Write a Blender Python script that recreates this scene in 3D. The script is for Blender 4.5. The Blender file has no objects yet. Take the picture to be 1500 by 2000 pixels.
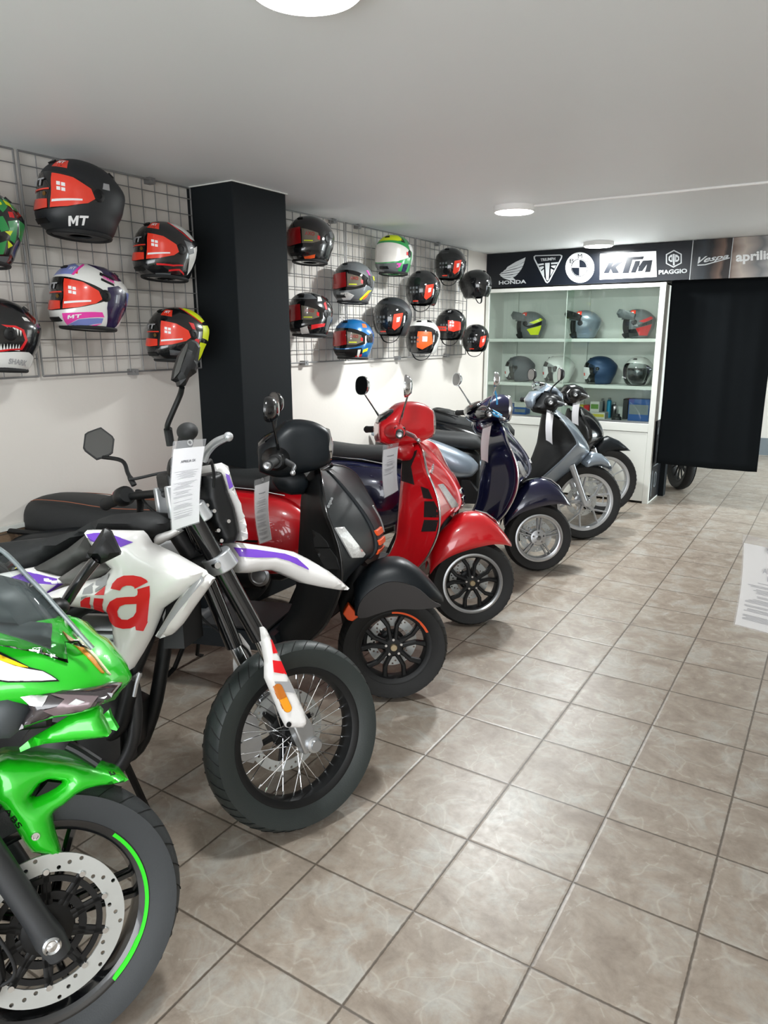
import bpy, math, random
import numpy as np
from mathutils import Vector, Matrix
from mathutils.geometry import delaunay_2d_cdt
random.seed(4)
scene = bpy.context.scene
COL = scene.collection
PI = math.pi
# ---------------------------------------------------------------- camera
FPX = 1394.0
YAW, PITCH, ROLL = 0.564296, 0.241866, -0.003458
CAM = np.array([0.46938, -1.07717, 1.51548])
def _rot(yaw, pitch, roll):
    f = np.array([-math.sin(yaw)*math.cos(pitch), math.cos(yaw)*math.cos(pitch), -math.sin(pitch)])
    r = np.array([math.cos(yaw), math.sin(yaw), 0.0]); u = np.cross(r, f)
    c, s = math.cos(roll), math.sin(roll)
    return np.array([r*c+u*s, u*c-r*s, f])
RC = _rot(YAW, PITCH, ROLL)
cd = bpy.data.cameras.new('camera'); cam = bpy.data.objects.new('camera', cd); COL.objects.link(cam)
cd.sensor_fit = 'VERTICAL'; cd.sensor_height = 24.0; cd.lens = 24.0*FPX/2000.0
cd.clip_start = 0.02
M4 = Matrix.Identity(4)
for i in range(3):
    M4[i][0] = RC[0][i]; M4[i][1] = RC[1][i]; M4[i][2] = -RC[2][i]; M4[i][3] = CAM[i]
cam.matrix_world = M4
scene.camera = cam
# ---------------------------------------------------------------- light
scene.view_settings.view_transform = 'Standard'; scene.view_settings.look = 'None'
scene.view_settings.gamma = 1.0; scene.view_settings.use_curve_mapping = False
scene.view_settings.exposure = 1.0
world = bpy.data.worlds.new('world'); scene.world = world; world.use_nodes = True
bg = world.node_tree.nodes['Background']; bg.inputs[0].default_value = (0.86, 0.93, 1.0, 1); bg.inputs[1].default_value = 0.9
def area(name, loc, rot, sx, sy, power, color=(1, 1, 1)):
    l = bpy.data.lights.new(name, 'AREA'); l.shape = 'RECTANGLE'; l.size = sx; l.size_y = sy; l.energy = power; l.color = color
    o = bpy.data.objects.new(name, l); COL.objects.link(o); o.location = loc; o.rotation_euler = rot; return o
# daylight from the shop front behind the camera, and from the street door of the rear room
area('shopfront_daylight', (0.9, -3.9, 1.35), (math.radians(90), 0, 0), 4.4, 2.0, 78, (0.97, 0.985, 1.0))
area('rear_room_daylight', (3.5, 7.9, 1.2), (0, math.radians(90), 0), 2.0, 2.4, 115, (0.84, 0.95, 1.0))

# ---------------------------------------------------------------- helpers
def S2L(c):
    c = c/255.0
    return c/12.92 if c <= 0.04045 else ((c+0.055)/1.055)**2.4
def rgb(r, g, b): return (S2L(r), S2L(g), S2L(b), 1.0)
MATS = {}
def mat(name, col, rough=0.5, metal=0.0, coat=0.0, noise=0.0, nscale=30.0, trans=0.0, alpha=1.0, emit=None, estr=0.0, bump=0.0, bscale=200.0, spec=None, ior=None):
    if name in MATS: return MATS[name]
    m = bpy.data.materials.new(name); m.use_nodes = True; nt = m.node_tree; b = nt.nodes['Principled BSDF']
    b.inputs['Base Color'].default_value = col; b.inputs['Roughness'].default_value = rough; b.inputs['Metallic'].default_value = metal
    b.inputs['Coat Weight'].default_value = coat; b.inputs['Coat Roughness'].default_value = 0.04
    b.inputs['Transmission Weight'].default_value = trans; b.inputs['Alpha'].default_value = alpha
    if spec is not None: b.inputs['Specular IOR Level'].default_value = spec
    if ior is not None: b.inputs['IOR'].default_value = ior
    if emit: b.inputs['Emission Color'].default_value = emit; b.inputs['Emission Strength'].default_value = estr
    tc = nt.nodes.new('ShaderNodeTexCoord')
    if noise > 0:
        n = nt.nodes.new('ShaderNodeTexNoise'); n.inputs['Scale'].default_value = nscale; n.inputs['Detail'].default_value = 4
        nt.links.new(tc.outputs['Object'], n.inputs['Vector'])
        mx = nt.nodes.new('ShaderNodeMix'); mx.data_type = 'RGBA'; mx.inputs['A'].default_value = tuple(c*(1-noise) for c in col[:3])+(1,)
        mx.inputs['B'].default_value = tuple(min(1, c*(1+noise)) for c in col[:3])+(1,)
        nt.links.new(n.outputs['Fac'], mx.inputs['Factor']); nt.links.new(mx.outputs['Result'], b.inputs['Base Color'])
    if bump > 0:
        n2 = nt.nodes.new('ShaderNodeTexNoise'); n2.inputs['Scale'].default_value = bscale; n2.inputs['Detail'].default_value = 3
        nt.links.new(tc.outputs['Object'], n2.inputs['Vector'])
        bp = nt.nodes.new('ShaderNodeBump'); bp.inputs['Strength'].default_value = bump; bp.inputs['Distance'].default_value = 0.002
        nt.links.new(n2.outputs['Fac'], bp.inputs['Height']); nt.links.new(bp.outputs['Normal'], b.inputs['Normal'])
    MATS[name] = m; return m

def cr(pts, k=6, closed=False):
    P = [np.array(p, float) for p in pts]; n = len(P); out = []
    rng = range(n) if closed else range(n-1)
    for i in rng:
        if closed: a, b, c, d = P[(i-1) % n], P[i], P[(i+1) % n], P[(i+2) % n]
        else: b, c = P[i], P[i+1]; a = P[i-1] if i > 0 else 2*b-c; d = P[i+2] if i+2 < n else 2*c-b
        for j in range(k):
            t = j/k; out.append(0.5*((2*b)+(c-a)*t+(2*a-5*b+4*c-d)*t*t+(3*b-a-3*c+d)*t**3))
    if not closed: out.append(P[-1])
    return out

def inpoly(x, y, poly):
    r = False; j = len(poly)-1
    for i in range(len(poly)):
        xi, yi = poly[i][0], poly[i][1]; xj, yj = poly[j][0], poly[j][1]
        if (yi > y) != (yj > y) and x < (xj-xi)*(y-yi)/(yj-yi)+xi: r = not r
        j = i
    return r
def resample(poly, step):
    out = []
    n = len(poly)
    for i in range(n):
        a = np.array(poly[i][:2], float); b = np.array(poly[(i+1) % n][:2], float); L = np.linalg.norm(b-a)
        k = max(1, int(round(L/step)))
        for j in range(k): out.append(a+(b-a)*j/k)
    return out
def distpoly(P, loops):
    """distance of each point to the loops' edges"""
    P = np.asarray(P, float); D = np.full(len(P), 1e9)
    for poly in loops:
        A = np.array([p[:2] for p in poly], float); B = np.roll(A, -1, 0)
        for a, b in zip(A, B):
            ab = b-a; L = ab@ab
            if L < 1e-14: continue
            t = np.clip(((P-a)@ab)/L, 0, 1); q = a+t[:, None]*ab
            D = np.minimum(D, np.hypot(*(P-q).T))
    return D
def trimesh2d(outer, holes=(), step=0.02):
    loops = [resample(outer, step)]+[resample(h, step) for h in holes]
    V = []; E = []
    for L in loops:
        s = len(V); V += [tuple(p) for p in L]; E += [(s+i, s+(i+1) % len(L)) for i in range(len(L))]
    nb = len(V)
    xs = [v[0] for v in V]; ys = [v[1] for v in V]
    gx = np.arange(min(xs)+step/2, max(xs), step); gy = np.arange(min(ys)+step*0.43, max(ys), step*0.87)
    G = []
    for r, y in enumerate(gy):
        for x in gx:
            xx = x+(step/2 if r % 2 else 0)
            if inpoly(xx, y, loops[0]) and not any(inpoly(xx, y, h) for h in loops[1:]): G.append((xx, y))
    if G:
        d = distpoly(G, loops); G = [g for g, dd in zip(G, d) if dd > step*0.45]
    V += G
    if len(V) < 3: return [], [], []
    co, _, fs, *_r = delaunay_2d_cdt([Vector(v) for v in V], E, [], 0, 1e-7)
    F_ = []
    for f in fs:
        cx = sum(co[i].x for i in f)/3; cy = sum(co[i].y for i in f)/3
        if inpoly(cx, cy, loops[0]) and not any(inpoly(cx, cy, h) for h in loops[1:]):
            a, b, c = [co[i] for i in f]
            if (b-a).cross(c-a) < 0: f = (f[0], f[2], f[1])
            F_.append(tuple(f))
    used = sorted({i for f in F_ for i in f}); mp = {i: k for k, i in enumerate(used)}
    return [(co[i].x, co[i].y) for i in used], [tuple(mp[i] for i in f) for f in F_], loops

class MB:
    def __init__(s): s.v = []; s.f = []; s.m = []
    def add(s, v, f, mi=0):
        o = len(s.v); s.v += [tuple(float(c) for c in p) for p in v]; s.f += [tuple(i+o for i in q) for q in f]; s.m += [mi]*len(f); return s
    def tube(s, path, r, n=10, mi=0, cap=True, closed=False, flat=1.0):
        P = [np.array(p, float) for p in path]; N = len(P); R = r if hasattr(r, '__len__') else [r]*N
        up = None; V = []
        for i in range(N):
            if closed: t = P[(i+1) % N]-P[i-1]
            else: t = P[min(i+1, N-1)]-P[max(i-1, 0)]
            L = np.linalg.norm(t); t = t/L if L > 1e-12 else np.array([0, 0, 1.])
            if up is None: up = np.array([0, 0, 1.]) if abs(t[2]) < 0.9 else np.array([1., 0, 0])
            a = np.cross(t, up); a /= np.linalg.norm(a); b = np.cross(a, t); up = b
            for k in range(n):
                th = 2*PI*k/n; V.append(P[i]+(a*math.cos(th)+b*math.sin(th)*flat)*R[i])
        Fs = []
        for i in range(N if closed else N-1):
            j = (i+1) % N
            for k in range(n): Fs.append((i*n+k, i*n+(k+1) % n, j*n+(k+1) % n, j*n+k))
        if cap and not closed: Fs.append(tuple(range(n-1, -1, -1))); Fs.append(tuple((N-1)*n+k for k in range(n)))
        return s.add(V, Fs, mi)
    def loft(s, rings, mi=0, cap=True, closed=True):
        n = len(rings[0]); V = [p for r in rings for p in r]; Fs = []
        for i in range(len(rings)-1):
            for k in range(n if closed else n-1): Fs.append((i*n+k, i*n+(k+1) % n, (i+1)*n+(k+1) % n, (i+1)*n+k))
        if cap and closed: Fs.append(tuple(range(n-1, -1, -1))); Fs.append(tuple((len(rings)-1)*n+k for k in range(n)))
        return s.add(V, Fs, mi)
    def lathe(s, o, ax, prof, n=48, mi=0, closed=False):
        """prof: list of (radius, offset along ax)"""
        o = np.array(o, float); ax = np.array(ax, float); ax /= np.linalg.norm(ax)
        r0 = np.array([0, 0, 1.]) if abs(ax[2]) < 0.9 else np.array([1., 0, 0])
        a = np.cross(ax, r0); a /= np.linalg.norm(a); b = np.cross(ax, a)
        m = len(prof); V = []
        for k in range(n):
            th = 2*PI*k/n; d = a*math.cos(th)+b*math.sin(th)
            for (r, h) in prof: V.append(o+d*r+ax*h)
        Fs = []
        for k in range(n):
            for i in range(m if closed else m-1):
                j = (i+1) % m; Fs.append((k*m+i, k*m+j, ((k+1) % n)*m+j, ((k+1) % n)*m+i))
        return s.add(V, Fs, mi)
    def box(s, fr, x0, x1, y0, y1, z0, z1, mi=0):
        V = [fr.w(x, y, z) for z in (z0, z1) for y in (y0, y1) for x in (x0, x1)]
        return s.add(V, [(0, 2, 3, 1), (4, 5, 7, 6), (0, 1, 5, 4), (2, 6, 7, 3), (0, 4, 6, 2), (1, 3, 7, 5)], mi)
    def prism(s, fr, poly, y0, y1, mi=0, holes=(), step=0.03, yf=None):
        """polygon in the frame's x,z plane, solid between lateral y0 and y1"""
        V2, F2, loops = trimesh2d(poly, holes, step)
        if not V2: return s
        g = (lambda x, z: 0.0) if yf is None else yf
        n = len(V2)
        V = [fr.w(x, y0+g(x, z), z) for x, z in V2]+[fr.w(x, y1+g(x, z), z) for x, z in V2]
        Fs = [f for f in F2]+[(f[2]+n, f[1]+n, f[0]+n) for f in F2]
        E = {}
        for f in F2:
            for a, b in ((f[0], f[1]), (f[1], f[2]), (f[2], f[0])):
                if (b, a) in E: E.pop((b, a))
                else: E[(a, b)] = 1
        Fs += [(b, a, a+n, b+n) for a, b in E]
        return s.add(V, Fs, mi)
    def ell(s, c, ax, ay, az, mi=0, nu=20, nv=12):
        """ellipsoid, ax, ay, az are semi-axis vectors"""
        c, ax, ay, az = [np.array(q, float) for q in (c, ax, ay, az)]; V = [c+az]
        for i in range(1, nv):
            ph = PI*i/nv
            for k in range(nu):
                th = 2*PI*k/nu; V.append(c+(ax*math.cos(th)+ay*math.sin(th))*math.sin(ph)+az*math.cos(ph))
        V.append(c-az); Fs = []
        for k in range(nu): Fs.append((0, 1+k, 1+(k+1) % nu))
        for i in range(nv-2):
            for k in range(nu): a = 1+i*nu; Fs.append((a+k, a+nu+k, a+nu+(k+1) % nu, a+(k+1) % nu))
        a = 1+(nv-2)*nu; L = len(V)-1
        for k in range(nu): Fs.append((a+k, L, a+(k+1) % nu))
        return s.add(V, Fs, mi)
    def build(s, name, mats, parent=None, smooth=True, ang=35, bevel=0, solid=0, origin=None):
        if not isinstance(mats, (list, tuple)): mats = [mats]
        me = bpy.data.meshes.new(name)
        o3 = np.array(parent_loc(parent)) if parent is not None else (np.array(origin) if origin is not None else np.zeros(3))
        me.from_pydata([(p[0]-o3[0], p[1]-o3[1], p[2]-o3[2]) for p in s.v], [], s.f)
        for m in mats: me.materials.append(m)
        me.polygons.foreach_set('material_index', s.m)
        if smooth:
            me.polygons.foreach_set('use_smooth', [True]*len(me.polygons))
            me.update(); me.set_sharp_from_angle(angle=math.radians(ang))
        me.validate(); me.update()
        o = bpy.data.objects.new(name, me); COL.objects.link(o)
        if parent is not None: o.parent = parent
        elif origin is not None: o.location = origin
        if solid: md = o.modifiers.new('solid', 'SOLIDIFY'); md.thickness = solid; md.offset = 0
        if bevel: md = o.modifiers.new('bevel', 'BEVEL'); md.width = bevel; md.segments = 2; md.limit_method = 'ANGLE'
        return o
def parent_loc(p):
    l = np.zeros(3)
    while p is not None: l += np.array(p.location); p = p.parent
    return l
def tag(o, label, cat, group=None, kind=None):
    if label: o['label'] = label
    if cat: o['category'] = cat
    if group: o['group'] = group
    if kind: o['kind'] = kind
    return o
def thing(name, label, cat, loc, group=None):
    o = bpy.data.objects.new(name, None); COL.objects.link(o); o.location = [float(c) for c in loc]; o.empty_display_size = 0.1
    return tag(o, label, cat, group)
def struct(name, mb, m, label=None, **k):
    o = mb.build(name, m, None, **k); o['kind'] = 'structure'
    if label: o['label'] = label
    return o

def ray(px, py):
    d = (px-750)/FPX*RC[0]-(py-1000)/FPX*RC[1]+RC[2]; return d/np.linalg.norm(d)
def onplane(px, py, o, n):
    d = ray(px, py); o = np.array(o, float); n = np.array(n, float); return CAM+d*(((o-CAM)@n)/(d@n))
class Frame:
    def __init__(s, x, y, hd, ln=0, z=0):
        hd = math.radians(hd); ln = math.radians(ln)
        s.o = np.array([x, y, z], float); s.h = np.array([math.cos(hd), math.sin(hd), 0.]); l = np.array([-math.sin(hd), math.cos(hd), 0.]); u = np.array([0, 0, 1.])
        s.u = u*math.cos(ln)+l*math.sin(ln); s.l = l*math.cos(ln)-u*math.sin(ln)
    def w(s, x, y, z): return s.o+s.h*x+s.l*y+s.u*z
    def v(s, x, y, z): return s.h*x+s.l*y+s.u*z
    def at(s, px, py, lat=0.0):
        q = onplane(px, py, s.o+s.l*lat, s.l)-s.o; return np.array([q@s.h, q@s.u])
    def at3(s, px, py, lat=0.0): x, z = s.at(px, py, lat); return s.w(x, lat, z)
    def pts(s, L, lat=0.0): return [s.at(a, b, lat) for a, b in L]
    def on(s, px, py, surf, lat0=-0.2):
        lat = lat0
        for _ in range(6):
            x, z = s.at(px, py, lat); lat = 0.5*lat+0.5*surf(x, z)
        return np.array([x, z])
W0 = Frame(0, 0, 0)      # plain world axes: x, y, z

class Pillow:
    """a rounded closed body from an outline in the frame's x,z plane"""
    def __init__(s, fr, poly, yc=0.0, h=0.1, e=0.01, D=0.08, back=None, step=None, holes=(), tilt=None, smooth=0):
        s.fr = fr; s.poly = [np.array(p[:2]) for p in (cr(poly, smooth, True) if smooth else poly)]; s.yc = yc; s.h = h; s.e = e; s.D = D
        s.back = back; s.holes = holes; s.step = step or D/4.0; s.tilt = tilt or (lambda x, z: 0.0)
    def prof(s, d): t = np.minimum(np.asarray(d)/s.D, 1.0); return s.e+(s.h-s.e)*np.sqrt(np.maximum(0, 1-(1-t)**2))
    def near(s, x, z):
        d = distpoly([(x, z)], [s.poly])[0] if inpoly(x, z, s.poly) else 0.0
        return s.yc-float(s.prof(d))+s.tilt(x, z)
    def mesh(s, mb, mi=0):
        V2, F2, loops = trimesh2d(s.poly, s.holes, s.step)
        if not V2: return mb
        d = distpoly(V2, loops); p = s.prof(d); n = len(V2)
        fr = s.fr
        if s.back is None: yb = [s.yc+a+s.tilt(x, z) for a, (x, z) in zip(p, V2)]
        else: yb = [s.yc+s.back+s.tilt(x, z) for x, z in V2]
        V = [fr.w(x, s.yc-a+s.tilt(x, z), z) for a, (x, z) in zip(p, V2)]+[fr.w(x, y, z) for y, (x, z) in zip(yb, V2)]
        Fs = list(F2)+[(f[2]+n, f[1]+n, f[0]+n) for f in F2]; E = {}
        for f in F2:
            for a, b in ((f[0], f[1]), (f[1], f[2]), (f[2], f[0])):
                if (b, a) in E: E.pop((b, a))
                else: E[(a, b)] = 1
        Fs += [(b, a, a+n, b+n) for a, b in E]
        mb.add(V, Fs, mi); return mb
    def build(s, name, m, parent, **k): return s.mesh(MB()).build(name, m, parent, **k)
    def decal_px(s, px, off=0.002, step=0.02, holes_px=(), mb=None, mi=0):
        """a thin film lying on the near face, outlined in photograph pixels"""
        poly = [s.fr.on(a, b, s.near, s.yc-s.h) for a, b in px]; holes = [[s.fr.on(a, b, s.near, s.yc-s.h) for a, b in h] for h in holes_px]
        return s.decal(poly, off, step, holes, mb, mi)
    def decal(s, poly, off=0.002, step=0.02, holes=(), mb=None, mi=0):
        mb = mb or MB(); V2, F2, _ = trimesh2d(poly, holes, step)
        if not V2: return mb
        inner = distpoly(V2, [s.poly]); ins = [inpoly(x, z, s.poly) for x, z in V2]
        y = [s.yc-float(s.prof(d if i else 0))+s.tilt(x, z)-off for d, i, (x, z) in zip(inner, ins, V2)]
        n = len(V2)
        V = [s.fr.w(x, yy, z) for yy, (x, z) in zip(y, V2)]+[s.fr.w(x, yy+off*1.5, z) for yy, (x, z) in zip(y, V2)]
        Fs = list(F2)+[(f[2]+n, f[1]+n, f[0]+n) for f in F2]
        mb.add(V, Fs, mi); return mb

def film_on(objs, px, name, m, parent, off=0.002, th=0.003, step=6, holes=(), textq=None):
    """a thin film that follows the surface of the given meshes; its outline is read off the photograph"""
    from mathutils.bvhtree import BVHTree
    V = []; Fs = []
    for o in (objs if isinstance(objs, (list, tuple)) else [objs]):
        l = parent_loc(o); k = len(V); V += [tuple(np.array(v.co)+l) for v in o.data.vertices]; Fs += [tuple(i+k for i in p.vertices) for p in o.data.polygons]
    bvh = BVHTree.FromPolygons(V, Fs)
    if textq:
        TV, F2 = sub_tris(*textmesh(*textq[0])); q = [np.array(a, float) for a in textq[1]]; P2 = [(q[3]*(1-u)+q[2]*u)*(1-v)+(q[0]*(1-u)+q[1]*u)*v for u, v in TV]
    else: P2, F2, _ = trimesh2d(px, holes, step)
    top = []; bot = []; ok = []
    for p in P2:
        d = ray(p[0], p[1]); h = bvh.ray_cast(Vector(CAM), Vector(d))
        if h[0] is None: top.append(None); continue
        top.append(np.array(h[0]))
    NR = [np.zeros(3) for _ in top]
    for f in F2:
        if all(top[i] is not None for i in f):
            nf = np.cross(top[f[1]]-top[f[0]], top[f[2]]-top[f[0]]); nf = nf if nf@(CAM-top[f[0]]) > 0 else -nf
            for i in f: NR[i] = NR[i]+nf
    for i, a in enumerate(top):
        if a is None: bot.append(None); continue
        L = np.linalg.norm(NR[i]); nn = NR[i]/L if L > 1e-14 else -ray(*P2[i]); bot.append(a+nn*(off-th)); top[i] = a+nn*off
    idx = {}; VV = []
    for i, a in enumerate(top):
        if a is not None: idx[i] = len(VV); VV.append(a)
    n = len(VV); VV += [bot[i] for i in idx]; G = []
    for f in F2:
        if all(i in idx for i in f):
            g = [idx[i] for i in f]; P = [VV[i] for i in g]
            if max(np.linalg.norm(P[a]-P[a-1]) for a in range(len(P))) > 0.12: continue
            nf = np.cross(P[1]-P[0], P[2]-P[0])
            if nf@(CAM-P[0]) < 0: g = g[::-1]
            G.append(tuple(g))
    E = {}
    for f in G:
        for a, b in zip(f, f[1:]+f[:1]):
            if (b, a) in E: E.pop((b, a))
            else: E[(a, b)] = 1
    if not G: print('film missed', name); return None
    mb = MB().add(VV, G+[tuple(i+n for i in f[::-1]) for f in G]+[(b, a, a+n, b+n) for a, b in E]); return mb.build(name, m, parent, ang=50)
# ---- text as mesh, cached
_TX = {}
def textmesh(s, bold=0.0, shear=0.0):
    key = (s, bold, shear)
    if key in _TX: return _TX[key]
    if s == 'MT':
        V = []; Fs = []
        for poly in ([(0, 0), (0.10, 1), (0.21, 1), (0.27, 0.52), (0.41, 1), (0.53, 1), (0.45, 0), (0.33, 0), (0.39, 0.62), (0.27, 0.2), (0.21, 0.2), (0.17, 0.62), (0.11, 0)], [(0.57, 1), (1.0, 1), (0.98, 0.76), (0.84, 0.76), (0.77, 0), (0.65, 0), (0.72, 0.76), (0.55, 0.76)]):
            a, b, _ = trimesh2d(poly, (), 0.12); Fs += [tuple(i+len(V) for i in f) for f in b]; V += a
        _TX[key] = (V, Fs); return _TX[key]
    c = bpy.data.curves.new('txt', 'FONT'); c.body = s; c.offset = bold; c.shear = shear; c.resolution_u = 3
    o = bpy.data.objects.new('txt', c); COL.objects.link(o)
    dg = bpy.context.evaluated_depsgraph_get(); me = bpy.data.meshes.new_from_object(o.evaluated_get(dg))
    V = [(v.co.x, v.co.y) for v in me.vertices]; Fs = [tuple(p.vertices) for p in me.polygons]
    bpy.data.objects.remove(o); bpy.data.curves.remove(c); bpy.data.meshes.remove(me)
    xs = [v[0] for v in V]; ys = [v[1] for v in V]; x0, x1, y0, y1 = min(xs), max(xs), min(ys), max(ys)
    V = [((x-x0)/(x1-x0), (y-y0)/(y1-y0)) for x, y in V]
    _TX[key] = (V, Fs); return _TX[key]
def sub_tris(V, Fs, n=2):
    V = list(V)
    for _ in range(n):
        mid = {}; G = []
        def m_(a, b):
            k = (min(a, b), max(a, b))
            if k not in mid: mid[k] = len(V); V.append(((V[a][0]+V[b][0])/2, (V[a][1]+V[b][1])/2))
            return mid[k]
        for f in Fs:
            if len(f) != 3:
                G.append(f); continue
            a, b, c = f; x, y, z = m_(a, b), m_(b, c), m_(c, a); G += [(a, x, z), (x, b, y), (z, y, c), (x, y, z)]
        Fs = G
    return V, Fs
def text_quad(mb, s, q, mi=0, bold=0.0, shear=0.0, off=0.0):
    """q = world points TL, TR, BR, BL"""
    V, Fs = textmesh(s, bold, shear); TL, TR, BR, BL = [np.array(p, float) for p in q]
    n = np.cross(TR-TL, TL-BL); n /= np.linalg.norm(n)
    mb.add([(BL*(1-u)+BR*u)*(1-v)+(TL*(1-u)+TR*u)*v+n*off for u, v in V], Fs, mi); return mb
# ================================================================ materials of the place
T = 0.333
def N(nt, t, **k):
    n = nt.nodes.new(t)
    for a, b in k.items(): setattr(n, a, b)
    return n
def tile_material(name, base, grout, axes=('X', 'Y'), rough=0.32, g=0.006, dark=1.0):
    m = bpy.data.materials.new(name); m.use_nodes = True; nt = m.node_tree; L = nt.links; b = nt.nodes['Principled BSDF']
    geo = N(nt, 'ShaderNodeNewGeometry'); sep = N(nt, 'ShaderNodeSeparateXYZ'); L.new(geo.outputs['Position'], sep.inputs[0])
    def M(op, a, bb=None, c=None):
        n = N(nt, 'ShaderNodeMath', operation=op)
        for i, q in enumerate((a, bb, c)):
            if q is None: continue
            if hasattr(q, 'links'): L.new(q, n.inputs[i])
            else: n.inputs[i].default_value = q
        return n.outputs[0]
    wob = N(nt, 'ShaderNodeTexNoise'); wob.inputs['Scale'].default_value = 60; L.new(geo.outputs['Position'], wob.inputs['Vector'])
    w = M('MULTIPLY', M('SUBTRACT', wob.outputs['Fac'], 0.5), 0.004)
    ds = []; ids = []
    for a in axes:
        u = M('DIVIDE', sep.outputs[a], T); fr = M('FRACT', u); ids.append(M('FLOOR', u))
        d = M('MULTIPLY', M('MINIMUM', fr, M('SUBTRACT', 1.0, fr)), T); ds.append(M('ADD', d, w))
    dist = M('MINIMUM', ds[0], ds[1])
    gm = N(nt, 'ShaderNodeMapRange'); gm.inputs['From Min'].default_value = g*0.35; gm.inputs['From Max'].default_value = g*0.75; L.new(dist, gm.inputs['Value'])
    # per tile offset for the stone pattern
    cmb = N(nt, 'ShaderNodeCombineXYZ'); L.new(ids[0], cmb.inputs[0]); L.new(ids[1], cmb.inputs[1])
    wn = N(nt, 'ShaderNodeTexWhiteNoise', noise_dimensions='3D'); L.new(cmb.outputs[0], wn.inputs['Vector'])
    sc = N(nt, 'ShaderNodeVectorMath', operation='SCALE'); L.new(wn.outputs['Color'], sc.inputs[0]); sc.inputs['Scale'].default_value = 7.0
    ad = N(nt, 'ShaderNodeVectorMath', operation='ADD'); L.new(geo.outputs['Position'], ad.inputs[0]); L.new(sc.outputs[0], ad.inputs[1])
    n1 = N(nt, 'ShaderNodeTexNoise'); n1.inputs['Scale'].default_value = 7; n1.inputs['Detail'].default_value = 8; n1.inputs['Roughness'].default_value = 0.65; n1.inputs['Distortion'].default_value = 0.6; L.new(ad.outputs[0], n1.inputs['Vector'])
    n2 = N(nt, 'ShaderNodeTexNoise'); n2.inputs['Scale'].default_value = 38; n2.inputs['Detail'].default_value = 6; n2.inputs['Roughness'].default_value = 0.7; L.new(ad.outputs[0], n2.inputs['Vector'])
    rp = N(nt, 'ShaderNodeValToRGB'); L.new(n1.outputs['Fac'], rp.inputs[0])
    e = rp.color_ramp.elements; e[0].position = 0.3; e[0].color = base[0]; e[1].position = 0.68; e[1].color = base[2]; x = e.new(0.5); x.color = base[1]
    # pale veins
    dn = N(nt, 'ShaderNodeTexNoise'); dn.inputs['Scale'].default_value = 4; L.new(ad.outputs[0], dn.inputs['Vector'])
    dm = N(nt, 'ShaderNodeVectorMath', operation='MULTIPLY_ADD'); L.new(dn.outputs['Color'], dm.inputs[0]); dm.inputs[1].default_value = (0.35, 0.35, 0.35); L.new(ad.outputs[0], dm.inputs[2])
    vo = N(nt, 'ShaderNodeTexVoronoi', feature='DISTANCE_TO_EDGE'); vo.inputs['Scale'].default_value = 6.5; L.new(dm.outputs[0], vo.inputs['Vector'])
    vr = N(nt, 'ShaderNodeMapRange'); vr.inputs['From Min'].default_value = 0.0; vr.inputs['From Max'].default_value = 0.035; vr.inputs['To Min'].default_value = 0.34; vr.inputs['To Max'].default_value = 0.0; L.new(vo.outputs['Distance'], vr.inputs['Value'])
    vm = M('MULTIPLY', vr.outputs[0], M('GREATER_THAN', n1.outputs['Fac'], 0.47))
    mv = N(nt, 'ShaderNodeMix', data_type='RGBA'); L.new(vm, mv.inputs['Factor']); L.new(rp.outputs[0], mv.inputs['A']); mv.inputs['B'].default_value = base[3]
    sp = N(nt, 'ShaderNodeMix', data_type='RGBA', blend_type='MULTIPLY'); r2 = N(nt, 'ShaderNodeMapRange'); r2.inputs['From Min'].default_value = 0.3; r2.inputs['From Max'].default_value = 0.55; r2.inputs['To Min'].default_value = 0.84; L.new(n2.outputs['Fac'], r2.inputs['Value'])
    sp.inputs['Factor'].default_value = 1.0; L.new(mv.outputs['Result'], sp.inputs['A'])
    cc = N(nt, 'ShaderNodeCombineXYZ'); [L.new(r2.outputs[0], cc.inputs[i]) for i in range(3)]; L.new(cc.outputs[0], sp.inputs['B'])
    mg = N(nt, 'ShaderNodeMix', data_type='RGBA'); L.new(gm.outputs[0], mg.inputs['Factor']); mg.inputs['A'].default_value = grout; L.new(sp.outputs['Result'], mg.inputs['B'])
    L.new(mg.outputs['Result'], b.inputs['Base Color'])
    rr = N(nt, 'ShaderNodeMapRange'); rr.inputs['To Min'].default_value = rough+0.12; rr.inputs['To Max'].default_value = rough-0.06; L.new(n2.outputs['Fac'], rr.inputs['Value']); L.new(rr.outputs[0], b.inputs['Roughness'])
    hb = N(nt, 'ShaderNodeMapRange'); hb.inputs['From Max'].default_value = 0.009; L.new(dist, hb.inputs['Value'])
    hs = M('ADD', hb.outputs[0], M('MULTIPLY', n2.outputs['Fac'], 0.35))
    bp = N(nt, 'ShaderNodeBump'); bp.inputs['Strength'].default_value = 0.45; bp.inputs['Distance'].default_value = 0.002; L.new(hs, bp.inputs['Height']); L.new(bp.outputs['Normal'], b.inputs['Normal'])
    return m
M_FLOOR = tile_material('stone_tile', [rgb(134, 121, 109), rgb(157, 145, 132), rgb(171, 167, 159), rgb(192, 186, 176)], rgb(92, 82, 72))
M_DADO = tile_material('brown_tile', [rgb(118, 98, 80), rgb(132, 110, 90), rgb(144, 122, 100), rgb(152, 130, 108)], rgb(92, 82, 72), axes=('Y', 'Z'))
M_WALL = mat('wall_paint', rgb(222, 217, 210), 0.85, noise=0.02, nscale=2.5, bump=0.25, bscale=45)
M_CEIL = mat('ceiling_paint', rgb(244, 248, 250), 0.5, noise=0.02, nscale=1.4, bump=0.12, bscale=20)
M_BLACKP = mat('black_matt_paint', rgb(19, 24, 27), 0.8, spec=0.25, noise=0.15, nscale=3, bump=0.2, bscale=60)
M_WHITE = mat('white_lacquer', rgb(226, 228, 222), 0.35)
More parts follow.
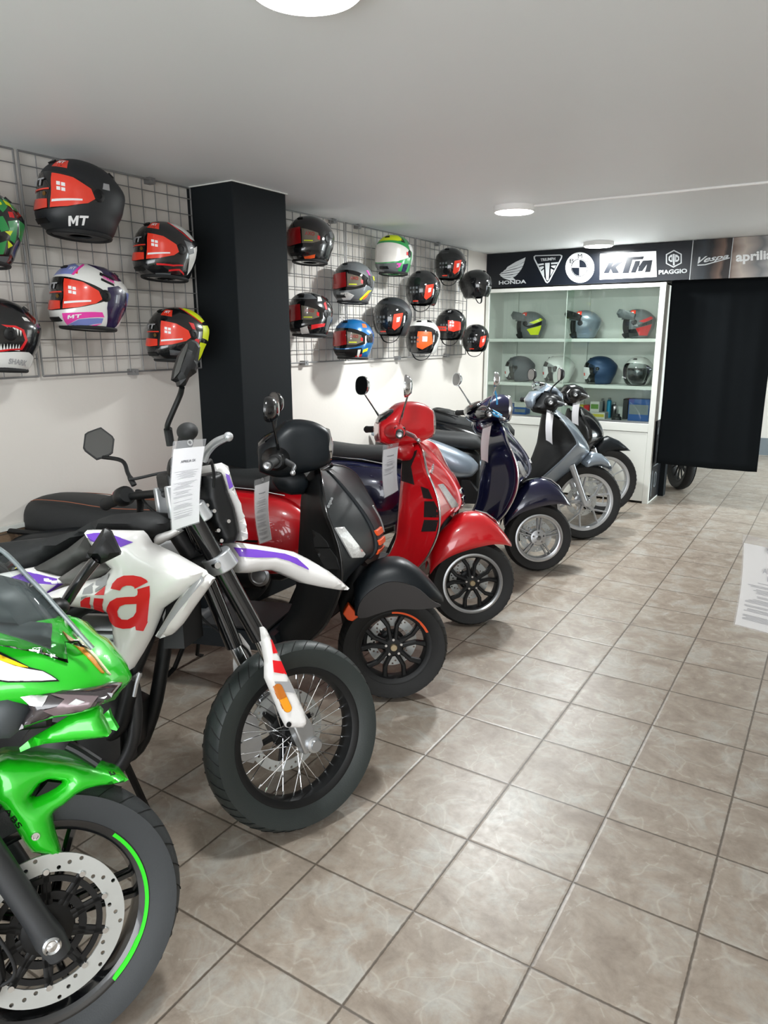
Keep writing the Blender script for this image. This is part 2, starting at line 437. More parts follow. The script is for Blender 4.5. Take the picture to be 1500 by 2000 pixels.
M_WHITEPL = mat('white_plastic', rgb(235, 235, 232), 0.4)
M_WIRE = mat('grey_wire', rgb(132, 132, 132), 0.42, 0.3)
M_BLK = mat('black_plastic', rgb(15, 16, 17), 0.45, spec=0.35)
M_BLKM = mat('black_rubber', rgb(20, 21, 22), 0.7, noise=0.1, nscale=80)
M_TYRE = mat('tyre_rubber', rgb(50, 53, 55), 0.62, bump=0.3, bscale=300)
M_TYRED = mat('tyre_groove', rgb(14, 15, 15), 0.9)
M_GLOSSBLK = mat('gloss_black', rgb(14, 15, 17), 0.18, coat=0.6)
M_MATBLK = mat('satin_black_paint', rgb(20, 25, 29), 0.4, 0.0, spec=0.32)
M_CHROME = mat('chrome', rgb(220, 222, 224), 0.08, 1.0)
M_ALU = mat('brushed_aluminium', rgb(186, 188, 190), 0.32, 0.9, noise=0.06, nscale=60)
M_SILV = mat('silver_paint', rgb(190, 193, 196), 0.3, 0.6, coat=0.4)
M_STEEL = mat('brake_disc_steel', rgb(196, 199, 197), 0.35, 0.55, noise=0.08, nscale=25)
M_DARKM = mat('dark_engine_metal', rgb(62, 62, 63), 0.45, 0.6, noise=0.2, nscale=20)
M_SEAT = mat('black_seat_vinyl', rgb(33, 35, 36), 0.62, bump=0.4, bscale=500)
M_GREYP = mat('grey_plastic', rgb(150, 150, 150), 0.45)
def glass_mat(name, tint=(1, 1, 1, 1), rough=0.03, refl=0.5):
    m = bpy.data.materials.new(name); m.use_nodes = True; nt = m.node_tree; nt.nodes.clear(); o = N(nt, 'ShaderNodeOutputMaterial')
    t = N(nt, 'ShaderNodeBsdfTransparent'); t.inputs[0].default_value = tint; g = N(nt, 'ShaderNodeBsdfGlossy'); g.inputs['Roughness'].default_value = rough; g.inputs[0].default_value = (1, 1, 1, 1)
    lw = N(nt, 'ShaderNodeFresnel'); lw.inputs['IOR'].default_value = 1.45; mu = N(nt, 'ShaderNodeMath', operation='MULTIPLY'); mu.inputs[1].default_value = refl; nt.links.new(lw.outputs[0], mu.inputs[0])
    mx = N(nt, 'ShaderNodeMixShader'); nt.links.new(mu.outputs[0], mx.inputs[0]); nt.links.new(t.outputs[0], mx.inputs[1]); nt.links.new(g.outputs[0], mx.inputs[2]); nt.links.new(mx.outputs[0], o.inputs[0]); return m
M_CLEAR = glass_mat('clear_plastic', (0.90, 0.93, 0.93, 1), 0.03, 1.0)
M_SLEEVE = mat('plastic_sleeve', rgb(205, 205, 208), 0.25, alpha=0.14, coat=0.3)
M_PAPER = mat('white_paper', rgb(222, 220, 222), 0.65)
M_INK = mat('grey_print', rgb(160, 160, 164), 0.7)
M_INKD = mat('dark_print', rgb(92, 92, 98), 0.7)
M_LENS = mat('clear_lens', rgb(205, 205, 205), 0.12, 0.25, coat=1.0, noise=0.3, nscale=140, bump=0.6, bscale=160)
M_MIRROR = mat('mirror_glass', rgb(120, 120, 120), 0.04, 1.0)
M_AMBER = mat('amber_reflector', rgb(246, 160, 22), 0.25, coat=1.0)
M_AMBERD = mat('amber_reflector_dark', rgb(196, 110, 24), 0.25, coat=1.0)
M_RED = mat('gloss_red_paint', rgb(205, 16, 28), 0.28, coat=1.0)
M_REDD = mat('red_decal', rgb(232, 30, 38), 0.35)
M_ORANGE = mat('orange_plastic', rgb(236, 88, 36), 0.38)
M_BLUE = mat('midnight_blue_paint', rgb(12, 15, 48), 0.2, 0.2, coat=1.0)
M_SBLUE = mat('silver_blue_paint', rgb(146, 158, 170), 0.28, 0.5, coat=0.8)
M_BIKEW = mat('gloss_white_bodywork', rgb(238, 236, 234), 0.25, coat=0.6)
M_PURPLE = mat('purple_decal', rgb(112, 66, 186), 0.35)
M_GREEN = mat('lime_green_paint', rgb(30, 196, 28), 0.26, 0.15, coat=0.9, noise=0.1, nscale=900)
M_STICK = mat('red_film', rgb(232, 62, 42), 0.25, coat=0.6)
M_WHITED = mat('white_decal', rgb(236, 236, 236), 0.4)
M_GREYD = mat('grey_decal', rgb(160, 160, 162), 0.4)
M_SMOKE = mat('smoked_visor', rgb(12, 13, 14), 0.06, coat=1.0)

# ================================================================ room
CZ = 2.285
struct('floor', MB().box(W0, -2.6, 3.6, -4.5, 9.6, -0.06, 0), M_FLOOR, smooth=False)
struct('ceiling', MB().box(W0, -2.6, 3.6, -4.5, 9.6, CZ, CZ+0.1), M_CEIL, smooth=False)
struct('wall_left', MB().box(W0, -2.75, -2.6, -4.5, 9.6, 0, CZ), M_WALL, smooth=False)
struct('wall_right', MB().box(W0, 3.6, 3.75, -4.5, 9.6, 0, CZ), M_WALL, smooth=False)
struct('wall_rear', MB().box(W0, -2.6, 3.6, 9.3, 9.45, 0, CZ), M_WALL, smooth=False)
struct('wall_back', MB().box(W0, -2.6, -0.86, 6.08, 6.16, 0, CZ).box(W0, 1.6, 3.6, 5.75, 6.16, 0, CZ).box(W0, -0.86, 1.6, 5.76, 6.16, 1.985, CZ), M_WALL, smooth=False)
struct('trim_1', MB().box(W0, -2.6, -2.588, -0.9, 1.8, 0, 0.68), M_DADO, 'brown tile dado along the foot of the left wall', smooth=False)
struct('trim_2', MB().box(W0, -2.598, -2.582, -0.9, 1.8, 0.68, 0.70), M_WHITE, smooth=False)
struct('baseboard_rear', MB().box(W0, -2.6, 3.6, 9.285, 9.3, 0, 0.22), mat('grey_skirting', rgb(120, 128, 134), 0.5), smooth=False)
struct('trim_3', MB().box(W0, -2.6, -2.27, 1.82, 2.24, 0, CZ-0.004), M_BLACKP, 'black painted column standing against the left wall', bevel=0.004, smooth=False)
# thin white unpainted line at the ceiling joint of the column
struct('trim_4', MB().box(W0, -2.6, -2.262, 1.812, 2.248, CZ-0.006, CZ-0.001), M_WHITE, smooth=False)

# ---- wire grids
def grid(y0, ny, label, clips):
    z0, nz, p = 1.345, 11, 0.0795
    y1 = y0+ny*p; x = -2.565; z1 = z0+nz*p+0.055
    t = thing('wire_grid_panel', label, 'wire grid', (x, (y0+y1)/2, z0), 'wire grids on the left wall')
    m = MB()
    for a, b in (((y0, z0), (y1, z0)), ((y1, z0), (y1, z1)), ((y1, z1), (y0, z1)), ((y0, z1), (y0, z0))):
        m.tube([(x, a[0], a[1]), (x, b[0], b[1])], 0.0045, 8)
    m.build('frame', M_WIRE, t)
    m = MB()
    for i in range(1, ny): m.tube([(x, y0+i*p, z0), (x, y0+i*p, z1)], 0.0026, 6)
    for j in range(1, nz+1): m.tube([(x+0.004, y0, z0+j*p), (x+0.004, y1, z0+j*p)], 0.0026, 6)
    m.build('wire_mesh', M_WIRE, t)
    for (cy, cz) in clips:
        c = MB().box(W0, -2.6, x+0.008, cy-0.018, cy+0.018, cz-0.018, cz+0.012); c.lathe((x+0.008, cy, cz), (1, 0, 0), [(0, 0.004), (0.006, 0.004), (0.006, 0)], 12)
        c.build('wall_clip', M_WIRE, t, smooth=False)
zt = 1.345+11*0.0795+0.055
grid(-0.115, 12, 'grey wire grid in the left corner of the photo, before the wall beside it', [(0.2, zt)])
grid(0.86, 12, 'grey wire grid just left of the black column holding four large helmets', [(1.56, zt), (1.36, 1.345)])
grid(2.26, 12, 'grey wire grid just right of the black column', [(3.1, zt), (2.75, 1.345)])
grid(3.235, 12, 'middle grey wire grid holding the helmet with the white visor', [(3.4, zt), (3.95, 1.345)])
grid(4.21, 12, 'grey wire grid nearest the display cabinet', [(4.6, zt), (4.8, 1.345)])

# ---- ceiling lamps
M_LED = mat('led_diffuser', rgb(255, 255, 255), 0.5, emit=(1, 0.98, 0.95, 1), estr=9.0)
def lamp(x, y, r, label, pw=10):
    t = thing('ceiling_lamp', label, 'ceiling lamp', (x, y, CZ), 'round ceiling lamps')
    MB().lathe((x, y, CZ), (0, 0, -1), [(0, 0), (r, 0), (r, 0.03), (r-0.008, 0.034), (r-0.008, 0.03), (0, 0.03)], 56).build('housing', M_WHITEPL, t)
    MB().lathe((x, y, CZ), (0, 0, -1), [(r-0.009, 0.031), (r-0.012, 0.037), (0, 0.039)], 56).build('diffuser', M_LED, t)
    l = bpy.data.lights.new('lamp_light', 'AREA'); l.shape = 'DISK'; l.size = 2*r-0.03; l.energy = pw; l.color = (0.96, 1.0, 1.0)
    o = bpy.data.objects.new('lamp_light', l); COL.objects.link(o); o.location = (x, y, CZ-0.045)
lamp(-0.632, 0.350, 0.132, 'round white ceiling lamp at the top edge of the photo, nearest the viewer')
lamp(-1.365, 3.33, 0.125, 'round white ceiling lamp joined to the white ceiling cable', 28)
lamp(-1.43, 5.36, 0.125, 'round white ceiling lamp close in front of the sign band', 20)
o = MB().tube([tuple(p) for p in cr([(-1.245, 3.345, CZ-0.006), (-0.9, 3.34, CZ-0.006), (-0.5, 3.352, CZ-0.006), (0.0, 3.352, CZ-0.006), (1.2, 3.40, CZ-0.006)], 8)], 0.007, 8).build('ceiling_cable', M_WHITEPL, None, origin=(-1.245, 3.345, CZ-0.006))
tag(o, 'white cable running right along the ceiling from the middle lamp', 'cable')
# ================================================================ sign band over the back opening
SY = 5.655
def s3(x, y): return (940+0.37333*x, 440+0.37333*y)
def sp(L, y=SY): return [W0.at(*s3(a, b), y) for a, b in L]
def sq(L, y=SY-0.004): return [W0.at3(*s3(a, b), y) for a, b in L]
def film(L, th=0.003, mb=None, mi=0, holes=(), base=SY):
    mb = mb or MB(); return mb.prism(W0, sp(L, base), base-th, base+0.002, mi, [sp(h, base) for h in holes], step=0.05)
def circ2(cx, cy, r, n=32, ry=None): return [(cx+r*math.cos(2*PI*i/n), cy+(ry or r)*math.sin(2*PI*i/n)) for i in range(n)]
M_SIGNB = mat('sign_black_gloss', rgb(14, 18, 26), 0.3, spec=0.35)
M_LOGOW = mat('logo_white', rgb(236, 238, 238), 0.4)
M_LOGOG = mat('logo_grey', rgb(196, 200, 202), 0.4)
sb = thing('sign_board', 'long black sign board with five white motor maker logos above the cabinet', 'sign', (-1.65, SY, 1.97))
MB().box(W0, -2.598, -0.728, SY, SY+0.09, 1.968, CZ-0.003).build('board', M_SIGNB, sb, bevel=0.003, smooth=False)
m = MB()
for L in ([(232, 168), (226, 190), (200, 205), (150, 222), (128, 232), (137, 218), (180, 192)], [(226, 193), (218, 213), (190, 223), (130, 238), (113, 244), (122, 234), (190, 210)],
          [(217, 216), (208, 233), (180, 241), (110, 251), (99, 254), (107, 246), (180, 229)], [(206, 236), (195, 249), (170, 256), (104, 263), (94, 257), (170, 245)],
          [(193, 252), (180, 265), (158, 271), (112, 272), (98, 264), (160, 261)], [(180, 267), (165, 273), (180, 287), (150, 288), (122, 279), (110, 273), (150, 274)]): film(L, mb=m)
text_quad(m, 'HONDA', sq([(92, 291), (235, 284), (235, 304), (92, 311)]), bold=0.03)
m.build('wing_logo', M_LOGOG, sb, smooth=False)
m = MB()
film([(274, 164), (282, 157), (414, 153), (425, 159), (422, 172), (357, 295), (346, 304), (336, 298), (275, 176)], mb=m, holes=[[(281, 166), (285, 162), (412, 158), (418, 162), (416, 171), (353, 290), (346, 297), (341, 293), (281, 174)]])
text_quad(m, 'TRIUMPH', sq([(310, 174), (387, 167), (387, 182), (310, 189)]), bold=0.03)
film([(293, 203), (326, 199), (328, 206), (297, 212)], mb=m); film([(300, 219), (326, 214), (327, 222), (310, 236)], mb=m); film([(313, 241), (328, 230), (330, 268)], mb=m)
film([(334, 198), (358, 196), (353, 284), (347, 290), (340, 284)], mb=m)
film([(365, 196), (402, 193), (397, 202), (366, 204)], mb=m); film([(366, 212), (392, 209), (383, 226), (366, 217)], mb=m); film([(364, 227), (379, 234), (362, 264)], mb=m)
m.build('triangle_logo', M_LOGOG, sb, smooth=False)
m = MB(); film(circ2(516, 221, 75, 48, 80), mb=m)
film(circ2(514, 222, 44, 40, 47), 0.004, m, 1); film(circ2(514, 222, 40, 40, 43), 0.005, m, 0)
for a0, a1 in ((1.5*PI, 2*PI), (0.5*PI, PI)):
    film([(514, 222)]+[(514+39*math.cos(a0+(a1-a0)*i/10), 222+42*math.sin(a0+(a1-a0)*i/10)) for i in range(11)], 0.006, m, 1)
for ch, x, y in (('B', 475, 187), ('M', 517, 162), ('W', 559, 184)): text_quad(m, ch, sq([(x-11, y-11), (x+11, y-12), (x+11, y+11), (x-11, y+12)]), 1, bold=0.0, off=0.004)
m.build('round_logo', [M_LOGOW, M_SIGNB], sb, smooth=False)
m = MB(); film([(622, 150), (915, 135), (918, 270), (620, 284)], mb=m)
film([(640, 250), (668, 195), (694, 194), (683, 216), (708, 193), (742, 191), (706, 220), (722, 249), (688, 252), (678, 230), (668, 251)], 0.005, m, 1)
film([(706, 170), (852, 163), (846, 178), (792, 181), (772, 250), (738, 252), (760, 183), (700, 186)], 0.005, m, 1)
film([(782, 249), (806, 187), (832, 186), (826, 214), (846, 185), (896, 182), (884, 244), (856, 246), (868, 204), (842, 240), (820, 241), (824, 208), (808, 248)], 0.005, m, 1)
m.build('white_plate_logo', [M_LOGOW, M_SIGNB], sb, smooth=False)
m = MB(); film([(1008, 129), (1049, 150), (1049, 199), (1005, 222), (966, 201), (966, 152)], mb=m, holes=[[(1008, 135), (1043, 153), (1043, 196), (1005, 215), (972, 198), (972, 155)]])
film([(1003, 150), (1012, 150), (1012, 210), (1003, 210)], mb=m)
film([(1000, 152), (1000, 192), (990, 192), (980, 183), (980, 166), (990, 156)], mb=m, holes=[[(996, 164), (996, 183), (991, 183), (987, 179), (987, 170)]])
film([(1015, 152), (1015, 192), (1027, 190), (1036, 181), (1036, 165), (1027, 156)], mb=m, holes=[[(1020, 164), (1020, 183), (1024, 182), (1029, 177), (1029, 170)]])
text_quad(m, 'PIAGGIO', sq([(928, 235), (1077, 226), (1077, 249), (928, 258)]), bold=0.035)
m.build('hexagon_logo', M_LOGOG, sb, smooth=False)
def print_mat(name, stops, direction='X', rough=0.18):
    m = bpy.data.materials.new(name); m.use_nodes = True; nt = m.node_tree; b = nt.nodes['Principled BSDF']; b.inputs['Roughness'].default_value = rough
    tc = N(nt, 'ShaderNodeTexCoord'); sep = N(nt, 'ShaderNodeSeparateXYZ'); nt.links.new(tc.outputs['Generated'], sep.inputs[0])
    nz = N(nt, 'ShaderNodeTexNoise'); nz.inputs['Scale'].default_value = 2.0; nt.links.new(tc.outputs['Generated'], nz.inputs['Vector'])
    ma = N(nt, 'ShaderNodeMath', operation='MULTIPLY_ADD'); nt.links.new(nz.outputs['Fac'], ma.inputs[0]); ma.inputs[1].default_value = 0.25
    nt.links.new(sep.outputs['X'], ma.inputs[2]); rp = N(nt, 'ShaderNodeValToRGB'); nt.links.new(ma.outputs[0], rp.inputs[0])
    e = rp.color_ramp.elements; e[0].position = stops[0][0]; e[0].color = stops[0][1]; e[1].position = stops[-1][0]; e[1].color = stops[-1][1]
    for p_, c_ in stops[1:-1]: x = e.new(p_); x.color = c_
    nt.links.new(rp.outputs[0], b.inputs['Base Color']); return m
M_PV = print_mat('dark_photo_print', [(0.1, rgb(18, 22, 28)), (0.45, rgb(40, 46, 52)), (0.62, rgb(22, 22, 24)), (0.9, rgb(110, 88, 76)), (1.1, rgb(40, 34, 32))])
M_PA = print_mat('pale_photo_print', [(0.1, rgb(116, 96, 86)), (0.2, rgb(184, 172, 162)), (0.33, rgb(110, 112, 114)), (0.45, rgb(196, 194, 190)), (0.8, rgb(176, 176, 172)), (1.0, rgb(150, 150, 150))])
sv = thing('sign_board', 'narrow dark sign panel with a white script logo between thin white joints', 'sign', (-0.57, SY, 1.97))
MB().box(W0, -0.724, -0.424, SY, SY+0.09, 1.968, CZ-0.003).build('board', M_PV, sv, smooth=False)
m = MB(); text_quad(m, 'Vespa', sq([(1136, 166), (1293, 148), (1299, 176), (1130, 212)]), bold=0.02, shear=0.45)
film([(1130, 206), (1170, 204), (1300, 168), (1300, 173), (1172, 209), (1132, 212)], mb=m)
m.build('script_logo', M_LOGOG, sv, smooth=False)
MB().box(W0, -0.729, -0.723, SY-0.003, SY+0.01, 1.968, CZ-0.003).build('joint_strip', M_LOGOG, sv, smooth=False)
sa = thing('sign_board', 'pale silvery sign panel with white lettering at the right end of the sign band', 'sign', (0.1, SY, 1.97))
MB().box(W0, -0.42, 0.62, SY, SY+0.09, 1.968, CZ-0.003).build('board', M_PA, sa, smooth=False)
m = MB(); text_quad(m, 'aprilia', sq([(1332, 140), (1528, 128), (1528, 190), (1332, 207)]), bold=0.035); m.build('lettering', M_LOGOW, sa, smooth=False)
MB().box(W0, -0.424, -0.419, SY-0.003, SY+0.01, 1.968, CZ-0.003).build('joint_strip', M_LOGOG, sa, smooth=False)

# ================================================================ display cabinet
CX0, CX1, CY0, CY1 = -2.585, -0.905, 5.635, 6.06
cb = thing('display_cabinet', 'white display cabinet with glass doors holding helmets against the back wall', 'cabinet', (-1.74, CY0, 0))
m = MB()
for x0, x1 in ((CX0, CX0+0.035), (CX1-0.05, CX1)): m.box(W0, x0, x1, CY0, CY0+0.04, 0, 1.955)
m.box(W0, CX0+0.035, CX1-0.05, CY0+0.001, CY0+0.039, 1.92, 1.954).box(W0, CX0, CX0+0.02, CY0+0.04, CY1, 0, 1.955).box(W0, CX1-0.018, CX1, CY0+0.04, CY1, 0.0, 1.955)
m.box(W0, CX0, CX1, CY0+0.04, CY1, 1.935, 1.955).box(W0, CX0+0.035, CX1-0.05, CY0+0.001, CY0+0.03, 0.66, 0.735).box(W0, CX0, CX1, CY1-0.02, CY1, 0, 1.94)
for x in (-2.41, -1.68): m.box(W0, x-0.012, x+0.012, CY1-0.05, CY1-0.02, 0.74, 1.93)
m.build('carcass', M_WHITE, cb, smooth=False, bevel=0.002)
for z in (1.455, 1.035): MB().box(W0, CX0+0.02, CX1-0.02, CY0+0.03, CY1-0.02, z, z+0.03).build('shelf', M_WHITE, cb, smooth=False, bevel=0.002)
MB().box(W0, CX0+0.02, CX1-0.02, CY0+0.01, CY1-0.02, 0.71, 0.738).build('shelf', M_WHITE, cb, smooth=False)
for x0, x1 in ((CX0+0.036, -1.75), (-1.745, CX1-0.052)):
    d = MB().box(W0, x0, x1, CY0+0.006, CY0+0.024, 0.02, 0.655).build('door', M_WHITE, cb, smooth=False, bevel=0.003)
M_GLASS = glass_mat('cabinet_glass', (0.93, 0.97, 0.95, 1), 0.02, 0.8)
for k, (x0, x1) in enumerate(((CX0+0.03, -1.71), (-1.78, CX1-0.045))):
    y = CY0+0.012+0.01*k
    g = MB().box(W0, x0, x1, y, y+0.004, 0.745, 1.925).build('glass_door', M_GLASS, cb, smooth=False)
    e = MB().box(W0, x0, x0+0.006, y-0.002, y+0.006, 0.745, 1.925).build('edge_strip', M_WHITE, g, smooth=False)
MB().box(W0, CX0+0.03, CX1-0.045, CY0+0.006, CY0+0.03, 0.738, 0.752).build('door_track', M_ALU, cb, smooth=False)
ps = MB().box(W0, CX1, CX1+0.004, CY0+0.045, CY1, 0.02, 0.76).build('side_poster', mat('poster_black', rgb(22, 24, 28), 0.3), cb, smooth=False)
ps['label'] = 'black printed poster on the lower side of the cabinet'
m = MB(); px_ = CX1+0.0055
for (yc, zc, r) in ((5.80, 0.66, 0.035), (5.86, 0.5, 0.045), (5.84, 0.20, 0.075)):
    m.lathe((px_, yc, zc), (1, 0, 0), [(r*0.8, 0), (r, 0), (r, 0.001)], 20)
    m.box(W0, CX1+0.004, px_, yc-0.01, yc+0.012, zc-r*0.7, zc+r*0.7)
m.box(W0, CX1+0.004, px_, 5.72, 5.95, 0.335, 0.345).box(W0, CX1+0.004, px_, 5.70, 5.73, 0.06, 0.3)
m.build('poster_print', mat('poster_grey', rgb(96, 102, 106), 0.5), ps, smooth=False)

# ================================================================ curtain
def curtain():
    m = MB(); V = []; nx, nz = 90, 26; x0, x1, z0, z1 = -0.890, -0.055, 0.362, 1.99
    for j in range(nz+1):
        for i in range(nx+1):
            u = i/nx; v = j/nz; amp = 0.003+0.004*(1-v)
            y = 5.79+amp*math.sin(u*19+0.6*math.sin(v*3))+0.0015*math.sin(u*41)+0.006*math.sin(u*5)
            zz = z0+(z1-z0)*v
            V.append((x0+(x1-x0)*u+0.004*math.sin(v*5+u*9), y, zz-0.006*(1-v)*math.sin(u*3)))
    Fs = [(j*(nx+1)+i, j*(nx+1)+i+1, (j+1)*(nx+1)+i+1, (j+1)*(nx+1)+i) for j in range(nz) for i in range(nx)]
    m.add(V, Fs); o = m.build('curtain', mat('black_cloth', rgb(15, 19, 22), 0.9, spec=0.15, bump=0.3, bscale=400), None, ang=60, solid=0.004, origin=(-0.48, 5.79, 1.2))
    tag(o, 'plain black curtain hanging in the opening right of the cabinet', 'curtain')
    r = MB().tube([(-0.9, 5.752, 1.995), (1.6, 5.752, 1.995)], 0.007, 10).build('curtain_rail', M_WHITE, None, origin=(-0.9, 5.752, 1.995)); tag(r, 'thin white rail under the sign band carrying the black curtain', 'rail')
curtain()

# ================================================================ helmets
def hel_R(az, el, kind):
    a = math.radians(az); e = math.radians(el); d = np.array([math.cos(e)*math.cos(a), math.cos(e)*math.sin(a), math.sin(e)])
    ax = 0.150 if d[0] > 0 else 0.163; n = 2.25
    if kind == 'open' and d[0] > 0: ax = 0.142
    cz = 0.138 if d[2] > 0 else 0.165
    r = 1.0/((abs(d[0])/ax)**n+(abs(d[1])/0.124)**n+(abs(d[2])/cz)**n)**(1/n)
    if kind == 'full':
        r += 0.026*math.exp(-((az/38)**2))*math.exp(-(((el+30)/17)**2))
        r -= 0.006*math.exp(-((az/60)**2))*math.exp(-(((el-0)/14)**2))
    s = abs(((az+180) % 360)-180)
    r += 0.014*math.exp(-(((180-s)/45)**2))*math.exp(-(((el-14)/12)**2))
    r -= 0.012*math.exp(-(((180-s)/70)**2))*math.exp(-(((el+28)/14)**2))
    p = d*r
    zb = -0.128+(0.018 if (kind == 'full' and s < 60) else 0.0)*0
    if p[2] < zb: p = p*(zb/p[2])
    return p
class Helmet:
    def __init__(s, kind, c, heading, pitch, sc, label, group, roll=0):
        s.kind = kind; s.c = np.array(c, float); s.sc = sc
        R = Matrix.Rotation(math.radians(heading), 3, 'Z') @ Matrix.Rotation(math.radians(-pitch), 3, 'Y') @ Matrix.Rotation(math.radians(roll), 3, 'X')
        s.R = np.array(R); s.t = thing('helmet', label, 'helmet', c, group)
    def P(s, p): return s.c+s.R@(np.array(p)*s.sc)
    def S(s, az, el, off=0.0):
        p = hel_R(az, el, s.kind); L = np.linalg.norm(p); return s.P(p*(1+off/L))
    def patch(s, mb, poly, off=0.002, th=0.002, mi=0, step=7, smooth=0, holes=()):
        if smooth: poly = [tuple(q) for q in cr(poly, smooth, True)]
        V2, F2, _ = trimesh2d(poly, holes, step)
        if not V2: return
        n = len(V2); V = [s.S(a, e, off) for a, e in V2]+[s.S(a, e, off-th) for a, e in V2]; E = {}
        Fs = list(F2)+[(f[2]+n, f[1]+n, f[0]+n) for f in F2]
        for f in F2:
            for a, b in ((f[0], f[1]), (f[1], f[2]), (f[2], f[0])):
                if (b, a) in E: E.pop((b, a))
                else: E[(a, b)] = 1
        Fs += [(b, a, a+n, b+n) for a, b in E]; mb.add(V, Fs, mi)
    def text(s, mb, txt, az0, az1, el0, el1, off=0.004, mi=0, bold=0.03, shear=0.0, slope=0.0):
        V, Fs = sub_tris(*textmesh(txt, bold, shear)); mb.add([s.S(az0+(az1-az0)*u, el0+(el1-el0)*v+slope*u, off) for u, v in V], Fs, mi)
    def shell(s, m, cut=None, pad=True):
        nu, nv = 64, 34; V = []; Fs = []
        els = [90-(90+72)*j/nv for j in range(nv+1)]
        for j, e in enumerate(els):
            for i in range(nu): V.append(s.S(-180+360*i/nu, e))
        def ok(i, j):
            if cut is None: return True
            az = -180+360*(i+0.5)/nu; e = els[j]-2.4; return not cut(az, e)
        for j in range(nv):
            for i in range(nu):
                if ok(i, j): Fs.append((j*nu+i, (j+1)*nu+i, (j+1)*nu+(i+1) % nu, j*nu+(i+1) % nu))
        mb = MB().add(V, Fs); o = mb.build('shell', m, s.t, ang=50, solid=0.006*s.sc)
        # dark lining
        V = []; Fs = []
        for j, e in enumerate(els):
            for i in range(nu//2): V.append(s.S(-180+720*i/nu, e, -0.018))
        k = nu//2
        for j in range(nv):
            for i in range(k): Fs.append((j*k+i, (j+1)*k+i, (j+1)*k+(i+1) % k, j*k+(i+1) % k))
        Fs.append(tuple(nv*k+i for i in range(k)))
        MB().add(V, Fs).build('lining', M_BLKM, s.t, ang=60)
        if pad:
            r = [s.S(-180+10*i, -72 if False else -58, -0.004) for i in range(36)]
            r = [s.P([math.cos(math.radians(10*i))*(0.112 if abs(i-18) < 9 else 0.118), math.sin(math.radians(10*i))*0.096, -0.128]) for i in range(36)]
            if s.kind == 'full': MB().tube(r, 0.009*s.sc, 8, closed=True).build('neck_roll', M_BLKM, s.t)
        return o
    def pivot(s, az=88, el=2, r=0.021, m=None, ring=None):
        for sg in (1, -1):
            c = s.S(sg*az, el, 0.002); n = s.S(sg*az, el, 0.02)-c; n /= np.linalg.norm(n)
            mb = MB().lathe(c, n, [(r*1.25, -0.006), (r*1.2, 0.004), (r, 0.006), (r*0.55, 0.007), (r*0.5, 0.005), (0, 0.005)], 24); mb.build('visor_pivot', m or M_BLK, s.t)
    def visor(s, poly, m, off=0.005):
        mb = MB(); s.patch(mb, poly, off, 0.003, smooth=3); return mb.build('visor', m, s.t, ang=60)
FULLV = [(-92, 8), (-70, 18), (-35, 25), (0, 27), (35, 25), (70, 18), (92, 8), (94, -4), (70, -14), (40, -20), (0, -22), (-40, -20), (-70, -14), (-94, -4)]
OPENV = [(-88, 8), (-66, 24), (-33, 31), (0, 33), (33, 31), (66, 24), (88, 8), (84, -6), (66, -28), (40, -44), (0, -48), (-40, -44), (-66, -28), (-84, -6)]
def mt_film(h):
    mb = MB()
    h.patch(mb, [(12, 36), (40, 34), (38, 52), (14, 54)], 0.0035, 0.002, 0)
    h.patch(mb, [(20, 23), (50, 20), (76, 9), (82, -5), (70, -13), (42, -19), (20, -20)], 0.0085, 0.002, 0)
    h.patch(mb, [(-24, -8), (14, -10), (16, -20), (0, -21), (-26, -20)], 0.0085, 0.002, 0)
    h.patch(mb, [(-30, 4), (16, 4), (16, 2), (-30, 2)], 0.0085, 0.002, 0)
    for a, e in ((28, 12), (34.5, 11), (28, 5.5), (34.5, 4.5)): h.patch(mb, [(a, e), (a+5, e-.5), (a+5, e-5), (a, e-4.5)], 0.0095, 0.001, 1, step=3)
    h.patch(mb, [(22, -11), (62, -8), (62, -10.5), (22, -14)], 0.0095, 0.001, 1)
    h.text(mb, 'MT', 20, 34, 41, 48, 0.006, 1); 
    o = mb.build('sticker', [M_STICK, M_WHITED], h.t, ang=60)
    c = h.S(7, -3, 0.006); n = h.S(7, -3, 0.03)-c
    MB().lathe(c, n, [(0.009, 0), (0.009, 0.002), (0.005, 0.003), (0, 0.003)], 20).build('round_badge', mat('brass_badge', rgb(140, 104, 52), 0.4, 0.7), h.t)
    mb = MB(); h.text(mb, 'MT', -26, 8, 8, 17, 0.009, 0, 0.0); mb.build('visor_print', M_GREYD, h.t, smooth=False)
def gfx(h, items, name='graphic'):
    """coloured graphics on the shell: (material, polygon in azimuth, elevation)"""
    mats = []; mb = MB()
    for m, poly in items:
        if m not in mats: mats.append(m)
        h.patch(mb, poly, 0.0042+0.0004*mats.index(m), 0.002, mats.index(m))
    return mb.build(name, mats, h.t, ang=60)
def vents(h, spots):
    for az, el, w, t_ in spots:
        mb = MB(); h.patch(mb, [(az-w, el-t_), (az+w, el-t_), (az+w*.8, el+t_), (az-w*.8, el+t_)], 0.009, 0.008); mb.build('vent', M_BLK, h.t, ang=60)
def strap(h):
    p = [h.P(q) for q in ((0.02, 0.085, -0.12), (0.03, 0.05, -0.165), (0.03, 0.0, -0.18), (0.03, -0.05, -0.165), (0.02, -0.085, -0.12))]
    MB().tube(cr(p, 5), 0.007, 8, flat=0.4).build('chin_strap', M_BLKM, h.t)
def hpos(px, py, x=-2.415): return W_at_x(px, py, x)
def W_at_x(px, py, x): return onplane(px, py, (x, 0, 0), (1, 0, 0))
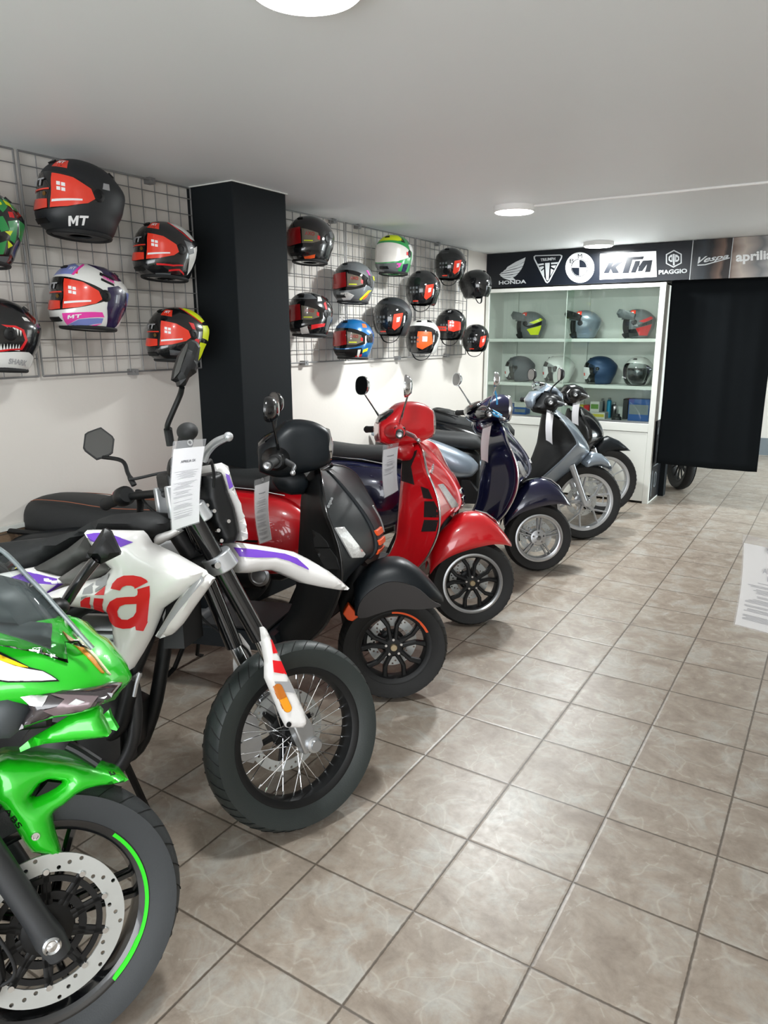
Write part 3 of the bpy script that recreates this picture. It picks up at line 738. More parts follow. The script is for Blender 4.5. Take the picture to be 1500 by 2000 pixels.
def hook(h):
    c = h.c; m = MB().tube([(-2.565, c[1]+0.03, c[2]-0.05*h.sc), (-2.45, c[1]+0.03, c[2]-0.05*h.sc), (-2.43, c[1]+0.03, c[2]-0.035*h.sc)], 0.004, 8)
    o = m.build('grid_hook', M_CHROME, None, origin=(-2.565, c[1]+0.03, c[2]-0.05*h.sc)); tag(o, h.t['label'].replace('helmet', 'helmet is carried by this steel hook', 1) if False else None, 'hook', 'steel hooks carrying the helmets'); o['label'] = 'small steel hook on the wire grid inside a hanging helmet'
M_HBLK = mat('helmet_gloss_black', rgb(20, 21, 23), 0.2, coat=0.8)
M_HMAT = mat('helmet_matt_black', rgb(30, 33, 36), 0.5)
M_HWHT = mat('helmet_white', rgb(226, 226, 222), 0.28, coat=0.6)
M_HGRY = mat('helmet_grey', rgb(92, 96, 98), 0.4, coat=0.3)
M_HPNK = mat('helmet_pink', rgb(236, 70, 170), 0.35, coat=0.5)
M_HLBL = mat('helmet_lavender_blue', rgb(126, 138, 200), 0.35, coat=0.5)
M_HNVY = mat('helmet_dark_purple', rgb(36, 26, 66), 0.25, coat=0.6)
M_HYEL = mat('helmet_fluorescent_yellow', rgb(212, 226, 24), 0.4)
M_HRED = mat('helmet_red', rgb(214, 30, 36), 0.3, coat=0.5)
M_HBLU = mat('helmet_blue', rgb(24, 100, 158), 0.25, 0.2, coat=0.8)
M_HGRN = mat('helmet_green', rgb(36, 140, 70), 0.3, coat=0.6)
M_HORG = mat('helmet_orange', rgb(244, 96, 40), 0.4)
GL, GM = 'helmets on the wire grids', 'helmets in the display cabinet'
def full(px, py, hd, pitch, sc, label, base, items=(), vis=M_SMOKE, mt=True, x=-2.415, group=GL, c=None):
    h = Helmet('full', c if c is not None else hpos(px, py, x), hd, pitch, sc, label, group)
    h.shell(base)
    if items: gfx(h, items)
    h.visor(FULLV, vis); h.pivot(90, 2)
    vents(h, [(0, 48, 10, 3), (0, -33, 14, 3), (150, 42, 8, 4), (-150, 42, 8, 4)])
    if mt: mt_film(h)
    return h
# -- four on the grid left of the column
h = full(155, 392, -93, 4, 1.12, 'matt black full-face helmet with big white letters on its chin, highest on the wall', M_HMAT, x=-2.395)
m = MB(); h.text(m, 'MT', 38, 72, -44, -31, 0.004, 0, 0.02, 0.3); m.build('chin_letters', M_WHITED, h.t, smooth=False)
gfx(h, [(M_GREYD, [(98, 14), (112, 14), (114, 24), (102, 24)])])
h = full(322, 492, -93, 4, 0.98, 'black helmet with white and grey rear touching the black column, upper of two', M_HBLK,
     [(M_HWHT, [(70, 62), (105, 45), (125, 26), (140, 24), (150, 44), (120, 66)]), (M_HGRY, [(100, 22), (122, 18), (128, 0), (112, -6)]), (M_HWHT, [(112, 4), (140, 14), (134, -30), (122, -44), (116, -20)]),
      (M_HRED, [(36, -27), (70, -31), (98, -29), (98, -31.5), (70, -34), (36, -30)]), (M_HRED, [(60, -40), (90, -38), (108, -44), (108, -47), (88, -41), (60, -43)]), (M_HGRY, [(30, -44), (66, -47), (66, -50), (30, -50)]), (M_HRED, [(66, 64), (70, 62), (128, 22), (124, 22)])])
h = full(172, 582, -93, 4, 1.03, 'white, pink and violet helmet hanging below the matt black helmet', M_HWHT,
     [(M_HLBL, [(-60, 30), (30, 32), (38, 52), (10, 66), (-60, 60)]), (M_HPNK, [(30, 31), (34, 31), (50, 60), (44, 64)]), (M_HNVY, [(60, 66), (96, 50), (100, 34), (130, 30), (160, 30), (170, 60)]), (M_HNVY, [(96, 18), (122, 22), (140, 10), (150, -20), (128, -50), (102, -52), (94, -20)]),
      (M_HLBL, [(130, 12), (165, 10), (165, -8), (136, -8)]), (M_HPNK, [(18, -26), (84, -28), (90, -36), (40, -36), (16, -44)]), (M_HLBL, [(14, -45), (40, -37), (88, -38), (86, -46), (40, -50), (14, -54)]), (M_HPNK, [(30, -53), (86, -47), (50, -56), (28, -58)]),
      (M_BLK, [(84, 40), (116, 30), (116, 36), (88, 46)]), (M_BLK, [(84, 30), (112, 21), (112, 25), (86, 34)])])
m = MB(); h.text(m, 'STREAM', 90, 114, 33, 39, 0.0065, 0, slope=-8); m.build('side_letters', M_HPNK, h.t, smooth=False)
m = MB(); h.text(m, 'MT', 24, 46, -34, -29, 0.0065, 0, 0.02, 0.3); m.build('chin_letters', M_WHITED, h.t, smooth=False)
h = full(346, 655, -93, 4, 0.98, 'black helmet with fluorescent yellow rear touching the black column, lower of two', M_HBLK,
     [(M_HYEL, [(70, 66), (100, 46), (124, 28), (150, 30), (150, 54), (110, 72)]), (M_HYEL, [(122, 22), (160, 20), (152, -8), (118, -4)]), (M_HYEL, [(112, -14), (140, -14), (132, -50), (112, -50)]), (M_HRED, [(80, 28), (94, 26), (98, 8), (90, 10)]),
      (M_HRED, [(92, -6), (108, -8), (108, -22), (98, -20)]), (M_HRED, [(4, -48), (60, -52), (62, -58), (4, -56)]), (M_HRED, [(64, 70), (72, 68), (126, 26), (120, 27)]), (M_HGRY, [(36, -28), (70, -36), (60, -42), (36, -38)])])
h = full(-52, 442, -93, 4, 1.05, 'dark green patterned helmet cut by the left edge, upper of two', M_HBLK,
     [(M_HGRN, [(100, 40), (120, 44), (126, 30), (112, 20), (104, 28)]), (M_HGRN, [(96, 10), (110, 14), (120, -4), (106, -10)]), (M_HGRN, [(118, 8), (134, 12), (134, -20), (124, -18)]), (M_HYEL, [(104, 34), (116, 36), (116, 32), (106, 29)]), (M_HRED, [(122, 22), (130, 22), (130, 14), (122, 14)]), (M_HYEL, [(126, 40), (138, 36), (136, 30), (126, 33)]), (M_HGRN, [(130, 44), (150, 40), (150, 24), (136, 26)]), (M_HYEL, [(112, -8), (126, -4), (122, -12)]), (M_HGRN, [(138, 12), (156, 8), (150, -14), (140, -10)]), (M_HGRY, [(110, -44), (130, -40), (128, -52), (112, -54)]), (M_HYEL, [(120, -20), (132, -24), (124, -30)]), (M_HGRN, [(100, -30), (118, -20), (116, -40), (100, -44)])], mt=False)
teeth = []
for k in range(9): a = 64+k*5.2; teeth.append((M_HWHT, [(a, 12+k*0.2), (a+4.6, 12), (a+2.6, 3-k*0.4)]))
for k in range(7): a = 72+k*5.2; teeth.append((M_HWHT, [(a, -24), (a+4.6, -24), (a+2.4, -14)]))
h = full(-14, 655, -93, 4, 1.05, 'black and white helmet with a shark mouth full of teeth at the left edge', M_HBLK,
     [(M_HWHT, [(50, -28), (90, -27), (128, -24), (150, -30), (150, -58), (50, -58)]), (M_HRED, [(60, 16), (100, 16), (114, 10), (120, -6), (112, -22), (60, -28), (60, -25), (108, -20), (116, -6), (110, 8), (98, 13), (60, 13)]), (M_HWHT, [(118, 30), (126, 28), (130, 22), (120, 24)])]+teeth, mt=False)
m = MB(); h.text(m, 'SHARK', 88, 128, -44, -36, 0.0065, 0); m.build('chin_letters', M_GREYD, h.t, smooth=False)
# -- right of the column: axo style full-face helmets
M_VRED = mat('dark_red_film', rgb(150, 22, 26), 0.2, coat=0.8); M_VBRN = mat('brown_film', rgb(106, 98, 84), 0.2, coat=0.8)
def axo(px, py, hd, sc, label, base, items):
    h = full(px, py, hd, 3, sc, label, base, items, mt=False)
    mb = MB(); h.patch(mb, [(-40, 16), (12, 20), (16, -14), (-10, -18), (-40, -17)], 0.0085, 0.002, 0); h.patch(mb, [(16, 17), (56, 10), (62, -8), (40, -14), (18, -14)], 0.0085, 0.002, 1)
    h.text(mb, 'AXO', 24, 46, 2, 10, 0.0095, 0, 0.02); h.patch(mb, [(54, 4), (61, 3), (61, -6), (54, -5)], 0.0095, 0.002, 2); h.patch(mb, [(22, -8), (42, -8), (42, -10), (22, -10)], 0.0095, 0.001, 3)
    mb.build('sticker', [M_VRED, M_VBRN, M_HRED, M_HYEL], h.t, ang=60); return h
axo(606, 470, -88, 1.0, 'glossy black full-face helmet nearest the column on the right wire grids', M_HBLK, [(M_HORG, [(20, -40), (50, -38), (50, -46), (20, -48)]), (M_HGRY, [(100, 20), (120, 24), (124, 8), (106, 6)])])
axo(605, 615, -88, 0.98, 'black, grey and red graphic helmet nearest the column, below the glossy black one', M_HBLK,
    [(M_HGRY, [(-40, 34), (30, 34), (60, 40), (40, 56), (-20, 60)]), (M_HWHT, [(60, 32), (80, 36), (84, 50), (66, 48)]), (M_HRED, [(84, 30), (98, 36), (96, 14), (88, 14)]), (M_HRED, [(40, -26), (90, -24), (88, -32), (40, -36)]), (M_HWHT, [(14, -30), (30, -27), (36, -50), (12, -54)]), (M_HGRY, [(96, 0), (125, -5), (120, -40), (98, -40)]), (M_BLK, [(0, 38), (18, 38), (16, 52), (-2, 50)])])
m = MB(); 
axo(690, 553, -88, 0.98, 'dark grey helmet with yellow and pink flashes, above the blue helmet', M_HGRY,
    [(M_HWHT, [(2, -26), (20, -26), (36, -34), (16, -54), (0, -54)]), (M_HYEL, [(56, -46), (90, -24), (116, -20), (90, -34), (62, -52)]), (M_HORG, [(70, -44), (100, -28), (92, -40), (76, -49)]), (M_HPNK, [(84, 34), (94, 36), (100, 20), (92, 22)]), (M_HYEL, [(118, 20), (150, 18), (146, 8), (122, 10)]), (M_BLK, [(90, 20), (118, 18), (112, -14), (94, -10)])])
axo(690, 663, -88, 0.98, 'blue helmet with coloured side graphics, lowest of the full-face helmets beside the column', M_HBLU,
    [(M_BLK, [(-60, -24), (60, -24), (70, -56), (-60, -56)]), (M_HORG, [(66, 34), (90, 36), (94, 48), (70, 48)]), (M_BLK, [(72, 37), (84, 38), (86, 45), (74, 44)]), (M_HYEL, [(66, -30), (92, -26), (90, -34), (66, -38)]), (M_HRED, [(40, -44), (66, -42), (66, -48), (40, -50)]), (M_HWHT, [(46, -28), (56, -28), (54, -50), (46, -44)]), (M_BLK, [(96, 16), (118, 20), (118, -8), (100, -10)])])
h = full(769, 499, -85, 2, 1.0, 'green and yellow helmet with a raised white visor', M_HGRN,
     [(M_HYEL, [(-30, 34), (40, 34), (62, 40), (50, 60), (-20, 62)]), (M_BLK, [(52, 34), (70, 32), (66, 48), (58, 44)]), (M_HNVY, [(100, 42), (130, 40), (134, 10), (112, 14)]), (M_HGRY, [(-40, -24), (40, -24), (44, -50), (-40, -54)]), (M_HPNK, [(36, -26), (52, -26), (46, -36), (36, -36)]), (M_HWHT, [(90, 30), (118, 32), (128, 16), (124, -28), (116, -26), (112, 8), (94, 14)]), (M_HNVY, [(60, -30), (90, -28), (88, -50), (60, -52)])], vis=mat('white_visor', rgb(206, 202, 196), 0.3, coat=0.5), mt=False)
m = MB(); h.patch(m, [(70, 6), (78, 5), (78, -4), (70, -4)], 0.0085); m.build('sticker', M_HRED, h.t)
# -- open-face helmets
def openh(px, py, hd, sc, label, base, film, vis=None, x=-2.405, pitch=3, group=GL, c=None, print_=True, fm=None):
    h = Helmet('open', c if c is not None else hpos(px, py, x), hd, pitch, sc, label, group)
    h.shell(base, cut=lambda a, e: abs(a) < 66 and e < 16 or (abs(a) < 74 and e < -8), pad=False)
    h.visor(OPENV, vis or mat('smoky_clear_visor', (0.012, 0.013, 0.014, 1), 0.06, alpha=0.72, coat=1.0), 0.009); h.pivot(84, 10, 0.014); strap(h) if group == GL else None
    vents(h, [(0, 52, 12, 3)])
    mb = MB()
    if film == 'quad': h.patch(mb, [(34, 4), (62, 10), (54, -26), (38, -36), (30, -30)], 0.013, 0.002, 0); h.patch(mb, [(42, -4), (52, -2), (50, -14), (42, -16)], 0.014, 0.001, 1); h.patch(mb, [(-10, -38), (10, -38), (10, -41), (-10, -41)], 0.013, 0.002, 0)
    if film == 'wide': h.patch(mb, [(6, 14), (48, 14), (54, -20), (20, -36), (2, -30)], 0.013, 0.002, 0); h.patch(mb, [(20, 0), (34, 0), (34, -14), (20, -14)], 0.014, 0.001, 1)
    if film == 'mt':
        h.patch(mb, [(10, 12), (56, 8), (58, -18), (30, -24), (12, -20)], 0.013, 0.002, 0); h.patch(mb, [(-30, -6), (6, -8), (6, -22), (-30, -20)], 0.013, 0.002, 0)
        for a, e in ((16, 8), (24, 7), (16, -1), (24, -2)): h.patch(mb, [(a, e), (a+6, e), (a+6, e-6), (a, e-6)], 0.014, 0.001, 1, step=4)
    if film == 'white': h.patch(mb, [(-6, 14), (50, 12), (56, -12), (40, -30), (-4, -34)], 0.013, 0.002, 1); h.patch(mb, [(22, -8), (32, -8), (32, -18), (22, -18)], 0.014, 0.001, 0)
    if print_:
        for a in (-16, -6, 4): h.patch(mb, [(a, 0), (a+6, 0), (a+6, -6), (a, -6)], 0.013, 0.001, 2, step=4); h.patch(mb, [(a, -12), (a+6, -12), (a+6, -17), (a, -17)], 0.013, 0.001, 2, step=4)
    if mb.v: mb.build('sticker', [fm or M_STICK, M_WHITED, M_HGRY], h.t, ang=60)
    return h
openh(880, 517, -84, 0.95, 'glossy black open-face helmet at the top right end of the wire grids', M_HBLK, 'quad')
openh(930, 556, 2, 0.9, 'black open-face helmet with its dark visor turned right, near the cabinet', M_HBLK, None, x=-2.38, print_=False)
openh(826, 564, -86, 0.98, 'glossy black open-face helmet just above the white one', M_HBLK, 'quad')
openh(766, 620, -88, 1.02, 'satin black open-face helmet just left of the white open-face helmet', M_HMAT, 'quad')
h = openh(826, 659, -82, 1.0, 'white open-face helmet with an orange film on its visor', M_HWHT, 'wide', fm=M_HORG)
gfx(h, [(M_BLK, [(40, 50), (80, 52), (84, 66), (50, 66)]), (M_BLK, [(76, 22), (92, 22), (96, 2), (86, -6), (76, 6)])])
h = openh(881, 635, -84, 0.95, 'black open-face helmet with a wide red film, right of the white one', M_HBLK, 'mt')
m = MB(); h.text(m, 'MT', 4, 20, 42, 52, 0.006); m.build('forehead_print', M_WHITED, h.t, smooth=False)
openh(929, 661, -80, 0.9, 'glossy black open-face helmet lowest at the cabinet end of the wire grids', M_HBLK, 'quad', x=-2.40)
# -- cabinet
def cabpos(px, zshelf, sc): 
    q = onplane(px, 630 if zshelf > 1.3 else 725, (0, 5.84, 0), (0, 1, 0)); return (q[0], 5.84, zshelf+0.130*sc)
def modular(px, label, base, items):
    sc = 0.95; c = cabpos(px, 1.487, sc); h = Helmet('open', c, 192, 0, sc, label, GM)
    h.shell(base, cut=lambda a, e: abs(a) < 60 and e < 20, pad=False)
    if items: gfx(h, items)
    mb = MB(); h.patch(mb, [(-62, 30), (-40, 34), (0, 36), (40, 34), (62, 30), (70, 60), (30, 76), (0, 80), (-30, 76), (-70, 60)][::1], 0.028, 0.02, 0)
    # the raised chin bar sticks out forward above the brow
    R = []
    for a in range(-84, 85, 7):
        ar = math.radians(a); d = np.array([math.cos(ar)*0.175, math.sin(ar)*0.13, 0])
        f = max(0.0, math.cos(ar))**0.6; lo = 0.02+0.045*f; hi = 0.075+0.07*f
        R.append([h.P(d*0.97+np.array([0.0, 0, lo])), h.P(d*1.06+np.array([0.004, 0, (lo+hi)/2])), h.P(d*0.96+np.array([0, 0, hi])), h.P(d*0.84+np.array([-0.01, 0, hi-0.005])), h.P(d*0.86+np.array([-0.01, 0, lo]))])
    MB().loft(R).build('chin_bar', M_HBLK if base is not M_HGRY else base, h.t, ang=50)
    mb = MB(); h.patch(mb, [(58, 22), (84, 24), (82, 60), (50, 62)], 0.008, 0.006, 0); h.patch(mb, [(64, 36), (74, 36), (72, 50), (62, 50)], 0.0095, 0.002, 1); mb.build('sticker', [M_STICK, M_WHITED], h.t, ang=60)
    h.pivot(82, 8, 0.02); strap(h) if False else None
    mb = MB(); h.patch(mb, [(-66, -28), (-30, -34), (0, -36), (30, -34), (66, -28), (66, -50), (0, -54), (-66, -50)], 0.004, 0.012); mb.build('jaw_padding', M_BLKM, h.t, ang=60)
    return h
M_SGRY = mat('helmet_blue_grey', rgb(112, 122, 132), 0.3, 0.2, coat=0.5)
modular(1033, 'flip-up helmet with lime yellow rear, leftmost on the top cabinet shelf', M_HGRY, [(M_HYEL, [(100, 12), (150, 26), (156, 18), (120, 6)]), (M_HYEL, [(90, -18), (150, 0), (150, -36), (110, -40)]), (M_BLK, [(80, -4), (120, 4), (150, 14), (150, 2), (100, -12)])])
modular(1139, 'plain blue-grey flip-up helmet in the middle of the top cabinet shelf', M_SGRY, [])
modular(1243, 'black flip-up helmet with red rear, rightmost on the top cabinet shelf', M_HGRY, [(M_HRED, [(100, 12), (150, 26), (156, 18), (120, 6)]), (M_HRED, [(90, -18), (150, 0), (150, -40), (110, -44)]), (M_HBLK, [(80, -4), (120, 4), (150, 14), (150, 2), (100, -12)]), (M_HBLK, [(60, -20), (90, -20), (108, -46), (60, -50)])])
VC = glass_mat('clear_visor', (0.86, 0.88, 0.88, 1), 0.04, 1.0)
openh(0, 0, 194, 0.92, 'matt dark grey helmet, leftmost on the middle cabinet shelf', mat('helmet_slate', rgb(72, 78, 84), 0.55), 'white', VC, group=GM, c=cabpos(1013, 1.067, 0.92), pitch=0, print_=False)
h = openh(0, 0, 194, 0.95, 'white open-face helmet second from the left on the middle cabinet shelf', M_HWHT, 'white', VC, group=GM, c=cabpos(1089, 1.067, 0.95), pitch=0, print_=False)
gfx(h, [(M_BLK, [(70, 14), (92, 16), (88, -6), (76, -8)]), (M_BLK, [(-20, 64), (30, 60), (30, 68), (-20, 72)])])
openh(0, 0, 194, 0.95, 'navy blue helmet third from the left on the middle cabinet shelf', mat('helmet_navy', rgb(44, 70, 104), 0.4, 0.3), 'white', VC, group=GM, c=cabpos(1170, 1.067, 0.95), pitch=0, print_=False)
h = openh(0, 0, 262, 0.95, 'white-rimmed open helmet seen from the front with goggles, at the right of the middle shelf', M_HWHT, None, VC, group=GM, c=cabpos(1246, 1.067, 0.95), pitch=0, print_=False)
gp = [(-40, 2), (-20, 6), (0, 4), (20, 6), (40, 2), (40, -12), (16, -14), (0, -9), (-16, -14), (-40, -12)]
m = MB(); h.patch(m, gp, -0.004, 0.008); m.build('goggles', mat('goggle_lens', rgb(90, 100, 104), 0.1, coat=1.0), h.t, ang=60)
# -- boxes and parts on the lowest cabinet shelf
def shelf_box(px0, px1, z, dz, col, label, y=5.8, dy=0.12, band=None):
    a = onplane(px0, 800, (0, y, 0), (0, 1, 0))[0]; b = onplane(px1, 800, (0, y, 0), (0, 1, 0))[0]
    t = thing('parts_box', label, 'box', ((a+b)/2, y, z), 'boxes on the lowest cabinet shelf')
    MB().box(W0, a, b, y, y+dy, z, z+dz).build('carton', col, t, smooth=False, bevel=0.002)
    if band: MB().box(W0, a+0.008, b-0.008, y-0.001, y+0.002, z+dz*0.3, z+dz*0.75).build('printed_panel', band, t, smooth=False)
ZS = 0.739
BXB = mat('carton_blue', rgb(36, 84, 150), 0.5); BXW = mat('carton_white', rgb(206, 206, 198), 0.5); BXR = mat('carton_red', rgb(196, 34, 40), 0.5); BXY = mat('carton_yellow', rgb(200, 190, 60), 0.5); BXK = mat('carton_black', rgb(30, 32, 34), 0.5); BXG = mat('carton_grey', rgb(120, 128, 130), 0.5)
shelf_box(986, 1003, ZS, 0.10, BXB, 'blue carton at the left end of the lowest cabinet shelf', band=BXW); shelf_box(1004, 1027, ZS, 0.07, BXB, 'flat blue carton with white print beside the silver scooter headset', band=BXG)
shelf_box(1004, 1026, ZS+0.071, 0.05, BXW, 'white carton lying on a flat blue carton')
shelf_box(1128, 1139, ZS, 0.12, BXY, 'yellow carton left of the thin red carton'); shelf_box(1140, 1150, ZS, 0.12, BXR, 'thin red carton between yellow and white cartons')
shelf_box(1152, 1170, ZS+0.062, 0.10, BXW, 'white carton with green print standing on a lower carton', band=mat('carton_green', rgb(96, 140, 60), 0.5)); shelf_box(1152, 1182, ZS, 0.06, BXW, 'low white carton with yellow print at the shelf front', band=BXY)
shelf_box(1216, 1225.5, ZS, 0.19, BXK, 'tall black carton left of the big blue carton', y=5.90)
shelf_box(1227, 1268, ZS, 0.20, BXB, 'big blue carton with a silver part pictured on it', band=BXG)
for px, r, hgt, col, lb in ((1176, 0.022, 0.15, BXK, 'black spray can standing behind the low carton'), (1189, 0.022, 0.16, mat('can_blue', rgb(40, 150, 190), 0.35, 0.3), 'bright blue spray can on the lowest cabinet shelf'), (1199, 0.024, 0.12, BXK, 'short black canister right of the blue can')):
    a = onplane(px, 800, (0, 5.955, 0), (0, 1, 0))[0]; t = thing('spray_can', lb, 'can', (a, 5.955, ZS))
    MB().lathe((a, 5.955, ZS), (0, 0, 1), [(0, 0), (r, 0), (r, hgt), (r*0.6, hgt+0.012)], 24).build('can_body', col, t); MB().lathe((a, 5.955, ZS), (0, 0, 1), [(r*0.6, hgt+0.012), (r*0.6, hgt+0.03), (0, hgt+0.032)], 24).build('cap', M_GREYP, t)
a = onplane(1205, 805, (0, 5.76, 0), (0, 1, 0))[0]; t = thing('mechanical_part', 'small dark round machine part lying before the black canister', 'machine part', (a, 5.76, ZS))
MB().lathe((a, 5.76, ZS), (0, 0, 1), [(0, 0), (0.045, 0), (0.045, 0.03), (0.03, 0.04), (0.03, 0.06), (0.012, 0.06), (0.012, 0.045), (0, 0.045)], 32).build('hub_ring', M_DARKM, t)
struct('trim_5', MB().box(W0, -0.905, -0.856, 6.062, 6.164, 0, 1.985), M_BLACKP, 'black strip added to darken the wall end between the cabinet and the opening', smooth=False)  # dark filler added over the pale wall end, not a real post
# ================================================================ hooks for the hanging helmets
GRIDS = [q for q in COL.objects if q.name.startswith('wire_grid_panel')]
for o in [q for q in COL.objects if q.get('group') == GL]:
    c = np.array(o.location); gp_ = min(GRIDS, key=lambda g: abs(g.location[1]-c[1]))
    m = MB().tube([(-2.563, c[1]+0.02, c[2]-0.01), (-2.50, c[1]+0.02, c[2]-0.02), (-2.47, c[1]+0.02, c[2]-0.015)], 0.004, 8).tube([(-2.563, c[1]+0.02, c[2]-0.05), (-2.563, c[1]+0.02, c[2]+0.04)], 0.004, 8)
    lb = 'steel hook holding the '+o['label']
    if len(lb.split()) > 16: lb = ' '.join(lb.split(',')[0].split()[:16])
    k = m.build('grid_hook', M_CHROME, None, origin=(-2.563, c[1]+0.02, c[2])); tag(k, lb, 'hook', 'steel hooks carrying the helmets')

# ================================================================ wheels
def wheel(S, R, tw, rr, root, style, name='front_wheel', rimcol=None, cx=0.0, cz=None, disc=None, disc_side=1, label=None, grooves=0, tyre_m=None, arc=None, hubcol=None):
    """S frame, axle at (cx, 0, R). Rim radius rr. Near side is lateral minus."""
    cz = R if cz is None else cz
    o = S.w(cx, 0, cz); ax = S.l; e1 = S.h; e2 = S.u
    P = lambda r, a, y: o+e1*(r*math.cos(a))+e2*(r*math.sin(a))+ax*y
    # tyre
    hw = tw/2; prof = [(rr-0.004, -hw*0.62), (rr+0.006, -hw*0.72)]
    bead = rr+0.006; hgt = R-bead
    for t in (0.25, 0.5, 0.72): prof.append((bead+hgt*t, -hw*(0.72+0.28*math.sin(t*PI*0.72))))
    for k in range(0, 9):
        th = -PI*0.40+PI*0.80*k/8; prof.append((R-hw*0.52+hw*0.52*math.cos(th)/1.0 if False else R-hw*0.9*(1-math.cos(th)), hw*math.sin(th)))
    for t in (0.72, 0.5, 0.25): prof.append((bead+hgt*t, hw*(0.72+0.28*math.sin(t*PI*0.72))))
    prof += [(rr+0.006, hw*0.72), (rr-0.004, hw*0.62)]
    rimcol = rimcol or M_BLK
    w = MB()
    # rim
    rw = hw*0.72
    w.lathe(o, ax, [(rr+0.004, -rw), (rr+0.006, -rw*0.88), (rr-0.012, -rw*0.8), (rr-0.016, -rw*0.3), (rr-0.016, rw*0.3), (rr-0.012, rw*0.8), (rr+0.006, rw*0.88), (rr+0.004, rw), (rr-0.004, rw), (rr-0.018, rw*0.8), (rr-0.024, rw*0.3), (rr-0.024, -rw*0.3), (rr-0.018, -rw*0.8), (rr-0.004, -rw)], 72, closed=True)
    def bar(r0, a0, r1, a1, w0, w1, t0, t1, y0=0.0, y1=0.0, mb=None, mi=0):
        mb = mb or w; p0 = P(r0, a0, y0); p1 = P(r1, a1, y1); d = p1-p0; d /= np.linalg.norm(d); s = np.cross(d, ax); s /= np.linalg.norm(s)
        rings = []
        for p, ww, tt in ((p0, w0, t0), (p0*0.5+p1*0.5, (w0+w1)/2*0.9, (t0+t1)/2), (p1, w1, t1)):
            rings.append([p-s*ww-ax*tt*0.6, p-s*ww*0.55-ax*tt, p+s*ww*0.55-ax*tt, p+s*ww-ax*tt*0.6, p+s*ww+ax*tt, p-s*ww+ax*tt])
        mb.loft(rings, mi)
    yf = -rw*0.35
    if style == 'gts':
        for k in range(5):
            a = 2*PI*k/5+0.35
            for d in (-1, 1): bar(0.036, a+d*0.28, rr*0.62, a+d*0.20, 0.0105, 0.009, 0.012, 0.011, yf, yf); bar(rr*0.60, a+d*0.20, rr-0.016, a+d*0.33, 0.0095, 0.012, 0.011, 0.012, yf, yf*0.8)
        w.lathe(o+ax*yf, ax, [(0, -0.014), (0.036, -0.012), (0.044, -0.004), (0.044, 0.03), (0, 0.03)], 40)
    elif style == 'twin':
        for k in range(5):
            a = 2*PI*k/5+0.25
            for d in (-1, 1): bar(0.05, a+d*0.16, rr-0.016, a+d*0.10, 0.006, 0.006, 0.01, 0.008, yf, yf)
        w.lathe(o+ax*yf, ax, [(0, -0.016), (0.03, -0.014), (0.05, -0.01), (0.055, 0), (0.055, 0.04), (0, 0.04)], 40)
    elif style == 'yspoke':
        for k in range(5):
            a = 2*PI*k/5+0.5; bar(0.03, a, rr*0.45, a+0.05, 0.011, 0.008, 0.012, 0.010, yf, yf)
            for d in (-1, 1): bar(rr*0.43, a+0.05, rr-0.016, a+0.05+d*0.27, 0.007, 0.006, 0.010, 0.009, yf, yf)
        w.lathe(o+ax*yf, ax, [(0, -0.016), (0.026, -0.014), (0.034, -0.004), (0.034, 0.04), (0, 0.04)], 40)
    elif style == 'thin':
        for k in range(12):
            a = 2*PI*k/12; bar(0.03, a+0.25, rr-0.016, a, 0.004, 0.004, 0.008, 0.007, yf, yf)
        w.lathe(o+ax*yf, ax, [(0, -0.012), (0.03, -0.01), (0.04, 0), (0.04, 0.04), (0, 0.04)], 40)
    elif style == 'sport':
        for k in range(5):
            a = 2*PI*k/5+1.25
            for d in (-1, 1): bar(0.035, a+d*0.35, rr-0.018, a+d*0.13, 0.010, 0.008, 0.012, 0.012, 0, 0)
        w.lathe(o, ax, [(0, -0.03), (0.045, -0.03), (0.05, -0.02), (0.05, 0.02), (0.045, 0.03), (0, 0.03)], 48)
    elif style == 'wire':
        w.lathe(o, ax, [(0, -0.045), (0.018, -0.045), (0.03, -0.036), (0.03, -0.03), (0.02, -0.026), (0.02, 0.026), (0.03, 0.03), (0.03, 0.036), (0.018, 0.045), (0, 0.045)], 36)
    W = w.build(name, rimcol, root, ang=40)
    if label: W['label'] = label
    t = MB().lathe(o, ax, prof, 96).build('tyre', tyre_m or M_TYRE, W, ang=60)
    if grooves:
        g = MB()
        for k in range(grooves):
            a = 2*PI*k/grooves
            for sd in (-1, 1):
                pts = []
                for q in range(5):
                    th = sd*(0.25+0.9*q/4); r = R-hw*0.9*(1-math.cos(th))+0.0006; pts.append(P(r, a+q*0.035+(0.5*2*PI/grooves if sd > 0 else 0), hw*math.sin(th)))
                g.tube(pts, 0.0016, 4, flat=0.4)
        go = g.build('tread_grooves', M_TYRED, t, ang=80)
    if style == 'wire':
        n = 36
        for k in range(n):
            sd = 1 if k % 2 else -1; q = k//2; dirn = 1 if q % 2 else -1
            a = 2*PI*k/n; ah = a+dirn*0.95
            m = MB().tube([P(0.026, ah, sd*0.033), P(rr-0.022, a, sd*0.004)], 0.0014, 6)
            m.tube([P(rr-0.038, a, sd*0.0052), P(rr-0.018, a, sd*0.004)], 0.0030, 8)
            m.build('spoke', M_CHROME, W)
    if disc:
        dr, di, y = disc; n = 96
        d = MB(); V2 = [(dr*math.cos(2*PI*i/72), dr*math.sin(2*PI*i/72)) for i in range(72)]
        holes = [[(di*math.cos(2*PI*i/36), di*math.sin(2*PI*i/36)) for i in range(36)]]
        nh = 30
        for k in range(nh):
            for j, f in enumerate((0.3, 0.5, 0.7)):
                if (k+j) % 3 == 0: a = 2*PI*(k+0.3*j)/nh; r = di+(dr-di)*(0.2+0.6*j/2); hr = 0.0046; holes.append([(r*math.cos(a)+hr*math.cos(2*PI*i/8), r*math.sin(a)+hr*math.sin(2*PI*i/8)) for i in range(8)])
        class Q: pass
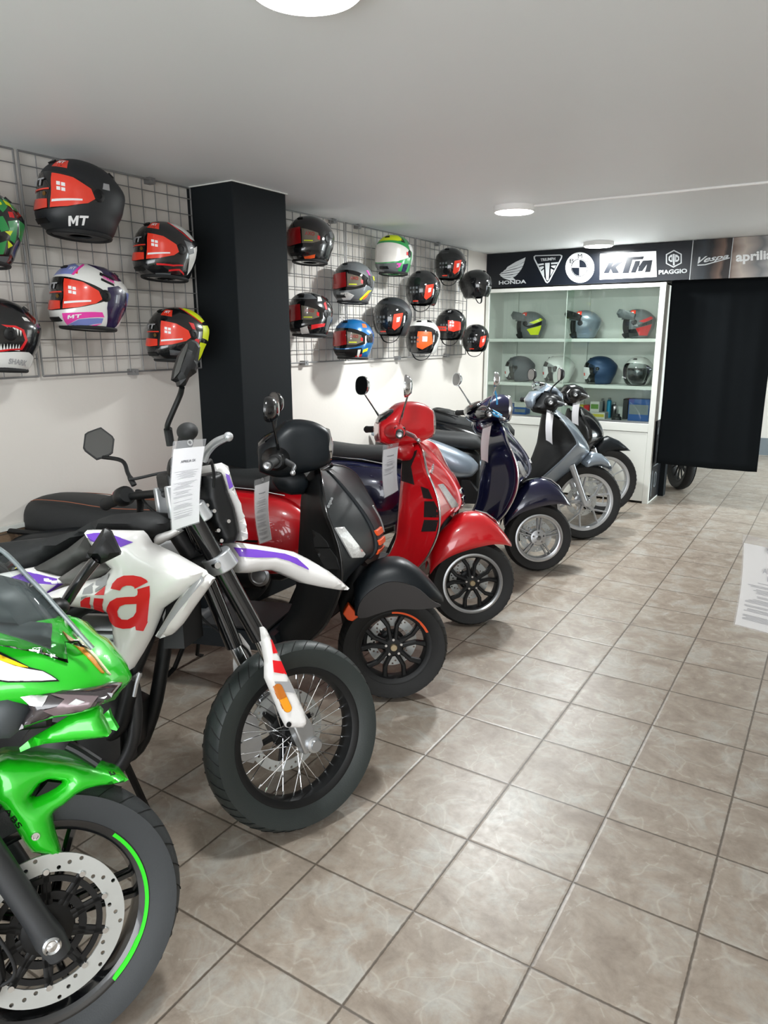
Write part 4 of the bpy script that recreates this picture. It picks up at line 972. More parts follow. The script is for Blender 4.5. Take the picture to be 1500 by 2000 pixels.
        q = Q(); q.w = lambda x, yy, z: o+e1*x+e2*z+ax*yy
        d.prism(q, V2, y-0.0022, y+0.0022, 0, holes, step=0.03)
        D = d.build('brake_disc', M_STEEL, W, smooth=False)
        c = MB(); ro = di+0.004; ri = 0.03
        nn = 10 if style == 'sport' else 6
        for k in range(nn):
            a = 2*PI*k/nn+0.2
            for s_ in (-1, 1): bar(ri, a+s_*0.25, ro, a, 0.006, 0.008, 0.003, 0.003, y, y, mb=c)
        if style == 'sport': c.lathe(o+ax*y, ax, [(0.062, -0.003), (0.078, -0.003), (0.078, 0.003), (0.062, 0.003)], 60, closed=True); c.lathe(o+ax*y, ax, [(0.098, -0.003), (0.110, -0.003), (0.110, 0.003), (0.098, 0.003)], 60, closed=True)
        c.lathe(o+ax*y, ax, [(0.02, -0.004), (0.05, -0.004), (0.055, 0), (0.05, 0.004), (0.02, 0.004)], 36)
        c.build('disc_carrier', M_BLK if style in ('sport', 'gts', 'wire') else M_ALU, D, ang=40)
        for k in range(nn):
            a = 2*PI*k/nn+0.2; MB().lathe(P(di+0.002, a, y-0.002*disc_side*-1 if False else y), ax, [(0, -0.006), (0.006, -0.006), (0.007, -0.004), (0.007, 0.004), (0, 0.005)], 14).build('disc_bolt', M_CHROME, D)
    # nuts and axle
    hm = hubcol or M_CHROME
    if style in ('gts', 'twin', 'yspoke', 'thin'):
        h = MB().lathe(o+ax*(yf-0.014), ax, [(0, -0.012), (0.013, -0.012), (0.016, -0.008), (0.016, 0.003), (0, 0.003)], 24).build('axle_nut', mat('brass_nut', rgb(180, 165, 135), 0.3, 0.9) if style == 'gts' else hm, W)
        if style != 'thin':
            for k in range(5):
                a = 2*PI*k/5+0.35; MB().lathe(P(0.034, a, yf-0.012), ax, [(0, -0.008), (0.0055, -0.008), (0.007, -0.005), (0.007, 0.003), (0, 0.003)], 12).build('wheel_bolt', M_CHROME, W)
    if arc:
        a0, a1, mm = arc; V = []; Fs = []; k_ = 28
        for i in range(k_+1):
            a = a0+(a1-a0)*i/k_; b = 0.010 if not (0.72 < i/k_ < 1.0) else 0.012
            V += [P(rr+0.004-b*0.2, a, -rw-0.0015), P(rr+0.004-b, a, -rw*0.97-0.001), P(rr+0.003-b, a, -rw*0.9), P(rr+0.003, a, -rw*0.95)]
        for i in range(k_):
            for j in range(4): Fs.append((i*4+j, i*4+(j+1) % 4, (i+1)*4+(j+1) % 4, (i+1)*4+j))
        MB().add(V, Fs).build('rim_stripe', mm, W, ang=60)
    return W

def mirror(root, base, head, ax_n, ax_r, rw, rh, m, stem=0.005, glass=True, bend=None, shape='oval'):
    """base and head centre in world space; ax_n points from the glass outwards, ax_r sideways"""
    n = np.array(ax_n, float); n /= np.linalg.norm(n); r = np.array(ax_r, float); r -= n*(r@n); r /= np.linalg.norm(r); u = np.cross(n, r)
    if u[2] < 0: u = -u
    base = np.array(base, float); head = np.array(head, float); att = head-n*0.014-u*rh*0.72
    path = [base]+([np.array(b) for b in bend] if bend else [base*0.5+att*0.5+np.array([0, 0, 0.0])])+[att]
    M_ = thingpart = MB()
    N_ = 28
    def ring(s, off):
        L = []
        for i in range(N_):
            a = 2*PI*i/N_
            if shape == 'oval': c, q = math.cos(a), math.sin(a); e = 0.82; x = math.copysign(abs(c)**e, c); y = math.copysign(abs(q)**e, q)
            elif shape == 'hex':
                k = 6; sec = PI/k; rr_ = math.cos(sec)/math.cos(((a+sec*0.6) % (2*sec))-sec); x, y = rr_*math.cos(a), rr_*math.sin(a)
            L.append(head+r*x*rw*s+u*y*rh*s-n*off)
        return L
    mb = MB().loft([ring(0.2, 0.034), ring(0.62, 0.030), ring(0.9, 0.016), ring(1.0, 0.004), ring(0.98, -0.001), ring(0.90, -0.001), ring(0.90, 0.002)])
    H = mb.build('mirror', m, root, ang=50)
    MB().tube(cr(path, 5), [stem*1.35 if i < 4 else stem for i in range(len(cr(path, 5)))], 10).build('mirror_stem', m, H)
    if glass: MB().loft([ring(0.89, 0.001), ring(0.89, -0.0005)]).build('mirror_glass', M_MIRROR, H, ang=30)
    return H
def grip(root, p0, p1, r=0.016, m=None, ribs=True, end=True, name='grip'):
    p0 = np.array(p0, float); p1 = np.array(p1, float); L = np.linalg.norm(p1-p0); mb = MB(); d = (p1-p0)/L
    prof = [(0, 0), (r*1.25, 0), (r*1.3, 0.004), (r*1.02, 0.008)]
    k = 14
    for i in range(k): h = 0.012+(L-0.024)*i/k; prof += [(r*1.02, h), (r*1.02 if not ribs else r*1.07, h+(L-0.024)/k*0.3), (r*1.02, h+(L-0.024)/k*0.6)]
    prof += [(r*1.0, L-0.008), (r*1.15, L-0.005), (r*1.15, L), (0, L)]
    G = mb.lathe(p0, d, prof, 24).build(name, m or M_BLKM, root, ang=50)
    if end: MB().lathe(p1, d, [(0, -0.002), (r*0.8, -0.002), (r*0.85, 0.012), (r*0.55, 0.018), (0, 0.016)], 20).build('bar_end', M_ALU, G)
    return G
def lever(root, pts, m, r=0.006, ball=True, name='brake_lever'):
    p = cr([np.array(q, float) for q in pts], 6); n = len(p)
    mb = MB().tube(p, [r*(1.25-0.5*i/n) for i in range(n)], 10, flat=1.5)
    if ball: e = p[-1]; mb.ell(e, [r*1.5, 0, 0], [0, r*1.5, 0], [0, 0, r*1.5], nu=14, nv=8)
    return mb.build(name, m, root, ang=70)
def cables(root, lists, r=0.004, name='cable', m=None):
    for L in lists: MB().tube(cr(L, 8), r, 8).build(name, m or M_BLKM, root, ang=80)

# ---- price sheets: a plastic sleeve hanging in a vertical plane
def sheet(c4, anchor, ang, label, title=None, dense=0.5, group='price sheets on the vehicles', rows=26, logo=False, tail=0.82, paper=None, seed=1, v0=0.30):
    """c4 photograph pixels TL,TR,BR,BL; the sheet hangs in a vertical plane through anchor along the direction ang (degrees)"""
    a = math.radians(ang); d = np.array([math.cos(a), math.sin(a), 0]); n = np.array([-d[1], d[0], 0])
    Q = [onplane(x, y, anchor, n) for x, y in c4]
    if n@(CAM-Q[0]) < 0: n = -n
    TL, TR, BR, BL = Q
    def P(u, v, off=0.0):     # v from the top
        p = (TL*(1-u)+TR*u)*(1-v)+(BL*(1-u)+BR*u)*v
        return p+n*(off+0.010*math.sin(v*PI)*1.0-0.006*math.cos((u-0.5)*PI))
    t = thing('price_sheet', label, 'price sheet', (TL+TR)/2, group)
    def patch(mb, u0, u1, v0, v1, off, mi=0, nu=6, nv=14, th=0.0006):
        V = []; 
        for o_ in (off, off-th):
            for j in range(nv+1):
                for i in range(nu+1): V.append(P(u0+(u1-u0)*i/nu, v0+(v1-v0)*j/nv, o_))
        k = (nu+1)*(nv+1); Fs = []
        for j in range(nv):
            for i in range(nu):
                q = j*(nu+1)+i; Fs += [(q, q+nu+1, q+nu+2, q+1), (k+q, k+q+1, k+q+nu+2, k+q+nu+1)]
        for i in range(nu): Fs += [(i, i+1, k+i+1, k+i), (nv*(nu+1)+i+1, nv*(nu+1)+i, k+nv*(nu+1)+i, k+nv*(nu+1)+i+1)]
        for j in range(nv): Fs += [((j+1)*(nu+1), j*(nu+1), k+j*(nu+1), k+(j+1)*(nu+1)), (j*(nu+1)+nu, (j+1)*(nu+1)+nu, k+(j+1)*(nu+1)+nu, k+j*(nu+1)+nu)]
        mb.add(V, Fs, mi)
    m = MB(); patch(m, 0, 1, 0, 1, 0.0); m.build('plastic_sleeve', M_SLEEVE, t, ang=60)
    m = MB(); patch(m, 0.03, 0.97, 0.085, 0.985, -0.0008); Pp = m.build('paper', paper or M_PAPER, t, ang=60)
    R_ = random.Random(seed); m = MB()
    v = v0; nrow = 0
    while v < tail and dense > 0:
        L = R_.uniform(0.35, 0.75) if nrow % 6 else 0.4; c = 0.5 if nrow < 12 else 0.38
        h = 0.0045
        if R_.random() < 0.85: patch(m, max(0.12, c-L/2), min(0.88, c+L/2), v, v+h, 0.0012, 0, 4, 1, 0.0002)
        v += 0.013 if nrow % 7 else 0.035; nrow += 1
    if title:
        V, Fs = textmesh(title, 0.02, 0.0); m.add([P(0.28+0.46*a_, 0.245-0.028*b_, 0.0014) for a_, b_ in V], Fs, 1)
    if m.v: m.build('printed_text', [M_INK, M_INKD], Pp, smooth=False)
    top = P(0.5, 0.03, 0.001); MB().lathe(top, n, [(0.004, 0), (0.007, 0), (0.007, 0.002), (0.004, 0.002)], 16, closed=True).build('punched_eyelet', M_GREYP, t)
    return t
# ================================================================ scooters
def shield_loft(B, rows, hfn=None):
    """rows: (ridge (x,z), edge (x,z), half width, rear (x,z), rear half width). Returns front mesh, rear mesh, edge lines, front surface function."""
    fr = []; rr = []; eR = []; eL = []
    for (rx, rz), (ex, ez), w, (bx, bz), wb in rows:
        F_ = []
        K = 8
        for i in range(-K, K+1):
            t = i/K; a = abs(t); s = a**2.0; F_.append((rx+(ex-rx)*s, t*w, rz+(ez-rz)*s))
        fr.append([B.w(*p) for p in F_])
        R_ = [(ex, -w, ez), (ex-0.018, -w*0.985, ez), (ex-0.03, -w*0.93, ez)]
        R_ += [(bx*0.25+ex*0.75-0.02, -(wb*0.4+w*0.6), ez*0.8+bz*0.2), (bx*0.7+ex*0.3, -(wb*0.85+w*0.15), bz), (bx, -wb*0.8, bz), (bx-0.012, -wb*0.3, bz)]
        R_ += [(x, -y, z) for x, y, z in R_[::-1]]
        rr.append([B.w(*p) for p in R_]); eR.append(B.w(ex-0.004, -w-0.001, ez)); eL.append(B.w(ex-0.004, w+0.001, ez))
    def surf(y, z):
        # nearest row by ridge height, front x at lateral y
        zs = [r[0][1]+(r[1][1]-r[0][1])*min(1, abs(y)/r[2])**2 for r in rows]
        best = None
        for i in range(len(rows)-1):
            a, b = zs[i], zs[i+1]
            if min(a, b) <= z <= max(a, b):
                t = (z-a)/(b-a) if b != a else 0; xa, xb = [r[0][0]+(r[1][0]-r[0][0])*min(1, abs(y)/r[2])**2 for r in (rows[i], rows[i+1])]
                return xa+(xb-xa)*t
        r = rows[0] if abs(z-zs[0]) < abs(z-zs[-1]) else rows[-1]; return r[0][0]+(r[1][0]-r[0][0])*min(1, abs(y)/r[2])**2
    return fr, rr, eR, eL, surf
def dense_rows(rows, k=4):
    flat = [np.array([r[0][0], r[0][1], r[1][0], r[1][1], r[2], r[3][0], r[3][1], r[4]]) for r in rows]
    return [((q[0], q[1]), (q[2], q[3]), q[4], (q[5], q[6]), q[7]) for q in cr(flat, k)]
def on_front(B, surf, poly_yz, mb, off=0.004, th=0.006, mi=0, step=0.02, holes=()):
    V2, F2, _ = trimesh2d(poly_yz, holes, step)
    if not V2: return
    n = len(V2); V = [B.w(surf(y, z)+off, y, z) for y, z in V2]+[B.w(surf(y, z)+off-th, y, z) for y, z in V2]; E = {}
    Fs = list(F2)+[(f[2]+n, f[1]+n, f[0]+n) for f in F2]
    for f in F2:
        for a, b in ((f[0], f[1]), (f[1], f[2]), (f[2], f[0])):
            if (b, a) in E: E.pop((b, a))
            else: E[(a, b)] = 1
    Fs += [(b, a, a+n, b+n) for a, b in E]; mb.add(V, Fs, mi)
def px_front(B, surf, px, y0=-0.2):
    """photograph pixel to (lateral, height) on the shield's front surface"""
    o = CAM; d = ray(*px); best = None; prev = None
    for i in range(2000):
        t = 1.0+i*0.004; p = CAM+d*t-B.o; x, y, z = p@B.h, p@B.l, p@B.u
        g = x-surf(y, z)
        if prev is not None and prev > 0 >= g and abs(y) < 0.5: return (y, z)
        prev = g
    # grazing: closest approach
    b = (1e9, None)
    for i in range(1000):
        t = 1.0+i*0.008; p = CAM+d*t-B.o; x, y, z = p@B.h, p@B.l, p@B.u
        if abs(y) < 0.35 and abs(x-surf(y, z)) < b[0]: b = (abs(x-surf(y, z)), (y, z))
    return b[1]
def xloft(B, st, n=20, p=2.3, y0=0.0):
    """stations (x, half width, z low, z high) -> rounded body along x"""
    R_ = []
    for x, w, zl, zh in st:
        c = (zl+zh)/2; h = (zh-zl)/2; L = []
        for i in range(n):
            a = 2*PI*i/n; ca, sa = math.cos(a), math.sin(a)
            L.append(B.w(x, y0+w*math.copysign(abs(ca)**(2/p), ca), c+h*math.copysign(abs(sa)**(2/p), sa)))
        R_.append(L)
    return R_
def st_dense(st, k=4): return [tuple(q) for q in cr([np.array(s, float) for s in st], k)]

def vespa(label, B, S, paint, seatm, opt):
    big = opt.get('gts', True); t = thing('scooter', label, 'scooter', B.o, None)
    trim = opt.get('trim', M_CHROME); inner = opt.get('inner', paint); R = opt.get('R', 0.235); dz = opt.get('dz', 0)
    W = wheel(S, R, 0.118 if big else 0.108, opt.get('rr', 0.158), t, opt.get('style', 'gts'), rimcol=opt.get('rim'), disc=(0.108, 0.07, 0.045), arc=opt.get('arc'), grooves=40, tyre_m=mat('scooter_tyre', rgb(20, 20, 20), 0.68, bump=0.3, bscale=300))
    if opt.get('lip'):
        o = S.w(0, 0, R); MB().lathe(o, S.l, [(opt.get('rr', 0.158)+0.005, -0.044), (opt.get('rr', 0.158)-0.004, -0.0455), (opt.get('rr', 0.158)-0.012, -0.040), (opt.get('rr', 0.158)-0.010, -0.036)], 64).build('rim_lip', opt['lip'], W)
    # trailing arm on the far side and its cover
    MB().tube([S.w(-0.20, 0.075, 0.50), S.w(-0.14, 0.085, 0.36), S.w(-0.10, 0.085, 0.25), S.w(0.0, 0.075, R)], 0.02, 12).build('suspension_arm', M_BLK, t)
    MB().tube([S.w(-0.13, 0.0, 0.60), S.w(-0.20, 0.03, 0.42), S.w(-0.19, 0.075, 0.30)], [0.03, 0.03, 0.02], 12).build('steering_tube', M_BLK, t)
    MB().box(S, -0.13, -0.07, 0.05, 0.10, 0.19, 0.29).build('brake_caliper', M_BLK, t, bevel=0.008)
    if opt.get('cover'): MB().prism(S, S.pts(opt['cover'], -0.07), -0.075, -0.03).build('suspension_cover', M_ORANGE, t, bevel=0.004, ang=30)
    # fender
    st = st_dense([(-0.235, 0.060, 0.30, 0.36), (-0.205, 0.085, 0.35, 0.455), (-0.14, 0.105, 0.40, 0.55), (-0.06, 0.112, 0.43, 0.605), (0.03, 0.112, 0.45, 0.615), (0.10, 0.10, 0.455, 0.575), (0.16, 0.075, 0.445, 0.515), (0.212, 0.03, 0.425, 0.445)], 4)
    if opt.get('fcut'): st = [(-0.165, 0.098, 0.405, 0.515)]+[q for q in st if q[0] > -0.155]
    rings = []
    for x, w, zl, zh in st:
        L = []
        for i in range(21):
            a = PI*i/20; ca, sa = math.cos(a), math.sin(a); L.append(S.w(x, w*math.copysign(abs(ca)**0.72, ca), zl+(zh-zl)*abs(sa)**0.80))
        rings.append(L)
    f = MB().loft(rings, cap=False, closed=False).build('front_fender', paint, t, ang=60, solid=0.004)
    if opt.get('fender_side'):   # black inner fender side with its arched upper edge
        arc_ = [(-0.155, 0.405), (-0.145, 0.46), (-0.10, 0.51), (-0.02, 0.545), (0.08, 0.52), (0.15, 0.46), (0.185, 0.435), (0.10, 0.425), (0.0, 0.43), (-0.08, 0.412), (-0.12, 0.40)]
        MB().prism(S, cr(arc_, 4, True), -0.117, -0.108).build('fender_side_panel', opt['fender_side'], f, ang=40)
    else:
        MB().tube([S.w(0.02, 0, 0.622), S.w(0.08, 0, 0.603), S.w(0.13, 0, 0.565), S.w(0.15, 0, 0.54)], [0.004, 0.007, 0.006, 0.003], 10).build('fender_crest', M_CHROME, f)
    # shield
    rows = dense_rows([((-0.315, 0.985), (-0.300, 0.985), 0.10, (-0.345, 0.98), 0.07), ((-0.275, 0.955), (-0.265, 0.965), 0.19, (-0.36, 0.955), 0.11), ((-0.235, 0.915), (-0.235, 0.925), 0.26, (-0.37, 0.915), 0.14),
            ((-0.175, 0.85), (-0.205, 0.85), 0.315, (-0.375, 0.85), 0.16), ((-0.12, 0.78), (-0.170, 0.78), 0.335, (-0.375, 0.78), 0.17), ((-0.085, 0.71), (-0.145, 0.71), 0.342, (-0.38, 0.70), 0.17), ((-0.085, 0.64), (-0.135, 0.63), 0.342, (-0.385, 0.62), 0.17),
            ((-0.17, 0.56), (-0.145, 0.55), 0.335, (-0.39, 0.54), 0.17), ((-0.24, 0.48), (-0.175, 0.47), 0.315, (-0.40, 0.46), 0.17), ((-0.28, 0.40), (-0.22, 0.39), 0.28, (-0.43, 0.38), 0.17), ((-0.34, 0.31), (-0.29, 0.31), 0.23, (-0.48, 0.31), 0.17), ((-0.40, 0.25), (-0.36, 0.25), 0.20, (-0.52, 0.25), 0.17)], 4)
    fr, rr, eR, eL, surf = shield_loft(B, rows)
    SH = MB().loft(fr[::-1], cap=False, closed=False).build('front_shield', paint, t, ang=60)
    ib = MB().loft(rr, cap=False, closed=False).build('inner_leg_panel', inner, t, ang=60)
    MB().loft([[a for a in fr[0]]+rr[0][::-1]][0:1]*1, cap=False) if False else None
    tr = MB().tube(eR, 0.006, 8).tube(eL, 0.006, 8).tube([eR[0], B.w(-0.29, 0, 1.0), eL[0]], 0.006, 8).build('shield_trim', trim, t, ang=80)
    # horn cover ridge
    m = MB(); on_front(B, surf, [(-0.032, 0.975), (0.032, 0.975), (0.036, 0.85), (0.05, 0.70), (0.06, 0.615), (-0.06, 0.615), (-0.05, 0.70), (-0.036, 0.85)], m, 0.014, 0.02); hc = m.build('horn_cover', paint, t, ang=40, bevel=0.004)
    m = MB()
    for k in range(3 if big else 1): z = 0.735-0.04*k; on_front(B, surf, [(-0.05, z), (0.05, z), (0.046, z-0.022), (-0.046, z-0.022)], m, 0.024, 0.014)
    m.build('horn_cover_vents', opt.get('vents', M_CHROME), hc, ang=30, bevel=0.002)
    # turn signals, mirrored
    sig = opt.get('signal_px')
    yz = [px_front(B, surf, q) for q in sig] if sig else [(-0.19, 0.80), (-0.15, 0.80), (-0.19, 0.68), (-0.24, 0.70)]
    for sg in (1, -1):
        pass
    if sig: film_on(SH, sig, 'turn_signal', M_LENS, t, 0.006, 0.009, 5)
    m = MB(); on_front(B, surf, [(0.19, 0.80), (0.215, 0.80), (0.25, 0.69), (0.22, 0.68)], m, 0.007, 0.009); m.build('turn_signal', M_LENS, t, ang=40)
    if opt.get('logo_px'): film_on(SH, None, 'script_emblem', M_SILV, t, 0.004, 0.003, textq=(('Vespa', 0.02, 0.3), opt['logo_px']))
    if False:
        q = [px_front(B, surf, a) for a in opt['logo_px']]; V, Fs = textmesh('Vespa', 0.02, 0.3); m = MB(); P4 = [np.array(a) for a in q]
        vv = []
        for u, v in V: y, z = (P4[3]*(1-u)+P4[2]*u)*(1-v)+(P4[0]*(1-u)+P4[1]*u)*v; vv.append(B.w(surf(y, z)+0.004, y, z))
        m.add(vv, Fs); m.build('script_emblem', M_CHROME, t, smooth=False)
    # grilles of the inner panel, traced on the near side
    for px, lat, nm in opt.get('grilles', []): film_on(ib, px, 'panel_grille', M_BLKM, ib, 0.003, 0.006, 5)
    for px, lat, nm in []:
        q = [B.at(a, b, lat[i] if hasattr(lat, '__len__') else lat) for i, (a, b) in enumerate(px)]; LL = lat if hasattr(lat, '__len__') else [lat]*len(px)
        c3 = [B.w(x, y, z) for (x, z), y in zip(q, LL)]; nrm = np.cross(c3[1]-c3[0], c3[2]-c3[1]); nrm /= np.linalg.norm(nrm)
        if nrm@(CAM-c3[0]) < 0: nrm = -nrm
        k = len(c3); MB().add([p+nrm*0.004 for p in c3]+[p-nrm*0.012 for p in c3], [tuple(range(k)), tuple(range(2*k-1, k-1, -1))]+[(i, i+k, (i+1) % k+k, (i+1) % k) for i in range(k)]).build('panel_grille', M_BLKM, ib, smooth=False)
    # floor, tunnel, rear body
    MB().prism(B, [(-0.44, 0.25), (-0.46, 0.305), (-0.80, 0.315), (-0.86, 0.36), (-0.92, 0.36), (-0.92, 0.24), (-0.5, 0.235)], -0.215, 0.215).build('footboard', paint, t, bevel=0.012, ang=40)
    MB().box(B, -0.80, -0.50, -0.19, 0.19, 0.314, 0.322).build('floor_mat', M_BLKM, t)
    body = [(-0.84, 0.07, 0.30, 0.66), (-0.88, 0.13, 0.28, 0.68), (-1.0, 0.15, 0.28, 0.70), (-1.3, 0.15, 0.42, 0.70), (-1.55, 0.14, 0.52, 0.69), (-1.72, 0.10, 0.55, 0.67), (-1.79, 0.05, 0.56, 0.63)]
    MB().loft(xloft(B, st_dense(body), 22, 3)).build('rear_body', paint, t, ang=60)
    for sg in (-1, 1):
        st = st_dense([(-0.84, 0.01, 0.44, 0.50), (-0.87, 0.06, 0.33, 0.58), (-0.98, 0.105, 0.26, 0.66), (-1.15, 0.135, 0.25, 0.69), (-1.35, 0.14, 0.29, 0.70), (-1.52, 0.12, 0.38, 0.68), (-1.66, 0.08, 0.46, 0.65), (-1.75, 0.02, 0.53, 0.60)], 4)
        cw = MB().loft(xloft(B, st, 26, 2.4, y0=sg*0.165)).build('side_cowl', paint, t, ang=60)
        if opt.get('louvres') and sg < 0:
            m = MB()
            for k in range(4):
                z = 0.455-0.022*k; x0, x1 = -1.23, -1.10
                m.prism(B, [(x0, z), (x1, z), (x1, z-0.010), (x0, z-0.010)], -0.3075, -0.295)
            m.build('louvres', M_BLK, cw, smooth=False)
    if opt.get('trimline'): MB().tube([B.w(-0.98, -0.21, 0.685), B.w(-1.15, -0.235, 0.715), B.w(-1.35, -0.24, 0.725), B.w(-1.55, -0.21, 0.71)], 0.004, 8).build('cowl_trim', M_CHROME, t)
    # seat
    st = st_dense([(-0.80, 0.07, 0.69, 0.735), (-0.84, 0.11, 0.685, 0.775), (-0.95, 0.145, 0.68, 0.80), (-1.10, 0.155, 0.675, 0.80), (-1.25, 0.16, 0.67, 0.80), (-1.45, 0.155, 0.675, 0.82), (-1.60, 0.14, 0.68, 0.82), (-1.70, 0.10, 0.69, 0.79), (-1.735, 0.04, 0.71, 0.75)], 4)
    if opt.get('seatlow'): st = [(a, b, min(c, opt['seatlow']+max(0, (-1.15-a))*0.0+max(0, a+1.15)*0.2), d) for a, b, c, d in st]
    se = MB().loft(xloft(B, st, 26, 2.7)).build('seat', seatm, t, ang=60)
    if opt.get('stitch'):
        m = MB()
        for sg in (-1, 1): m.tube(cr([B.w(-0.9, sg*0.12, 0.785), B.w(-1.05, sg*0.138, 0.788), B.w(-1.25, sg*0.143, 0.788), B.w(-1.45, sg*0.138, 0.805), B.w(-1.60, sg*0.12, 0.805), B.w(-1.70, sg*0.05, 0.785)], 6), 0.0018, 6)
        m.tube(cr([B.w(-1.18, -0.13, 0.795), B.w(-1.22, -0.05, 0.804), B.w(-1.22, 0.05, 0.804), B.w(-1.18, 0.13, 0.795)], 5), 0.0018, 6)
        m.build('seat_stitching', opt['stitch'], se)
    MB().tube(cr([B.w(-1.42, -0.155, 0.665), B.w(-1.62, -0.175, 0.665), B.w(-1.78, -0.14, 0.665), B.w(-1.83, 0, 0.665), B.w(-1.78, 0.14, 0.665), B.w(-1.62, 0.175, 0.665), B.w(-1.42, 0.155, 0.665)], 6), 0.012, 10).build('grab_rail', opt.get('rail', M_CHROME), t)
    MB().box(B, -1.82, -1.77, -0.045, 0.045, 0.545, 0.60).build('tail_light', M_REDD, t, bevel=0.01)
    # engine side, rear wheel, exhaust
    wheel(Frame(*(B.w(-1.37, 0, 0)[:2]), math.degrees(math.atan2(B.h[1], B.h[0])), 2, z=0.0), R, 0.12, 0.158, t, 'twin', name='rear_wheel', rimcol=M_BLK)
    MB().loft(xloft(B, [(-0.98, 0.06, 0.20, 0.30), (-1.1, 0.10, 0.15, 0.34), (-1.3, 0.10, 0.15, 0.36), (-1.42, 0.06, 0.18, 0.30)], 18, 3, y0=0.09)).build('engine_case', M_DARKM, t, ang=50)
    mf = MB().lathe(B.w(-1.10, -0.17, 0.22), -B.h, [(0, 0), (0.045, 0.0), (0.06, 0.02), (0.062, 0.30), (0.05, 0.33), (0, 0.33)], 28).build('muffler', M_BLK, t)
    MB().lathe(B.w(-1.12, -0.232, 0.25), -B.l, [(0.0, 0.0), (0.055, 0.0), (0.06, 0.006), (0.045, 0.012), (0.04, 0.008), (0.02, 0.012), (0, 0.012)], 28).build('exhaust_shield', M_ALU, mf)
    MB().tube([B.w(-0.95, -0.02, 0.20), B.w(-1.02, -0.02, 0.04), B.w(-1.04, -0.06, 0.012)], 0.011, 8).tube([B.w(-0.95, 0.1, 0.20), B.w(-1.0, 0.16, 0.04), B.w(-1.0, 0.22, 0.012)], 0.009, 8).build('stand', M_BLK, t)
    # headset
    H = opt.get('hz', 0.0); S0 = S; S = Frame(*(S.w(opt.get('hx', 0.0), 0, 0)[:2]), math.degrees(math.atan2(S.h[1], S.h[0]))+opt.get('hturn', 6), opt.get('lean', 5))
    st = st_dense([(-0.212, 0.068, 1.03+H, 1.145+H), (-0.225, 0.080, 1.015+H, 1.165+H), (-0.27, 0.094, 0.998+H, 1.190+H), (-0.33, 0.106, 0.985+H, 1.200+H), (-0.385, 0.118, 0.975+H, 1.190+H), (-0.44, 0.118, 0.980+H, 1.145+H), (-0.49, 0.085, 1.0+H, 1.10+H)] if big else
                  [(-0.215, 0.070, 1.00+H, 1.14+H), (-0.235, 0.086, 0.99+H, 1.155+H), (-0.28, 0.095, 0.985+H, 1.16+H), (-0.34, 0.098, 0.985+H, 1.14+H), (-0.40, 0.105, 0.985+H, 1.10+H), (-0.45, 0.095, 0.99+H, 1.07+H), (-0.48, 0.05, 1.01+H, 1.04+H)], 4)
    hs = MB().loft(xloft(S, st, 30, 3.8 if big else 2.3)).build('headset_cowl', paint, t, ang=60)
    lc = S.w(st[0][0]-0.006, 0, (st[0][2]+st[0][3])/2); lr = (st[0][3]-st[0][2])/2+0.012
    MB().lathe(lc, S.h, [(lr, -0.02), (lr+0.006, 0.0), (lr+0.002, 0.012), (lr-0.006, 0.014), (lr-0.008, 0.008)], 40).build('headlight_bezel', opt.get('bezel', M_CHROME), t)
    MB().lathe(lc, S.h, [(lr-0.006, 0.008), (lr*0.7, 0.018), (lr*0.3, 0.024), (0, 0.025)], 40).build('headlight', M_LENS, t)
    z0 = 1.135+H if big else 1.085+H
    d = MB().loft(xloft(S, [(-0.40, 0.05, z0+0.01, z0+0.035), (-0.43, 0.085, z0-0.005, z0+0.025), (-0.465, 0.08, z0-0.03, z0+0.005), (-0.49, 0.04, z0-0.045, z0-0.02)], 20, 2.6)).build('instrument_panel', M_GLOSSBLK, t, ang=50)
    xb = -0.425 if big else -0.40; zb = 1.055+H if big else 1.045+H
    for sg in (-1, 1):
        rings = []
        for y, r1, r2 in ((0.08, 0.058, 0.05), (0.14, 0.05, 0.045), (0.19, 0.038, 0.036), (0.235, 0.026, 0.026)):
            L = []
            for i in range(16): a = 2*PI*i/16; L.append(S.w(xb+r1*math.cos(a)-(y-0.08)*0.08, sg*y, zb+r2*math.sin(a)))
            rings.append(L)
        MB().loft(rings).build('handle_cover', paint if not opt.get('handle') else opt['handle'], t, ang=60)
        MB().box(S, xb-0.035, xb+0.02, sg*0.205-0.02, sg*0.205+0.02, zb-0.022, zb+0.026).build('switch_block', M_BLK, t, bevel=0.008)
        grip(t, S.w(xb-0.012, sg*0.225, zb), S.w(xb-0.045, sg*0.35, zb-0.004), 0.0165, M_BLKM)
        lever(t, [S.w(xb+0.03, sg*0.19, zb-0.005), S.w(xb+0.055, sg*0.24, zb-0.02), S.w(xb+0.045, sg*0.31, zb-0.028), S.w(xb+0.04, sg*0.365, zb-0.032)], opt.get('lever', M_ALU), 0.0065)
        base = S.w(xb+0.005, sg*0.165, zb+0.035); mm = opt.get('mirror', M_CHROME)
        head = S.w(xb+opt.get('mfx', 0.0), sg*opt.get('my', 0.30), zb+opt.get('mh', 0.215))
        mirror(t, base, head if sg < 0 else S.w(xb+opt.get('mfx', 0.0)+opt.get('lmx', 0), opt.get('lmy', 0.33), zb+opt.get('mh', 0.215)+0.02), -S.h*1.0+S.l*(-sg)*0.35+S.u*0.05+opt.get('mn', np.zeros(3)), S.l, opt.get('mrw', 0.062), opt.get('mrh', 0.048), mm, 0.0045, shape='oval')
    MB().loft(xloft(S, [(-0.30, 0.03, 0.93, 0.96), (-0.32, 0.06, 0.90, 1.0), (-0.37, 0.07, 0.90, 1.02), (-0.42, 0.06, 0.92, 1.02), (-0.44, 0.03, 0.95, 1.0)], 18, 2.4)).build('steering_neck', paint, t, ang=50)
